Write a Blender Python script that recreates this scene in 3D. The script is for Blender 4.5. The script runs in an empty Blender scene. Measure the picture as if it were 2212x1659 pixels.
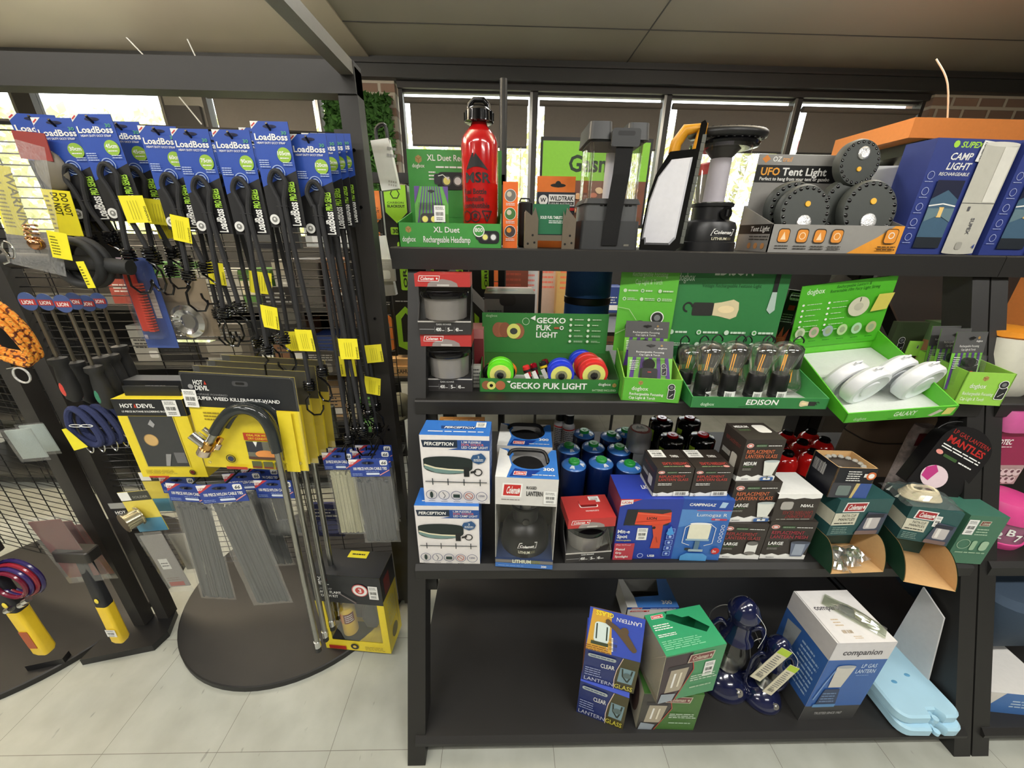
import bpy, math, random
from mathutils import Matrix, Vector
from math import sin, cos, pi, radians
random.seed(7)
S = bpy.context.scene
COL = S.collection
# ---------------------------------------------------------------- camera
CAM_H, FPX, PITCH, YAW, ROLL = 1.55, 800.0, 21.8, 1.4, 0.9
def _cam_axes():
    p, y, r = radians(PITCH), radians(YAW), radians(ROLL)
    f = Vector((sin(y) * cos(p), cos(y) * cos(p), -sin(p)))
    a = Vector((cos(y), -sin(y), 0)); b = a.cross(f)
    return f, a * cos(r) + b * sin(r), b * cos(r) - a * sin(r)
CF, CR, CU = _cam_axes()
cam_data = bpy.data.cameras.new('camera')
cam_data.sensor_width = 36.0
cam_data.lens = 36.0 * FPX / 2212.0
cam_data.clip_start = 0.02
cam = bpy.data.objects.new('camera', cam_data)
COL.objects.link(cam)
cam.matrix_world = Matrix(((CR.x, CU.x, -CF.x, 0), (CR.y, CU.y, -CF.y, 0), (CR.z, CU.z, -CF.z, CAM_H), (0, 0, 0, 1)))
S.camera = cam
# ---------------------------------------------------------------- world, lights, exposure
S.view_settings.view_transform = 'Standard'
S.view_settings.look = 'None'
S.view_settings.gamma = 1.0
S.view_settings.use_curve_mapping = False
S.view_settings.exposure = 0.02
W = bpy.data.worlds.new('daylight'); S.world = W; W.use_nodes = True
nt = W.node_tree; nt.nodes.clear()
bg = nt.nodes.new('ShaderNodeBackground'); wo = nt.nodes.new('ShaderNodeOutputWorld')
bg.inputs[0].default_value = (0.93, 0.97, 1.0, 1); bg.inputs[1].default_value = 4.6
nt.links.new(bg.outputs[0], wo.inputs[0])
def area_light(name, loc, sx, sy, power, col=(1, .97, .91), rot=(0, 0, 0)):
    l = bpy.data.lights.new(name, 'AREA'); l.shape = 'RECTANGLE'; l.size = sx; l.size_y = sy
    l.energy = power; l.color = col
    o = bpy.data.objects.new(name, l); COL.objects.link(o); o.location = loc; o.rotation_euler = rot
    return o
# fluorescent tubes on the shop ceiling (in the aisle, behind and above the photographer, and further back)
for lx in (-2.6, -.75, 1.1, 2.9):
    area_light('aisle_tube_light', (lx, -.35, 2.86), 1.3, .22, 34)
for lx in (-2.2, .1, 2.3):
    area_light('rear_tube_light', (lx, 2.35, 2.86), 1.2, .2, 20)
for lx, ly, pw in ((-2.8, 1.7, 290), (-1.0, 1.4, 80), (1.6, 1.7, 85), (3.6, 1.5, 20)):  # unseen uplights added to brighten the ceiling, no fixtures modelled
    area_light('uplight_of_hanging_tube', (lx, ly, 2.62), 1.2, .1, pw, (1, .93, .82), (pi, 0, 0))
for lx in (-2.4, 1.6):
    area_light('shop_tube_light', (lx, -2.0, 2.86), 1.3, .22, 36)

def at(u, v, x=None, y=None, z=None):
    """world point seen at photo position (u, v), on the plane x=, y= or z="""
    d = CF + CR * ((u - 1106) / FPX) - CU * ((v - 829.5) / FPX)
    if x is not None: t = x / d.x
    elif y is not None: t = y / d.y
    else: t = (z - CAM_H) / d.z
    return Vector((0, 0, CAM_H)) + d * t

# ---------------------------------------------------------------- materials
MATS = {}
def lin(c):
    return tuple((x / 255 / 12.92 if x / 255 <= .04045 else ((x / 255 + .055) / 1.055) ** 2.4) for x in c)
def mat(c, rough=.5, metal=0., kind='paper', name=None, emit=0, alpha=1, coat=0, bump=0, scale=60, var=.06):
    key = (tuple(c), rough, metal, kind, emit, alpha, coat, bump, scale)
    if key in MATS: return MATS[key]
    m = bpy.data.materials.new(name or '%s_%02x%02x%02x' % ((kind,) + tuple(c))); m.use_nodes = True
    n = m.node_tree.nodes; L = m.node_tree.links
    b = n['Principled BSDF']
    col = lin(c) + (1,)
    b.inputs['Roughness'].default_value = rough
    b.inputs['Metallic'].default_value = metal
    if coat: b.inputs['Coat Weight'].default_value = coat; b.inputs['Coat Roughness'].default_value = .08
    tc = n.new('ShaderNodeTexCoord'); no = n.new('ShaderNodeTexNoise')
    no.inputs['Scale'].default_value = scale; no.inputs['Detail'].default_value = 2
    L.new(tc.outputs['Object'], no.inputs['Vector'])
    mx = n.new('ShaderNodeMix'); mx.data_type = 'RGBA'
    mx.inputs['A'].default_value = tuple(x * (1 - var) for x in col[:3]) + (1,)
    mx.inputs['B'].default_value = tuple(min(1, x * (1 + var)) for x in col[:3]) + (1,)
    L.new(no.outputs['Fac'], mx.inputs['Factor']); L.new(mx.outputs['Result'], b.inputs['Base Color'])
    if bump:
        bp = n.new('ShaderNodeBump'); bp.inputs['Strength'].default_value = bump; bp.inputs['Distance'].default_value = .002
        L.new(no.outputs['Fac'], bp.inputs['Height']); L.new(bp.outputs[0], b.inputs['Normal'])
    if emit:
        b.inputs['Emission Color'].default_value = col; b.inputs['Emission Strength'].default_value = emit
    MATS[key] = m
    return m
def clear(name, tint=(255, 255, 255), gloss=.035, rough=.05, haze=0.):
    """thin clear plastic or glass: transparent sheet with a glossy reflection and an optional milky haze"""
    key = ('clear', tint, gloss, rough, haze)
    if key in MATS: return MATS[key]
    m = bpy.data.materials.new(name); m.use_nodes = True
    n = m.node_tree.nodes; L = m.node_tree.links; n.clear()
    o = n.new('ShaderNodeOutputMaterial'); t = n.new('ShaderNodeBsdfTransparent'); g = n.new('ShaderNodeBsdfGlossy')
    t.inputs[0].default_value = lin(tint) + (1,); g.inputs['Roughness'].default_value = rough
    lw = n.new('ShaderNodeLayerWeight'); lw.inputs[0].default_value = .25
    mr = n.new('ShaderNodeMapRange'); mr.inputs['To Min'].default_value = gloss; mr.inputs['To Max'].default_value = .6 if gloss > .02 else .25
    L.new(lw.outputs['Fresnel'], mr.inputs[0])
    mx = n.new('ShaderNodeMixShader'); L.new(mr.outputs[0], mx.inputs[0])
    if haze:
        d = n.new('ShaderNodeBsdfDiffuse'); d.inputs[0].default_value = (.8, .8, .78, 1)
        no = n.new('ShaderNodeTexNoise'); no.inputs['Scale'].default_value = 30
        mm = n.new('ShaderNodeMath'); mm.operation = 'MULTIPLY'; mm.inputs[1].default_value = haze * 2
        L.new(no.outputs['Fac'], mm.inputs[0])
        m2 = n.new('ShaderNodeMixShader'); L.new(mm.outputs[0], m2.inputs[0]); L.new(t.outputs[0], m2.inputs[1]); L.new(d.outputs[0], m2.inputs[2])
        L.new(m2.outputs[0], mx.inputs[1])
    else: L.new(t.outputs[0], mx.inputs[1])
    L.new(g.outputs[0], mx.inputs[2]); L.new(mx.outputs[0], o.inputs[0])
    MATS[key] = m
    return m
def P(r, g, b): return mat((r, g, b), .42, kind='print')
def PL(r, g, b, rough=.35): return mat((r, g, b), rough, kind='plastic')
WH = P(238, 238, 234); BK = P(22, 22, 22); OFF = P(225, 222, 210)
BLACKP = mat((24, 24, 25), .4, kind='black_plastic'); GLOSSK = mat((12, 12, 14), .12, kind='gloss_black')
RUB = mat((34, 35, 36), .7, kind='rubber'); CHROME = mat((215, 215, 215), .15, 1, kind='chrome')
STEEL = mat((165, 165, 160), .32, 1, kind='steel'); WIRE = mat((20, 20, 21), .3, kind='black_wire')
CLEAR = clear('clear_plastic', gloss=.012, rough=.04); GLASS = clear('clear_glass', gloss=.10, rough=.02); FILM = clear('film_bag', gloss=.06, rough=.15, haze=.10)
BLIST = clear('blister_plastic', gloss=.05, rough=.06, haze=.03)

# ---------------------------------------------------------------- mesh builder
EPS = .00025
_glyph = {}
def glyphs(s, bold):
    k = (s, bold)
    if k in _glyph: return _glyph[k]
    c = bpy.data.curves.new('t', 'FONT'); c.body = s; c.size = 1; c.resolution_u = 2; c.offset = min(bold, .026)
    c.fill_mode = 'FRONT'
    o = bpy.data.objects.new('t', c)
    me = bpy.data.meshes.new_from_object(o)
    vs = [(v.co.x, v.co.y) for v in me.vertices]; fs = [tuple(p.vertices) for p in me.polygons]
    # make every face point to +z
    out = []
    for f in fs:
        a = sum(vs[f[i]][0] * vs[f[(i + 1) % len(f)]][1] - vs[f[(i + 1) % len(f)]][0] * vs[f[i]][1] for i in range(len(f)))
        out.append(f if a > 0 else f[::-1])
    bpy.data.objects.remove(o); bpy.data.curves.remove(c); bpy.data.meshes.remove(me)
    x0 = min([v[0] for v in vs] or [0]); x1 = max([v[0] for v in vs] or [1])
    _glyph[k] = (vs, out, x0, x1)
    return _glyph[k]
CAPH = max(v[1] for v in glyphs('H', 0)[0])

class MB:
    def __init__(s): s.v = []; s.f = []; s.mi = []; s.sm = []; s.mats = []; s.M = Matrix()
    def mid(s, m):
        if m not in s.mats: s.mats.append(m)
        return s.mats.index(m)
    def add(s, vs, fs, m, smooth=False, M=None):
        n = len(s.v); X = s.M if M is None else s.M @ M
        s.v += [tuple(X @ Vector(v)) for v in vs]; i = s.mid(m)
        for f in fs: s.f.append(tuple(n + k for k in f)); s.mi.append(i); s.sm.append(smooth)
    def box(s, a, b, m, M=None, mats=None, bev=0):
        (x0, y0, z0), (x1, y1, z1) = a, b
        if bev:
            return s.rbox(a, b, m, bev, M)
        vs = [(x0, y0, z0), (x1, y0, z0), (x1, y1, z0), (x0, y1, z0), (x0, y0, z1), (x1, y0, z1), (x1, y1, z1), (x0, y1, z1)]
        fs = [(0, 1, 5, 4), (1, 2, 6, 5), (2, 3, 7, 6), (3, 0, 4, 7), (4, 5, 6, 7), (3, 2, 1, 0)]
        if mats:
            for f, mm in zip(fs, mats):
                if mm is not None: s.add(vs, [f], mm, False, M)
        else: s.add(vs, fs, m, False, M)
    def rbox(s, a, b, m, r, M=None):
        """box with rounded vertical corners and chamfered top and bottom edges"""
        (x0, y0, z0), (x1, y1, z1) = a, b
        def ring(i, z):
            return [(x, y, z) for x, y in rrect(x0 + i, y0 + i, x1 - i, y1 - i, max(r - i, r * .3), 4)]
        c = r * .4
        s.loft([ring(c, z0), ring(0, z0 + c), ring(0, z1 - c), ring(c, z1)], m, True, M)
    def loft(s, rings, m, smooth=True, M=None, caps=(True, True), closed=True):
        n = len(rings[0]); vs = [p for r in rings for p in r]; fs = []
        for i in range(len(rings) - 1):
            for j in range(n if closed else n - 1):
                k = (j + 1) % n
                fs.append((i * n + j, i * n + k, (i + 1) * n + k, (i + 1) * n + j))
        s.add(vs, fs, m, smooth, M)
        if caps[0]: s.add(list(rings[0])[::-1], [tuple(range(n))], m, False, M)
        if caps[1]: s.add(list(rings[-1]), [tuple(range(n))], m, False, M)
    def lathe(s, prof, m, n=28, M=None, smooth=True, caps=(True, True)):
        rings = [[(r * cos(2 * pi * i / n), r * sin(2 * pi * i / n), z) for i in range(n)] for r, z in prof]
        s.loft(rings, m, smooth, M, caps)
    def cyl(s, p, r, h, m, n=24, M=None, r2=None):
        T = Matrix.Translation(p); T = T if M is None else M @ T
        s.lathe([(r, 0), (r if r2 is None else r2, h)], m, n, T)
    def ball(s, c, r, m, M=None, n=14, k=9):
        if not isinstance(r, (tuple, list)): r = (r, r, r)
        rings = [[(c[0] + r[0] * sin(t) * cos(a), c[1] + r[1] * sin(t) * sin(a), c[2] - r[2] * cos(t)) for a in [2 * pi * i / n for i in range(n)]] for t in [pi * (j + .02) / (k + .04) for j in range(k + 1)]]
        s.loft(rings, m, True, M)
    def tube(s, pts, r, m, n=8, closed=False, M=None, smooth=True, flat=1.):
        pts = [Vector(p) for p in pts]; N = len(pts)
        rr = r if isinstance(r, (list, tuple)) else [r] * N
        tans = []
        for i in range(N):
            a = pts[(i - 1) % N] if (closed or i > 0) else pts[i]; b = pts[(i + 1) % N] if (closed or i < N - 1) else pts[i]
            t = (b - a); tans.append(t.normalized() if t.length > 1e-9 else Vector((0, 0, 1)))
        up = Vector((0, 0, 1)) if abs(tans[0].z) < .9 else Vector((0, 1, 0))
        u = tans[0].cross(up).normalized(); rings = []
        for i in range(N):
            t = tans[i]; u = (u - t * u.dot(t)); u = u.normalized() if u.length > 1e-6 else t.orthogonal().normalized()
            w = t.cross(u)
            rings.append([tuple(pts[i] + (u * cos(2 * pi * k / n) + w * sin(2 * pi * k / n) * flat) * rr[i]) for k in range(n)])
        if closed: rings.append(rings[0])
        s.loft(rings, m, smooth, M, caps=(not closed, not closed))
    def prism(s, pts, z0, z1, m, M=None, smooth=False, side=None):
        """2D outline (x, y), counter-clockwise, extruded from z0 to z1"""
        s.loft([[(x, y, z0) for x, y in pts], [(x, y, z1) for x, y in pts]], side or m, smooth, M, caps=(False, False))
        n = len(pts)
        s.add([(x, y, z1) for x, y in pts], [tuple(range(n))], m, False, M)
        s.add([(x, y, z0) for x, y in pts], [tuple(range(n))[::-1]], m, False, M)
    def face(s, side, a, b, flip=False):
        (x0, y0, z0), (x1, y1, z1) = a, b
        X, Y, Z = Vector((1, 0, 0)), Vector((0, 1, 0)), Vector((0, 0, 1))
        o, u, v, w, h = {'front': ((x0, y0, z0), X, Z, x1 - x0, z1 - z0), 'back': ((x1, y1, z0), -X, Z, x1 - x0, z1 - z0),
                         'right': ((x1, y0, z0), Y, Z, y1 - y0, z1 - z0), 'left': ((x0, y1, z0), -Y, Z, y1 - y0, z1 - z0),
                         'top': ((x0, y0, z1), X, Y, x1 - x0, y1 - y0)}[side]
        o = Vector(o)
        if flip: o = o + u * w + v * h; u = -u; v = -v
        return Panel(s, o, u, v, w, h)
    def build(s, name, parent=None, M=None, label=None, cat=None, group=None, kind=None):
        me = bpy.data.meshes.new(name)
        me.from_pydata(s.v, [], s.f)
        for m in s.mats: me.materials.append(m)
        me.polygons.foreach_set('material_index', s.mi); me.polygons.foreach_set('use_smooth', s.sm)
        if any(s.sm): me.set_sharp_from_angle(angle=radians(40))
        me.update()
        o = bpy.data.objects.new(name, me); COL.objects.link(o)
        if parent: o.parent = parent
        if M is not None: o.matrix_world = M
        tag(o, label, cat, group, kind)
        return o
def tag(o, label=None, cat=None, group=None, kind=None):
    if label: o['label'] = label
    if cat: o['category'] = cat
    if group: o['group'] = group
    if kind: o['kind'] = kind
    return o
def thing(name, label, cat, M=None, group=None):
    o = bpy.data.objects.new(name, None); COL.objects.link(o); o.empty_display_size = .03
    if M is not None: o.matrix_world = M
    return tag(o, label, cat, group)
def part(mb, name, parent, label=None):
    return mb.build(name, parent=parent, label=label)
def copy_tree(o, parent=None):
    c = o.copy(); COL.objects.link(c)
    if parent: c.parent = parent
    for ch in list(o.children): copy_tree(ch, c)
    return c
def struct(name, mb, label=None): return mb.build(name, kind='structure', label=label)
def rrect(x0, y0, x1, y1, r, n=5):
    pts = []
    for cx, cy, a0 in ((x1 - r, y0 + r, -90), (x1 - r, y1 - r, 0), (x0 + r, y1 - r, 90), (x0 + r, y0 + r, 180)):
        for i in range(n + 1):
            a = radians(a0 + 90 * i / n); pts.append((cx + r * cos(a), cy + r * sin(a)))
    return pts
def arc(cx, cy, r, a0, a1, n=12):
    return [(cx + r * cos(radians(a0 + (a1 - a0) * i / n)), cy + r * sin(radians(a0 + (a1 - a0) * i / n))) for i in range(n + 1)]
def smooth_path(pts, n=6, closed=False):
    """Catmull-Rom through the points"""
    pts = [Vector(p) for p in pts]; N = len(pts); out = []
    for i in range(N if closed else N - 1):
        p0 = pts[(i - 1) % N] if closed or i > 0 else pts[0]; p1 = pts[i]; p2 = pts[(i + 1) % N]
        p3 = pts[(i + 2) % N] if closed or i < N - 2 else pts[-1]
        for k in range(n):
            t = k / n
            out.append(.5 * ((2 * p1) + (p2 - p0) * t + (2 * p0 - 5 * p1 + 4 * p2 - p3) * t * t + (3 * p1 - p0 - 3 * p2 + p3) * t ** 3))
    if not closed: out.append(pts[-1])
    return out

class Panel:
    """2D artwork printed on a face; coordinates are fractions of the face's width and height"""
    def __init__(s, mb, o, u, v, W, H, warp=None):
        s.mb = mb; s.o = Vector(o); s.u = Vector(u); s.v = Vector(v); s.n = s.u.cross(s.v).normalized(); s.W = W; s.H = H; s.k = 1; s.warp = warp
    def pt(s, x, y):
        X, Y, e = x * s.W, y * s.H, s.k * EPS
        if s.warp: return s.warp(X, Y, e)
        return s.o + s.u * X + s.v * Y + s.n * e
    def sub(s, x0, y0, x1, y1):
        q = Panel(s.mb, s.o + s.u * x0 * s.W + s.v * y0 * s.H, s.u, s.v, (x1 - x0) * s.W, (y1 - y0) * s.H); q.k = s.k; return q
    def poly(s, pts, m):
        a = sum(pts[i][0] * pts[(i + 1) % len(pts)][1] - pts[(i + 1) % len(pts)][0] * pts[i][1] for i in range(len(pts)))
        if a < 0: pts = pts[::-1]
        s.mb.add([s.pt(*p) for p in pts], [tuple(range(len(pts)))], m); s.k += 1; return s
    def rect(s, x0, y0, x1, y1, m, bump=True):
        nx = 1 if not s.warp else max(1, int(abs(x1 - x0) * s.W / .006))
        for i in range(nx):
            a = x0 + (x1 - x0) * i / nx; b = x0 + (x1 - x0) * (i + 1) / nx
            s.mb.add([s.pt(a, y0), s.pt(b, y0), s.pt(b, y1), s.pt(a, y1)], [(0, 1, 2, 3)], m)
        if bump: s.k += 1
        return s
    def circ(s, cx, cy, r, m, n=24, ry=None):
        """r is a fraction of the height"""
        rx = r * s.H / s.W; ry = r if ry is None else ry
        return s.poly([(cx + rx * cos(2 * pi * i / n), cy + ry * sin(2 * pi * i / n)) for i in range(n)], m)
    def ell(s, cx, cy, rx, ry, m, n=24):
        return s.poly([(cx + rx * cos(2 * pi * i / n), cy + ry * sin(2 * pi * i / n)) for i in range(n)], m)
    def ring(s, cx, cy, r, w, m, n=24, a0=0, a1=360):
        k = s.H / s.W
        for i in range(n):
            a = radians(a0 + (a1 - a0) * i / n); b = radians(a0 + (a1 - a0) * (i + 1) / n)
            s.mb.add([s.pt(cx + k * (r - w) * cos(a), cy + (r - w) * sin(a)), s.pt(cx + k * r * cos(a), cy + r * sin(a)),
                      s.pt(cx + k * r * cos(b), cy + r * sin(b)), s.pt(cx + k * (r - w) * cos(b), cy + (r - w) * sin(b))], [(0, 1, 2, 3)], m)
        s.k += 1; return s
    def rr(s, x0, y0, x1, y1, r, m):
        """rounded rectangle, r as a fraction of the height"""
        k = s.W / s.H
        return s.poly([(x / k, y) for x, y in rrect(x0 * k, y0, x1 * k, y1, r, 4)], m)
    def line(s, pts, w, m):
        """polyline, w as a fraction of the height"""
        k = s.W / s.H
        for (ax, ay), (bx, by) in zip(pts[:-1], pts[1:]):
            dx, dy = (bx - ax) * k, by - ay; l = math.hypot(dx, dy) or 1; px, py = -dy / l * w / 2, dx / l * w / 2
            s.mb.add([s.pt(ax - px / k, ay - py), s.pt(bx - px / k, by - py), s.pt(bx + px / k, by + py), s.pt(ax + px / k, ay + py)], [(0, 1, 2, 3)], m)
        s.k += 1; return s
    def lines(s, x0, y0, x1, y1, n, m, fill=.4, seed=1):
        """blocks of print too fine to read"""
        rnd = random.Random(seed * 31 + n)
        for i in range(n):
            y = y1 - (i + .5) * (y1 - y0) / n; h = (y1 - y0) / n * fill / 2; x = x0; e = x1 - (x1 - x0) * rnd.choice((0, 0, .1, .3)); a = x0
            while a < e - 1e-6:
                b = min(e, a + (x1 - x0) * rnd.uniform(.1, .28)); s.rect(a, y - h, b, y + h, m, False); a = b + (x1 - x0) * .03
        s.k += 1; return s
    def barcode(s, x0, y0, x1, y1, m, n=14, seed=3):
        rnd = random.Random(seed); x = x0
        st = (x1 - x0) / n
        for i in range(n):
            s.rect(x0 + i * st, y0, x0 + i * st + st * rnd.uniform(.25, .75), y1, m, False)
        s.k += 1; return s
    def text(s, t, x, y, h, m, w=None, al='L', bold=0., shear=0., rot=0., maxw=None, sp=1.):
        vs, fs, x0, x1 = glyphs(t, bold)
        sc = h * s.H / CAPH; sx = sc * sp
        if w: sx = w * s.W / (x1 - x0)
        elif maxw and (x1 - x0) * sx > maxw * s.W: sx = maxw * s.W / (x1 - x0)
        wd = (x1 - x0) * sx; ox = {'L': 0, 'C': -wd / 2, 'R': -wd}[al]; c, d = cos(radians(rot)), sin(radians(rot))
        out = []
        for vx, vy in vs:
            X = (vx - x0) * sx + ox + vy * sc * shear; Y = vy * sc
            out.append(s.pt(x + (X * c - Y * d) / s.W, y + (X * d + Y * c) / s.H))
        s.mb.add(out, fs, m); s.k += 1; return s
def cylpanel(mb, r, z0, H, ang, a_c=0., cx=0., cy=0., rfun=None):
    """panel wrapped on a vertical cylinder; ang = its angular width, centred on a_c (0 = -y side)"""
    Wd = r * ang
    def wp(X, Y, e):
        a = a_c + (X - Wd / 2) / r; R = (rfun(z0 + Y) if rfun else r) + e + .0010
        return Vector((cx + R * sin(a), cy - R * cos(a), z0 + Y))
    return Panel(mb, (0, 0, 0), (1, 0, 0), (0, 0, 1), Wd, H, wp)
def fr(z, L, R, T=None, dy=0.):
    """frame standing on height z: origin under photo point L, x axis towards R, y away from the aisle; also width and height"""
    a = at(*L, z=z); b = at(*R, z=z); x = (b - a); w = x.length; x.normalize(); y = Vector((0, 0, 1)).cross(x)
    M = Matrix(((x.x, y.x, 0, a.x), (x.y, y.y, 0, a.y), (0, 0, 1, z), (0, 0, 0, 1)))
    h = at(*T, y=a.y).z - z if T else 0
    return M, w, h
def fy(z, L, R, T, y, y2=None):
    """as fr, but with the distance of the front edge given (for things whose foot is seen edge-on)"""
    a = at(*L, y=y); b = at(*R, y=y if y2 is None else y2); a.z = b.z = z; x = b - a; w = x.length; x.normalize(); q = Vector((0, 0, 1)).cross(x)
    M = Matrix(((x.x, q.x, 0, a.x), (x.y, q.y, 0, a.y), (0, 0, 1, z), (0, 0, 0, 1)))
    return M, w, at(*T, y=a.y).z - z
def TR(x=0, y=0, z=0): return Matrix.Translation((x, y, z))
def RZ(a): return Matrix.Rotation(radians(a), 4, 'Z')
def RX(a): return Matrix.Rotation(radians(a), 4, 'X')
def RY(a): return Matrix.Rotation(radians(a), 4, 'Y')
def quadface(mb, a, b, c, d, m): mb.add([a, b, c, d], [(0, 1, 2, 3)], m)
def price(root, mb_or_none, o, u, v, w, h, flip=False):
    """white price sticker as a part of its own"""
    b = MB(); o, u, v = Vector(o), Vector(u).normalized(), Vector(v).normalized(); n = u.cross(v).normalized()
    t = .0022
    q = [o + n * t, o + u * w + n * t, o + u * w + v * h + n * t, o + v * h + n * t]
    b.add([tuple(x) for x in q], [(0, 1, 2, 3)], WH)
    b.add([tuple(x - n * .0006) for x in q], [(3, 2, 1, 0)], WH)
    p = Panel(b, o + n * t, u, v, w, h)
    p.lines(.12, .72, .88, .93, 3, P(90, 90, 90)); p.barcode(.15, .38, .85, .6, P(60, 60, 60)); p.lines(.2, .1, .8, .3, 2, P(90, 90, 90))
    host = next((c for c in root.children if c.name.split('.')[0] in ('carton', 'card', 'yellow_grip')), root)
    return part(b, 'price_sticker', host)
# ================================================================ the room
SILL, HEAD, CEIL, WY = .95, 2.72, 2.9, 4.0
def floor_mat():
    m = bpy.data.materials.new('vinyl_floor'); m.use_nodes = True; n = m.node_tree.nodes; L = m.node_tree.links; b = n['Principled BSDF']
    tc = n.new('ShaderNodeTexCoord'); mp = n.new('ShaderNodeMapping'); mp.inputs['Location'].default_value = (.19, .04, 0)
    br = n.new('ShaderNodeTexBrick'); br.offset = 0; br.inputs['Scale'].default_value = 1; br.inputs['Brick Width'].default_value = .36
    br.inputs['Row Height'].default_value = .36; br.inputs['Mortar Size'].default_value = .0009; br.inputs['Mortar Smooth'].default_value = .3
    c = lin((176, 178, 168)) + (1,); c2 = lin((170, 173, 164)) + (1,)
    br.inputs['Color1'].default_value = c; br.inputs['Color2'].default_value = c2; br.inputs['Mortar'].default_value = lin((112, 110, 100)) + (1,)
    L.new(tc.outputs['Object'], mp.inputs[0]); L.new(mp.outputs[0], br.inputs[0])
    no = n.new('ShaderNodeTexNoise'); no.inputs['Scale'].default_value = 7; no.inputs['Detail'].default_value = 5; L.new(tc.outputs['Object'], no.inputs[0])
    rp = n.new('ShaderNodeValToRGB'); rp.color_ramp.elements[0].position = .3; rp.color_ramp.elements[1].position = .65
    rp.color_ramp.elements[0].color = (.80, .80, .78, 1); rp.color_ramp.elements[1].color = (1, 1, 1, 1); L.new(no.outputs[0], rp.inputs[0])
    n2 = n.new('ShaderNodeTexNoise'); n2.inputs['Scale'].default_value = 45; n2.inputs['Detail'].default_value = 2
    mp2 = n.new('ShaderNodeMapping'); mp2.inputs['Scale'].default_value = (1, .35, 1); L.new(tc.outputs['Object'], mp2.inputs[0]); L.new(mp2.outputs[0], n2.inputs[0])
    r2 = n.new('ShaderNodeValToRGB'); r2.color_ramp.elements[0].position = .24; r2.color_ramp.elements[1].position = .30
    r2.color_ramp.elements[0].color = (.55, .55, .55, 1); r2.color_ramp.elements[1].color = (1, 1, 1, 1); L.new(n2.outputs[0], r2.inputs[0])
    m1 = n.new('ShaderNodeMix'); m1.data_type = 'RGBA'; m1.blend_type = 'MULTIPLY'; m1.inputs['Factor'].default_value = 1
    L.new(br.outputs[0], m1.inputs['A']); L.new(rp.outputs[0], m1.inputs['B'])
    m2 = n.new('ShaderNodeMix'); m2.data_type = 'RGBA'; m2.blend_type = 'MULTIPLY'; m2.inputs['Factor'].default_value = .7
    L.new(m1.outputs['Result'], m2.inputs['A']); L.new(r2.outputs[0], m2.inputs['B'])
    L.new(m2.outputs['Result'], b.inputs['Base Color']); b.inputs['Roughness'].default_value = .42
    return m
def brick_mat():
    m = bpy.data.materials.new('painted_brick'); m.use_nodes = True; n = m.node_tree.nodes; L = m.node_tree.links; b = n['Principled BSDF']
    tc = n.new('ShaderNodeTexCoord'); mp = n.new('ShaderNodeMapping'); mp.inputs['Rotation'].default_value = (radians(90), 0, 0)
    br = n.new('ShaderNodeTexBrick'); br.inputs['Scale'].default_value = 1; br.inputs['Brick Width'].default_value = .24; br.inputs['Row Height'].default_value = .086
    br.inputs['Mortar Size'].default_value = .016; br.inputs['Mortar Smooth'].default_value = .4
    br.inputs['Color1'].default_value = lin((158, 128, 108)) + (1,); br.inputs['Color2'].default_value = lin((128, 104, 90)) + (1,); br.inputs['Mortar'].default_value = lin((196, 186, 168)) + (1,)
    L.new(tc.outputs['Object'], mp.inputs[0]); L.new(mp.outputs[0], br.inputs[0]); L.new(br.outputs[0], b.inputs['Base Color'])
    bp = n.new('ShaderNodeBump'); bp.inputs['Strength'].default_value = .6; bp.inputs['Distance'].default_value = .01; bp.invert = True
    L.new(br.outputs['Fac'], bp.inputs['Height']); L.new(bp.outputs[0], b.inputs['Normal']); b.inputs['Roughness'].default_value = .85
    return m
FLOORM, BRICK = floor_mat(), brick_mat()
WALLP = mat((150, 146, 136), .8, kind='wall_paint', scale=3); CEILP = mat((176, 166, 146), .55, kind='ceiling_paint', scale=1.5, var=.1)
CEIL_SHADE = mat((132, 126, 112), .6, kind='dark_ceiling_paint', scale=1.5, var=.1)  # darker colour paints in the shade over the right part of the ceiling
FRAMEP = mat((52, 50, 48), .5, kind='frame_paint'); BEAMP = mat((48, 48, 46), .5, kind='beam_paint', scale=8)
WOODK = mat((31, 30, 29), .5, kind='black_painted_wood', scale=14, bump=.15, var=.12)
ALU = mat((150, 148, 142), .3, .8, kind='aluminium'); BLIND = mat((112, 106, 97), .8, kind='blind_cloth')
b = MB(); b.box((-6, -4, -.1), (7, 4.2, 0), FLOORM); struct('floor', b)
b = MB(); b.box((-1.12, -4, CEIL), (7, 4.2, CEIL + .1), CEIL_SHADE)
for y in (.9, 2.1, 3.3): b.box((-1.12, y - .004, CEIL - .003), (7, y + .004, CEIL), FRAMEP)
b.box((1.0, -4, CEIL - .003), (1.008, 4.2, CEIL), FRAMEP); struct('ceiling', b)
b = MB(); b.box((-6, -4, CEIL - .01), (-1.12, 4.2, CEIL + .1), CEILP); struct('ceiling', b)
b = MB(); b.box((-6.1, -4, 0), (-6, 4.2, CEIL), WALLP); struct('wall_left', b)
b = MB(); b.box((7, -4, 0), (7.1, 4.2, CEIL), WALLP); struct('wall_right', b)
b = MB(); b.box((-6, -4.1, 0), (7, -4, CEIL), WALLP); struct('wall_rear', b)
b = MB()
b.box((-6, WY, 0), (7, WY + .15, SILL), BRICK); b.box((-6, WY, HEAD + .04), (7, WY + .15, CEIL), FRAMEP)
b.box((-1.56, WY - .1, SILL), (-.95, WY + .15, HEAD + .04), BRICK); b.box((3.78, WY - .1, SILL), (7, WY + .15, HEAD + .04), BRICK)
struct('wall_back', b)
b = MB(); b.box((-6, 3.82, 2.76), (7, 3.99, CEIL), BEAMP); b.box((-6, 3.80, 2.85), (7, 3.82, 2.865), FRAMEP); struct('trim_1', b, 'dark grey bulkhead beam running above the windows')
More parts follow.
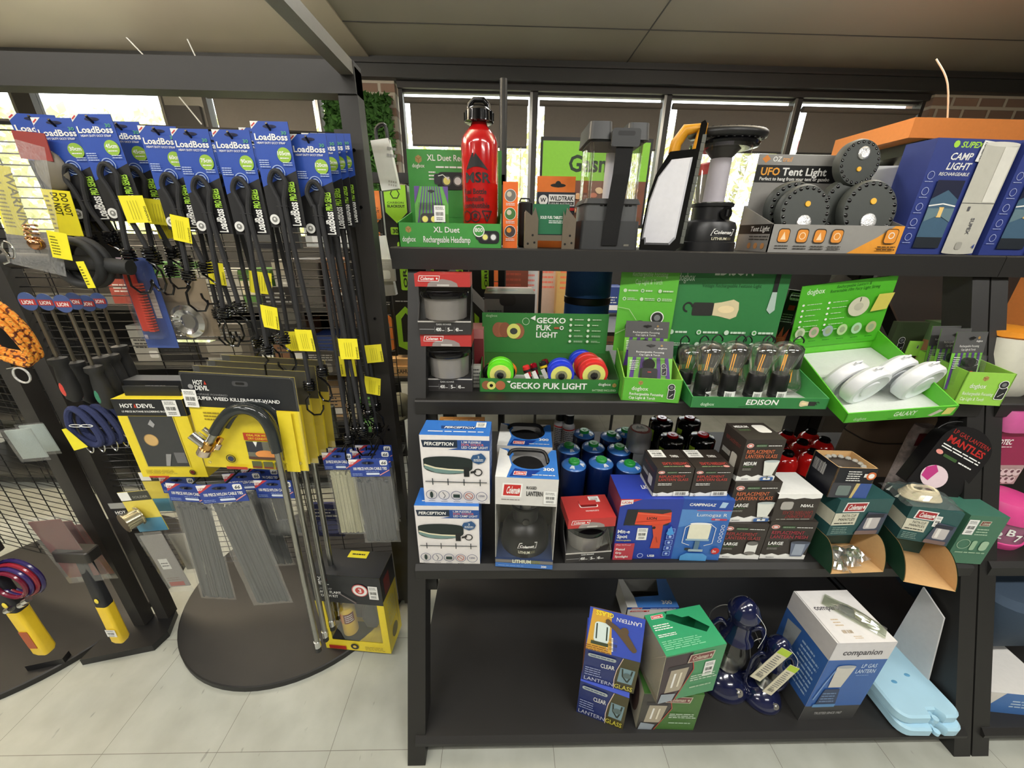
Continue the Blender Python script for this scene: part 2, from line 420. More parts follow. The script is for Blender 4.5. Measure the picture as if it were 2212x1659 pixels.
b = MB(); b.box((-6, 3.90, 2.715), (-1.6, 3.99, 2.76), ALU); b.box((-.93, 3.90, 2.715), (3.75, 3.99, 2.76), FRAMEP); struct('trim_2', b, 'slim metal window head rail')
def window(n, x0, x1, blind=True, bh=.33, top=HEAD, alu=True):
    f = MB(); y = WY - .04
    fm = ALU if alu else FRAMEP
    f.box((x0, y - .03, SILL), (x0 + .035, y + .05, top), FRAMEP); f.box((x1 - .035, y - .03, SILL), (x1, y + .05, top), FRAMEP)
    f.box((x1 - .035, y - .035, SILL), (x1 - .012, y - .03, top), fm)
    f.box((x0 + .035, y, top - .02), (x1 - .035, y + .05, top), FRAMEP); f.box((x0 + .035, y, SILL), (x1 - .035, y + .05, SILL + .05), fm)
    o = f.build('window_%d' % n, kind='structure')
    g = MB(); g.box((x0 + .035, y + .02, SILL + .05), (x1 - .035, y + .026, top - .02), GLASS); part(g, 'pane', o)
    if blind:
        k = MB(); zt = top - .065
        k.tube([(x0 + .05, y - .03, zt - .02), (x1 - .05, y - .03, zt - .02)], .024, BLIND, 12)
        k.box((x0 + .095, y - .034, zt - .02 - bh), (x1 - .055, y - .032, zt - .02), BLIND); k.box((x0 + .095, y - .04, zt - .035 - bh), (x1 - .055, y - .026, zt - .02 - bh), FRAMEP)
        part(k, 'roller_blind', o, 'dark grey roller blind pulled a third of the way down')
for i, (x0, x1, bl) in enumerate(((-2.62, -1.62, 1), (-.93, .25, 1), (.25, 1.43, 1), (1.43, 2.60, 1), (2.60, 3.75, 1), (-4.1, -2.95, 0), (-5.5, -4.2, 0))):
    window(i + 1, x0, x1, bl, alu=i not in (4,))
b = MB(); b.box((-2.95, 3.93, 0), (-2.62, 3.99, HEAD + .02), ALU); b.box((-2.93, 3.9, 2.2), (-2.64, 3.93, 2.55), FRAMEP); struct('trim_3', b)
b = MB(); b.box((-4.2, 3.93, 0), (-4.1, 3.99, HEAD), FRAMEP); struct('trim_4', b)
# garden outside the windows: pavement, hedge
LEAF = mat((224, 228, 160), .7, kind='hedge_leaves', scale=3, var=.35); LEAF2 = mat((64, 108, 44), .6, kind='ivy_leaves', scale=20, var=.5); PAVE = mat((190, 185, 175), .9, kind='pavement')
b = MB(); b.box((-12, 4.3, -.15), (14, 16, -.1), PAVE); struct('ground', b)
rnd = random.Random(5)
def leafball(mb, n, a, e, size, m, rnd):
    """leaves scattered in a box a..e"""
    for i in range(n):
        c = Vector([rnd.uniform(a[k], e[k]) for k in range(3)]); u = Vector((rnd.gauss(0, 1), rnd.gauss(0, .6), rnd.gauss(0, 1))).normalized(); w = u.orthogonal().normalized()
        s_ = size * rnd.uniform(.6, 1.3)
        mb.add([tuple(c - u * s_), tuple(c + w * s_ * .5), tuple(c + u * s_), tuple(c - w * s_ * .5)], [(0, 1, 2, 3)], m)
b = MB(); leafball(b, 16000, (-11, 8.0, -.1), (12, 8.8, 3.6), .10, LEAF, rnd)
b.build('hedge', label='tall yellow-green hedge in daylight outside the shop windows', cat='hedge', kind='stuff')
sun = bpy.data.lights.new('sun', 'SUN'); sun.energy = 3.5; sun.angle = .05; so = bpy.data.objects.new('sun', sun); COL.objects.link(so)
so.rotation_euler = (radians(40), 0, radians(-160))
so.rotation_euler = Vector((.35, .75, -1)).to_track_quat('-Z', 'Y').to_euler()

# ---------------------------------------------------------------- black timber A-frame shelves
XL, XR = -.293, 1.525
ZS = [(1.515, 1.18, 1.60, .062), (1.085, 1.04, 1.66, .045), (.605, .865, 1.70, .048), (.092, .675, 1.75, .026)]   # top height, front y, rear y, lip height
SH1, SH2, SH3, SH4 = (z[0] for z in ZS)
def leany(z): return .64 + .37 * z
def shelf_unit(x0, x1, label, topx=None):
    t = thing('shelf_unit', label, 'shelf', TR((x0 + x1) / 2, 1.2, 0)); bx, by = (x0 + x1) / 2, 1.2
    def L(mb): mb.M = TR(-bx, -by, 0); return mb
    for s, x in ((0, x0), (1, x1 - .055)):
        mb = L(MB()); zt = 1.455
        pts = [(leany(0), 0), (leany(0) + .085, 0), (leany(zt) + .085, zt), (leany(zt), zt)]
        mb.loft([[(x, y, z) for y, z in pts], [(x + .055, y, z) for y, z in pts]], WOODK, False); part(mb, 'leg', t)
        mb = L(MB()); mb.box((x, 1.62, 0), (x + .055, 1.70, 1.455), WOODK); part(mb, 'leg', t)
        mb = L(MB()); mb.box((x + .004, leany(0) + .09, .03), (x + .05, 1.62, .085), WOODK); part(mb, 'side_rail', t)
    for i, (z, yf, yr, lip) in enumerate(ZS):
        mb = L(MB()); a, e = (x0, x1) if i == 0 else (x0 + .025, x1 - .025)
        if i == 0 and topx: a, e = topx
        mb.box((a, yf, z - .018), (e, yr, z - .0005), WOODK); ch = .014 if i > 1 else .004; q = [(yf, z - lip), (yf - .018, z - lip), (yf - .018, z - ch), (yf - .018 + ch, z), (yf, z)]; mb.loft([[(x, y_, z_) for y_, z_ in q] for x in (a, e)], WOODK, False)
        if i == 3: mb.box((x0 + .02, yf + .005, .03), (x1 - .02, yf + .03, .066), WOODK)
        if i: mb.box((a, yr - .04, z - .075), (e, yr, z - .018), WOODK)
        part(mb, 'shelf_board', t)
        if i in (1, 2):
            for x in (x0 + .055, x1 - .083): mb = L(MB()); mb.box((x, yf + .002, z - lip - .07), (x + .028, yf + .03, z - lip + .026), WOODK); part(mb, 'support_bracket', t)
    for x in (x0 + .06, x1 - .06):
        mb = L(MB()); s = 1 if x < (x0 + x1) / 2 else -1
        mb.tube([(x - .01 * s, 1.63, 1.40), (x + .42 * s, 1.66, .95)], .035, WOODK, 4); part(mb, 'brace', t)
    return t
shelf_unit(XL, XR, 'black timber slanted shelf unit of four shelves full of camping lights', (-.335, 1.529))
shelf_unit(XR + .006, XR + 1.75, 'black timber slanted shelf unit cut off by the right edge of the photo')
# ---------------------------------------------------------------- black steel rack frame on the left
b = MB(); RX0, RX1, RY0 = -3.4, -.385, 1.2
b.box((RX1 - .05, RY0 - .02, .02), (RX1, RY0 + .03, 1.945), FRAMEP)
b.box((RX0, RY0 - .025, 1.885), (RX1, RY0 + .03, 1.955), FRAMEP)
b.box((RX1 - .036, -1.2, 1.925), (RX1 - .002, RY0 - .025, 1.955), mat((120, 118, 110), .45, kind='worn_frame_paint'))  # same frame, lighter colour stands in for light on the beam's underside
for z in (1.90, 1.76, 1.62, 1.30, .9, .5): b.cyl((0, 0, 0), .004, .004, GLOSSK, 8, M=TR(RX1 - .025, RY0 - .0205, z) @ RX(90))
b.box((RX1, 0, 1.95), (RX1 + .001, .001, 1.951), FRAMEP)
b.build('steel_frame', label='black steel overhead frame and post standing left of the shelf unit', cat='frame')
def mesh_panel(mb, x0, x1, y0, y1, z0, z1, hz=.026, vx=.105, r=.0017):
    def X(t): return x0 + (x1 - x0) * t, y0 + (y1 - y0) * t
    n = int((z1 - z0) / hz)
    for i in range(n + 1):
        z = z0 + hz * i; a, e = X(0), X(1); mb.tube([(a[0], a[1], z), (e[0], e[1], z)], r, WIRE, 4)
    w = math.hypot(x1 - x0, y1 - y0); m = int(w / vx)
    for i in range(m + 1):
        a = X(i / m); mb.tube([(a[0], a[1] + .003, z0), (a[0], a[1] + .003, z1)], r * 1.1, WIRE, 4)
def gondola(label, cx, cy, r, x0, x1, y0, y1, z1, zb=.3, rear=True):
    t = thing('display_stand', label, 'stand', TR(cx, cy, 0))
    def L(): m = MB(); m.M = TR(-cx, -cy, 0); return m
    mb = L(); mb.lathe([(0, .0), (r, 0), (r, .022), (r - .004, .026), (0, .026)], WOODK, 72, TR(cx, cy, 0), caps=(False, False)); part(mb, 'round_base', t)
    mb = L(); mesh_panel(mb, x0, x1, y0, y1, zb, z1); part(mb, 'wire_grid', t)
    for x, y in ((x0, y0), (x1, y1)):
        mb = L(); mb.box((x - .022, y - .02, .026), (x + .022, y + .025, z1 + .01), FRAMEP); part(mb, 'post', t)
    mb = L(); mb.tube([(x0, y0, z1), (x1, y1, z1)], .007, WIRE, 6); part(mb, 'top_rail', t)
    if rear:
        mb = L(); mesh_panel(mb, x0 + .03, x1 - .03, y0 + .34, y1 + .34, zb, z1 - .2, hz=.052); part(mb, 'wire_grid', t)
    return t
G0, G1 = Vector((-1.43, 1.13, 0)), Vector((-.44, 1.21, 0))
gondola('black wire grid stand on a round base hung with stretch cords and cable ties', -.93, 1.34, .49, G0.x, G1.x, G0.y, G1.y, 1.80)
gondola('black wire grid stand at the far left edge hung with ropes and tools', -2.05, 1.25, .50, -2.55, -1.50, 1.36, 1.10, 1.72)
# ================================================================ things on the top shelf
GRN = P(70, 152, 70); GRN_D = P(52, 108, 52); GRN_L = P(120, 196, 62); GRN_LL = P(150, 205, 80); TAN = P(190, 148, 92); PURP = P(92, 60, 140)
GREY = P(110, 108, 104); DGREY = P(60, 60, 60); SILV = P(190, 188, 182); ORG = P(236, 126, 44); RED = P(196, 42, 40); YEL = P(240, 222, 60)
BLUE = P(40, 84, 170); NAVY = P(30, 40, 92); LBLUE = P(90, 160, 220); LIME = P(170, 220, 70)
def open_tray(mb, w, d, hf, hb, outer, inner, t=.003, floor=None):
    """card tray: low front, sides rising towards the back; outside printed, inside plain"""
    quads = []
    def wall(a, b_, c, d_, mo, mi):   # outer quad a,b,c,d (bottom L, bottom R, top R, top L) facing out; inner shifted
        a, b_, c, d_ = map(Vector, (a, b_, c, d_)); n = (b_ - a).cross(d_ - a).normalized() * t
        mb.add([a, b_, c, d_], [(0, 1, 2, 3)], mo); mb.add([a - n, b_ - n, c - n, d_ - n], [(3, 2, 1, 0)], mi)
        mb.add([d_, c, c - n, d_ - n], [(0, 1, 2, 3)], mi)
        mb.add([b_, b_ - n, c - n, c], [(0, 1, 2, 3)], mi); mb.add([a - n, a, d_, d_ - n], [(0, 1, 2, 3)], mi)
    ym = d * .08
    wall((0, 0, 0), (w, 0, 0), (w, 0, hf), (0, 0, hf), outer, inner)
    wall((w, 0, 0), (w, d, 0), (w, d, hb), (w, 0, hf), outer, inner)
    wall((0, d, 0), (0, 0, 0), (0, 0, hf), (0, d, hb), outer, inner)
    wall((w, d, 0), (0, d, 0), (0, d, hb), (w, d, hb), outer, inner)
    mb.add([(0, 0, .0015), (w, 0, .0015), (w, d, .0015), (0, d, .0015)], [(0, 1, 2, 3)], floor or inner)
    mb.add([(0, 0, 0), (w, 0, 0), (w, d, 0), (0, d, 0)], [(3, 2, 1, 0)], outer)
def dogmark(p, x, y, h, m=WH, w=None):
    p.text('dogbox', x, y, h, m, w=w, bold=.005)
    return p
def dogcube(p, x, y, r):
    p.poly([(x + r * p.H / p.W * cos(radians(30 + 60 * i)), y + r * sin(radians(30 + 60 * i))) for i in range(6)], P(170, 140, 84))
    p.line([(x, y), (x, y - r)], r * .2, P(150, 110, 60)); p.line([(x, y), (x + r * .8 * p.H / p.W, y + r * .5)], r * .2, P(150, 110, 60)); p.line([(x, y), (x - r * .8 * p.H / p.W, y + r * .5)], r * .2, P(150, 110, 60))
def lamp_icon(p, x, y, s):
    """two-eyed headlamp drawing, s = height fraction"""
    k = p.H / p.W
    p.rr(x - s * .9 * k, y - s * .5, x + s * .9 * k, y + s * .5, s * .3, P(34, 34, 38)); p.rr(x - s * 1.1 * k, y - s * .2, x - s * .7 * k, y + s * .4, s * .15, P(50, 50, 56))
    p.circ(x - s * .3 * k, y, s * .3, P(90, 90, 90)); p.circ(x - s * .3 * k, y, s * .22, P(235, 230, 130)); p.circ(x + s * .4 * k, y, s * .3, P(90, 90, 90)); p.circ(x + s * .4 * k, y, s * .22, P(225, 225, 225))
def icons(p, x0, y0, cols, rows, dx, dy, h, m, seed=1):
    for i in range(cols):
        for j in range(rows):
            x, y = x0 + i * dx, y0 - j * dy
            p.circ(x, y, h, m, 10); p.circ(x, y, h * .55, GRN, 8) if (i + j) % 2 else None
            p.lines(x + h * 1.6 * p.H / p.W, y - h * .8, x + dx * .75, y + h * .8, 1 + (j % 2), m, .5, seed + i + j)
# --- headlamp display tray
M, w, h = fy(SH1, (862, 519), (1082, 526), (853, 480), 1.19)
HF = h; D = .19
t = thing('display_tray', 'green card display tray for headlamps with an upright header, on the top shelf', 'display tray', M)
b = MB(); open_tray(b, w, D, HF, .105, GRN, GRN)
p = b.face('front', (0, 0, 0), (w, D, HF))
dogcube(p, .10, .72, .14); dogmark(p, .035, .22, .22, w=.13); p.text('XL Duet', .47, .62, .22, WH, al='C', bold=.012); p.text('Rechargeable Headlamp', .24, .20, .25, WH, w=.46, bold=.012)
lamp_icon(p, .88, .45, .52); p.circ(.785, .7, .24, GRN); p.ring(.785, .7, .25, .04, WH); p.text('800', .785, .66, .16, WH, al='C', bold=.02)
part(b, 'tray', t)
b = MB(); hz = at(880, 322, y=M.translation.y + D).z - SH1 - .07
hx0 = w * .02
b.box((0, D - .004, .09), (w, D - .001, hz + .07), GRN)
p = b.face('front', (0, D - .004, .09), (w, D, hz + .07))
dogcube(p, .12, .86, .06); dogmark(p, .05, .74, .055, w=.13); p.text('XL Duet Rechargeable', .21, .84, .085, WH, w=.66, bold=.012); p.lines(.30, .72, .62, .78, 1, WH)
p.lines(.22, .55, .30, .70, 3, WH); lamp_icon(p, .46, .55, .26); p.line([(.32, .62), (.37, .64), (.42, .58)], .012, WH); p.poly([(.43, .55), (.40, .60), (.44, .61)], WH); icons(p, .10, .38, 2, 4, .13, .09, .02, WH)
part(b, 'header_card', t)
def blister(root_or_M, w, h, d, name, label, cat, card, paint, lump=None, group=None, rot=None, taper=True, hang=True):
    t = thing(name, label, cat, root_or_M, group)
    b = MB(); c = w * .16 if taper else .004
    out = [(0, 0), (w, 0), (w, h - c), (w - c, h), (c, h), (0, h - c)]
    b.loft([[(x, .0012, z) for x, z in out], [(x, .002, z) for x, z in out]], card, False)
    b.v, b.f, b.mi, b.sm = b.v, b.f, b.mi, b.sm
    p = Panel(b, (0, .0012, 0), (1, 0, 0), (0, 0, 1), w, h); paint(p)
    if hang: p.ell(.5, .90, .10, .018, P(20, 20, 20)); p.circ(.5, .895, .03, P(20, 20, 20))
    part(b, 'card', t)
    b = MB(); q = [(w * .12, h * .08), (w * .88, h * .08), (w * .88, h * .62), (w * .12, h * .62)]
    b.loft([[(x, 0.0, z) for x, z in q], [(w / 2 + (x - w / 2) * .9, -d, h * .35 + (z - h * .35) * .93) for x, z in q]], BLIST, False, caps=(False, True))
    b.loft([[(x, -.0004, z) for x, z in out], [(x, .0008, z) for x, z in out]], BLIST, False, caps=(False, False))
    part(b, 'clear_blister', t)
    if lump: b = MB(); lump(b); part(b, 'lamp', t)
    return t
def paint_duet(p):
    p.rect(0, 0, 1, 1, P(96, 170, 70)); 
    for i in range(8):
        x = .02 + i * .125; p.poly([(x, 0), (x + .055, 0), (.5 + (x + .05 - .5) * .55, 1), (.5 + (x - .5) * .55, 1)], PURP)
    p.poly([(0, .6), (0, 1), (.16, 1)], PURP); p.poly([(1, .6), (1, 1), (.84, 1)], PURP)
def lump_duet(b):
    b.loft([[(x, -.002, z) for x, z in rrect(.016, .012, .078, .05, .012)], [(x, -.022, z) for x, z in rrect(.02, .015, .074, .047, .01)]], BLACKP)
    for x in (.034, .06): b.cyl((0, 0, 0), .0105, .004, P(90, 90, 90), 20, M=TR(x, -.022, .030) @ RX(90)); b.cyl((0, 0, 0), .0085, .005, mat((235, 226, 120), .3, kind='led_yellow'), 20, M=TR(x, -.022, .030) @ RX(90))
a = at(905, 493, y=M.translation.y + .02)
t = blister(TR(M.translation.x + .045, M.translation.y + .035, SH1 + .044) @ RX(-8), .10, .125, .026, 'headlamp_pack', 'purple and green blister pack with a two-eyed headlamp in the tray', 'headlamp', P(96, 170, 70), paint_duet, lump_duet, taper=False)
price(t, None, (.062, -.028, .022), (1, 0, 0), (0, 0, 1), .032, .045)
# --- red fuel bottle
c = at(1038, 470, y=M.translation.y + .10); r = 37.5 / 800 * ((Vector((c.x, c.y, 1.6)) - Vector((0, 0, CAM_H))).dot(CF))
zt = at(1038, 214, y=c.y).z - SH1; k = zt / .29
t = thing('fuel_bottle', 'tall glossy red metal fuel bottle with black loop cap', 'bottle', TR(c.x, c.y, SH1 + .002))
b = MB(); REDM = mat((186, 20, 22), .18, .0, kind='red_enamel', coat=1); zz = zt
H1 = zt * .70
prof = [(0, 0), (r * .9, 0), (r, .008), (r, H1), (r * .97, H1 + .012), (r * .86, H1 + .026), (r * .66, H1 + .040), (r * .50, H1 + .048), (r * .42, H1 + .055), (r * .40, H1 + .07)]
b.lathe(prof, REDM, 48)
p = cylpanel(b, r, 0, H1, 2.6, a_c=.20)
for i in range(26):
    x = .14 + .018 * i; t_ = (x - .14) / .46; top = .76 + .15 * min(1, t_ / .32) if t_ < .38 else (.87 + .04 * min(1, (t_ - .38) / .08) if t_ < .46 else .91 - .15 * (t_ - .46) / .54); bo = .755 + .03 * sin(pi * t_); p.rect(x, min(bo, top - .004), x + .019, top, BK, False)
p.k += 1
p.text('MSR', .13, .64, .09, BK, w=.54, bold=.03); p.text('Fuel Bottle', .08, .53, .05, BK, w=.50, bold=.012); p.text('Bouteille', .12, .46, .05, BK, w=.40, bold=.012); p.text('combustible', .08, .395, .05, BK, w=.56, bold=.012)
for x in (.14, .34): p.ring(x, .31, .06, .010, BK, 8)
p.circ(.34, .32, .02, BK, 10); p.line([(.30, .285), (.38, .33)], .009, BK); p.line([(.30, .33), (.38, .285)], .009, BK)
p.line([(.48, .365), (.68, .365), (.58, .26), (.48, .365)], .011, BK); p.circ(.58, .32, .013, BK, 8); p.text('DANGER EXTREME', .08, .20, .038, BK, w=.64, bold=.012)
part(b, 'bottle', t)
b = MB(); z0 = H1 + .07; b.lathe([(r * .45, z0 - .012), (r * .76, z0 - .01), (r * .74, z0 + .016), (r * .62, z0 + .022), (r * .45, z0 + .028), (0, z0 + .028)], GLOSSK, 24)
for i in range(12): b.box((-.0018, r * .70, z0 - .006), (.0018, r * .79, z0 + .014), GLOSSK, M=RZ(30 * i))
b.tube([(-r * .5, 0, z0 + .02), (-r * .48, 0, zt - .016), (-r * .25, 0, zt - .004), (r * .25, 0, zt - .004), (r * .48, 0, zt - .016), (r * .5, 0, z0 + .02)], .0075, GLOSSK, 10)
part(b, 'cap', t)
# --- orange narrow matchbox carton
M, w, h = fy(SH1, (1086, 526), (1117, 527), (1088, 392), 1.22)
t = thing('fire_starter_box', 'narrow orange carton with three round photos, next to the red bottle', 'box', M)
b = MB(); D = .085; OR2 = P(232, 110, 44)
b.box((0, 0, 0), (w, D, h), OR2)
p = b.face('front', (0, 0, 0), (w, D, h))
for i, c_ in enumerate((P(120, 116, 110), P(70, 116, 60), P(70, 60, 60))):
    y = .80 - i * .27; p.circ(.5, y, .095, WH); p.circ(.5, y, .088, c_); p.circ(.42, y + .02, .04, P(200, 190, 170) if i < 2 else P(224, 140, 50), 12); p.lines(.2, y - .15, .8, y - .105, 2, WH)
part(b, 'carton', t)
b = MB(); b.box((w + .006, .02, h - .02), (w + .0075, .05, h + .09), P(200, 196, 120)); part(b, 'hang_tag', t)
# --- wildtrak box
M, w, h = fy(SH1, (1160, 524), (1243, 527), (1156, 376), 1.29); M = M @ TR(0, .06, 0)
t = thing('firelighter_box', 'black and orange hanging box of firelighters behind the folding stove', 'box', M)
b = MB(); hb = h * .80; D = .04
b.box((0, 0, 0), (w, D, hb), P(36, 42, 54)); b.box((0, D * .5, hb), (w, D * .5 + .002, h + .006), ORG)
p = b.face('front', (0, 0, 0), (w, D, hb))
p.circ(.16, .86, .09, WH); p.text('W', .16, .825, .07, BK, al='C', bold=.03); p.rect(.3, .76, .98, .96, WH); p.text('WILDTRAK', .33, .855, .075, BK, w=.62, bold=.03); p.rect(.32, .775, .96, .835, BK); p.text('LEISURE AUSTRALIA', .35, .787, .032, WH, w=.58)
p.rect(.04, .52, .2, .68, ORG); p.text('4', .08, .57, .08, WH, bold=.02); p.rect(.76, .68, .98, .73, RED); p.poly([(.5, .4), (.58, .62), (.66, .5), (.76, .64), (.82, .4)], P(226, 120, 40)); p.rect(0, 0, 1, .2, ORG)
p2 = Panel(b, (0, D * .5, hb), (1, 0, 0), (0, 0, 1), w, h + .006 - hb); p2.ell(.55, .45, .2, .12, BK); p2.circ(.55, .52, .2, BK)
b.build('carton', parent=t)
# --- folding stove with green tablets box
M, w, h = fy(SH1, (1133, 527), (1241, 530), (1135, 447), 1.2)
t = thing('folding_stove', 'small bare metal folding stove with punched feet', 'stove', M)
TIN = mat((176, 164, 150), .3, 1, kind='galvanised')
for s, x0, x1 in ((0, 0, w * .26), (1, w * .74, w)):
    b = MB()
    o = [(x0, 0), (x1, 0), (x1, h * .72), (x1 - .25 * (x1 - x0) * (1 if not s else 3), h), (x1 - (x1 - x0) * (.5 if not s else .85), h * .8), (x0, h * .93)]
    b.loft([[(x, 0, z) for x, z in o], [(x, .0015, z) for x, z in o]], TIN, False)
    p = Panel(b, (x0, 0, 0), (1, 0, 0), (0, 0, 1), x1 - x0, h)
    for x, y in ((.25, .12), (.75, .15), (.6, .33)): p.circ(x, y, .03, BK, 10)
    part(b, 'side_plate', t)
for s in (0, 1):
    b = MB(); x = 0 if not s else w - .0015; b.box((x, .0015, 0), (x + .0015, .05, h * .9), TIN); part(b, 'side_plate', t)
b = MB(); b.box((w * .24, .004, h * .22), (w * .76, .05, h * .24), TIN); b.box((w * .24, 0.003, h * .2), (w * .76, .0045, h * .34), TIN); part(b, 'tray', t)
b = MB(); b.box((w * .16, .008, h * .36), (w * .86, .04, h * 1.08), P(36, 104, 70)); p = b.face('front', (w * .16, .008, h * .36), (w * .86, .04, h * 1.08))
p.text('SOLID FUEL TABLETS', .20, .52, .09, WH, w=.62, bold=.02); p.lines(.44, .36, .84, .48, 2, WH)
b.build('fuel_tablet_box', M=M, label='dark green box of solid fuel tablets held in the metal folding stove', cat='box')
b = MB(); M, w, h = fy(SH1, (1120, 520), (1150, 521), (1120, 432), 1.3); b.rbox((0, .05, 0), (w, .14, h), BLACKP, .01); b.tube([(w * .1, .09, h), (w * .2, .09, h + .012), (w * .8, .09, h + .012), (w * .9, .09, h)], .003, BLACKP, 6)
b.build('black_case', M=M, label='small black case standing between the orange carton and the firelighter box', cat='case')
# --- tall camping lantern with strap
def rects(b, x0, x1, y0, y1, z0, z1, m, r=.01, tx=1., M=None):
    cx, cy = (x0 + x1) / 2, (y0 + y1) / 2
    b.loft([[(x, y, z0) for x, y in rrect(x0, y0, x1, y1, r)], [(cx + (x - cx) * tx, cy + (y - cy) * tx, z1) for x, y in rrect(x0, y0, x1, y1, r)]], m, True, M)
M, w, h = fy(SH1, (1252, 529), (1378, 531), (1285, 255), 1.21)
t = thing('camping_lantern', 'dark grey square camping lantern with a wide black strap over the front', 'lantern', M)
D = w * .95; DK = mat((54, 55, 56), .45, kind='grey_plastic'); zb = h * .42
b = MB(); rects(b, .0, w, 0, D, 0, h * .24, DK, .014, .97); rects(b, w * .05, w * .95, D * .05, D * .95, h * .24, zb - .012, mat((82, 83, 84), .4, kind='grey_plastic'), .014, .98); rects(b, w * .02, w * .98, D * .02, D * .98, zb - .014, zb, DK, .014, .92)
for x in (.30, .36, .72, .78):
    for z in (.36, .38): b.box((w * x, -.0005 + D * .05, h * z), (w * x + .008, D * .06, h * z + .003), GLOSSK)
part(b, 'base', t)
b = MB(); rects(b, w * .08, w * .92, D * .08, D * .92, zb, h * .86, GLASS, .012); part(b, 'clear_housing', t)
b = MB()
for x, y in ((.12, .12), (.88, .12), (.12, .88), (.88, .88)): b.tube([(w * x, D * y, zb), (w * x, D * y, h * .86)], .004, clear('clear_column', gloss=.3), 8)
b.tube([(w * .5, D * .5, zb), (w * .5, D * .5, h * .80)], .014, mat((225, 222, 228), .4, kind='diffuser'), 16); part(b, 'light_tube', t)
b = MB(); rects(b, w * .07, w * .93, D * .07, D * .93, h * .845, h * .90, DK, .016)
rects(b, w * .02, w * .40, D * .02, D * .98, h * .86, h * .99, DK, .014, .92); rects(b, w * .62, w * .98, D * .02, D * .98, h * .86, h * .985, DK, .014, .92); b.tube([(w * .35, D * .5, h * .965), (w * .7, D * .5, h * .965)], .005, CHROME, 8)
part(b, 'top_cap', t)
b = MB(); STRAP = mat((15, 15, 16), .85, kind='webbing', scale=500, bump=.5)
path = [(w * .50, -.004, .012), (w * .52, -.006, h * .3), (w * .56, -.014, h * .6), (w * .58, -.006, h * .82), (w * .57, D * .2, h * .95)]
for i in range(4):
    a, c = path[i], path[i + 1]; b.loft([[(a[0] + dx, a[1] + dy, a[2]) for dx, dy in ((-.024, 0), (.024, 0), (.024, .002), (-.024, .002))], [(c[0] + dx, c[1] + dy, c[2]) for dx, dy in ((-.024, 0), (.024, 0), (.024, .002), (-.024, .002))]], STRAP, False)
part(b, 'strap', t)
b = MB(); b.loft([[(x, -.012, z) for x, z in rrect(w * .36, h * .80, w * .80, h * .93, .008)], [(x, -.003, z) for x, z in rrect(w * .36, h * .80, w * .80, h * .93, .008)]], DK); Panel(b, (w * .36, -.012, h * .80), (1, 0, 0), (0, 0, 1), w * .44, h * .13).rr(.2, .6, .8, .85, .1, BK)
part(b, 'buckle', t)
b = MB(); b.box((w * .86 - .02, -.0005, .01), (w * .86 - .004, 0, .016), CHROME); part(b, 'catch', t)
# --- flood light with white panel and yellow handle, turned to the right
a0 = at(1380, 524, z=SH1); a1 = at(1484, 530, z=SH1); x = (a1 - a0).normalized(); y = Vector((0, 0, 1)).cross(x)
M, w, h = fy(SH1, (1381, 526), (1474, 531), (1395, 262), 1.25, 1.20)
zt = at(1460, 256, y=1.2).z - SH1
t = thing('work_light', 'white panel work light with black frame and yellow handle', 'work light', M)
WHL = mat((228, 228, 234), .35, kind='diffuser'); YH = mat((214, 150, 26), .4, kind='yellow_plastic'); d = .05; hh = zt
outl = [(0, 0), (w * .86, 0), (w * .97, .012), (w * 1.0, h * .3), (w * 1.08, hh - .01), (w * 1.02, hh), (w * .7, hh * .985), (w * .50, hh * .93), (w * .42, hh * .80), (w * .16, hh * .62), (w * .06, hh * .45), (0, hh * .18)]
b = MB(); b.loft([[(px_, yy, pz) for px_, pz in outl[:6] + [(w * .95, hh * .985), (w * .93, hh * .8), (w * .40, hh * .79)] + outl[9:]] for yy in (.006, d)], GLOSSK, False)
part(b, 'frame', t)
for yy, sgn in ((.0055, -1), (d + .0005, 1)):
    b = MB(); q = [(0.004, h * .09), (w * .10, h * .09), (w * .12, h * .045), (w * .70, h * .045), (w * .82, h * .10), (w * .90, hh * .74), (w * .46, hh * .73), (w * .22, hh * .60), (w * .09, hh * .40)]
    mid = [(w * .45 + (x_ - w * .45) * .9, hh * .4 + (z_ - hh * .4) * .95) for x_, z_ in q]
    b.loft([[(x_, yy, z_) for x_, z_ in q], [(x_, yy + sgn * .008, z_) for x_, z_ in mid]], WHL, False); part(b, 'light_panel', t)
b = MB(); b.tube([(w * .98, d / 2, hh * .80), (w * 1.0, d / 2, hh * .96), (w * .66, d / 2, hh * .95), (w * .50, d / 2, hh * .86), (w * .48, d / 2, hh * .78)], .016, YH, 10); part(b, 'handle', t)
b = MB(); SIDEG = mat((92, 94, 88), .6, kind='rubber_grip')
for i in range(14):
    z = h * .06 + i * (hh * .9 - h * .06) / 14; b.box((w * (.93 + .11 * (z / hh)), .004, z), (w * (1.01 + .11 * (z / hh)), d + .002, z + hh * .058), SIDEG)
part(b, 'rubber_edge', t)
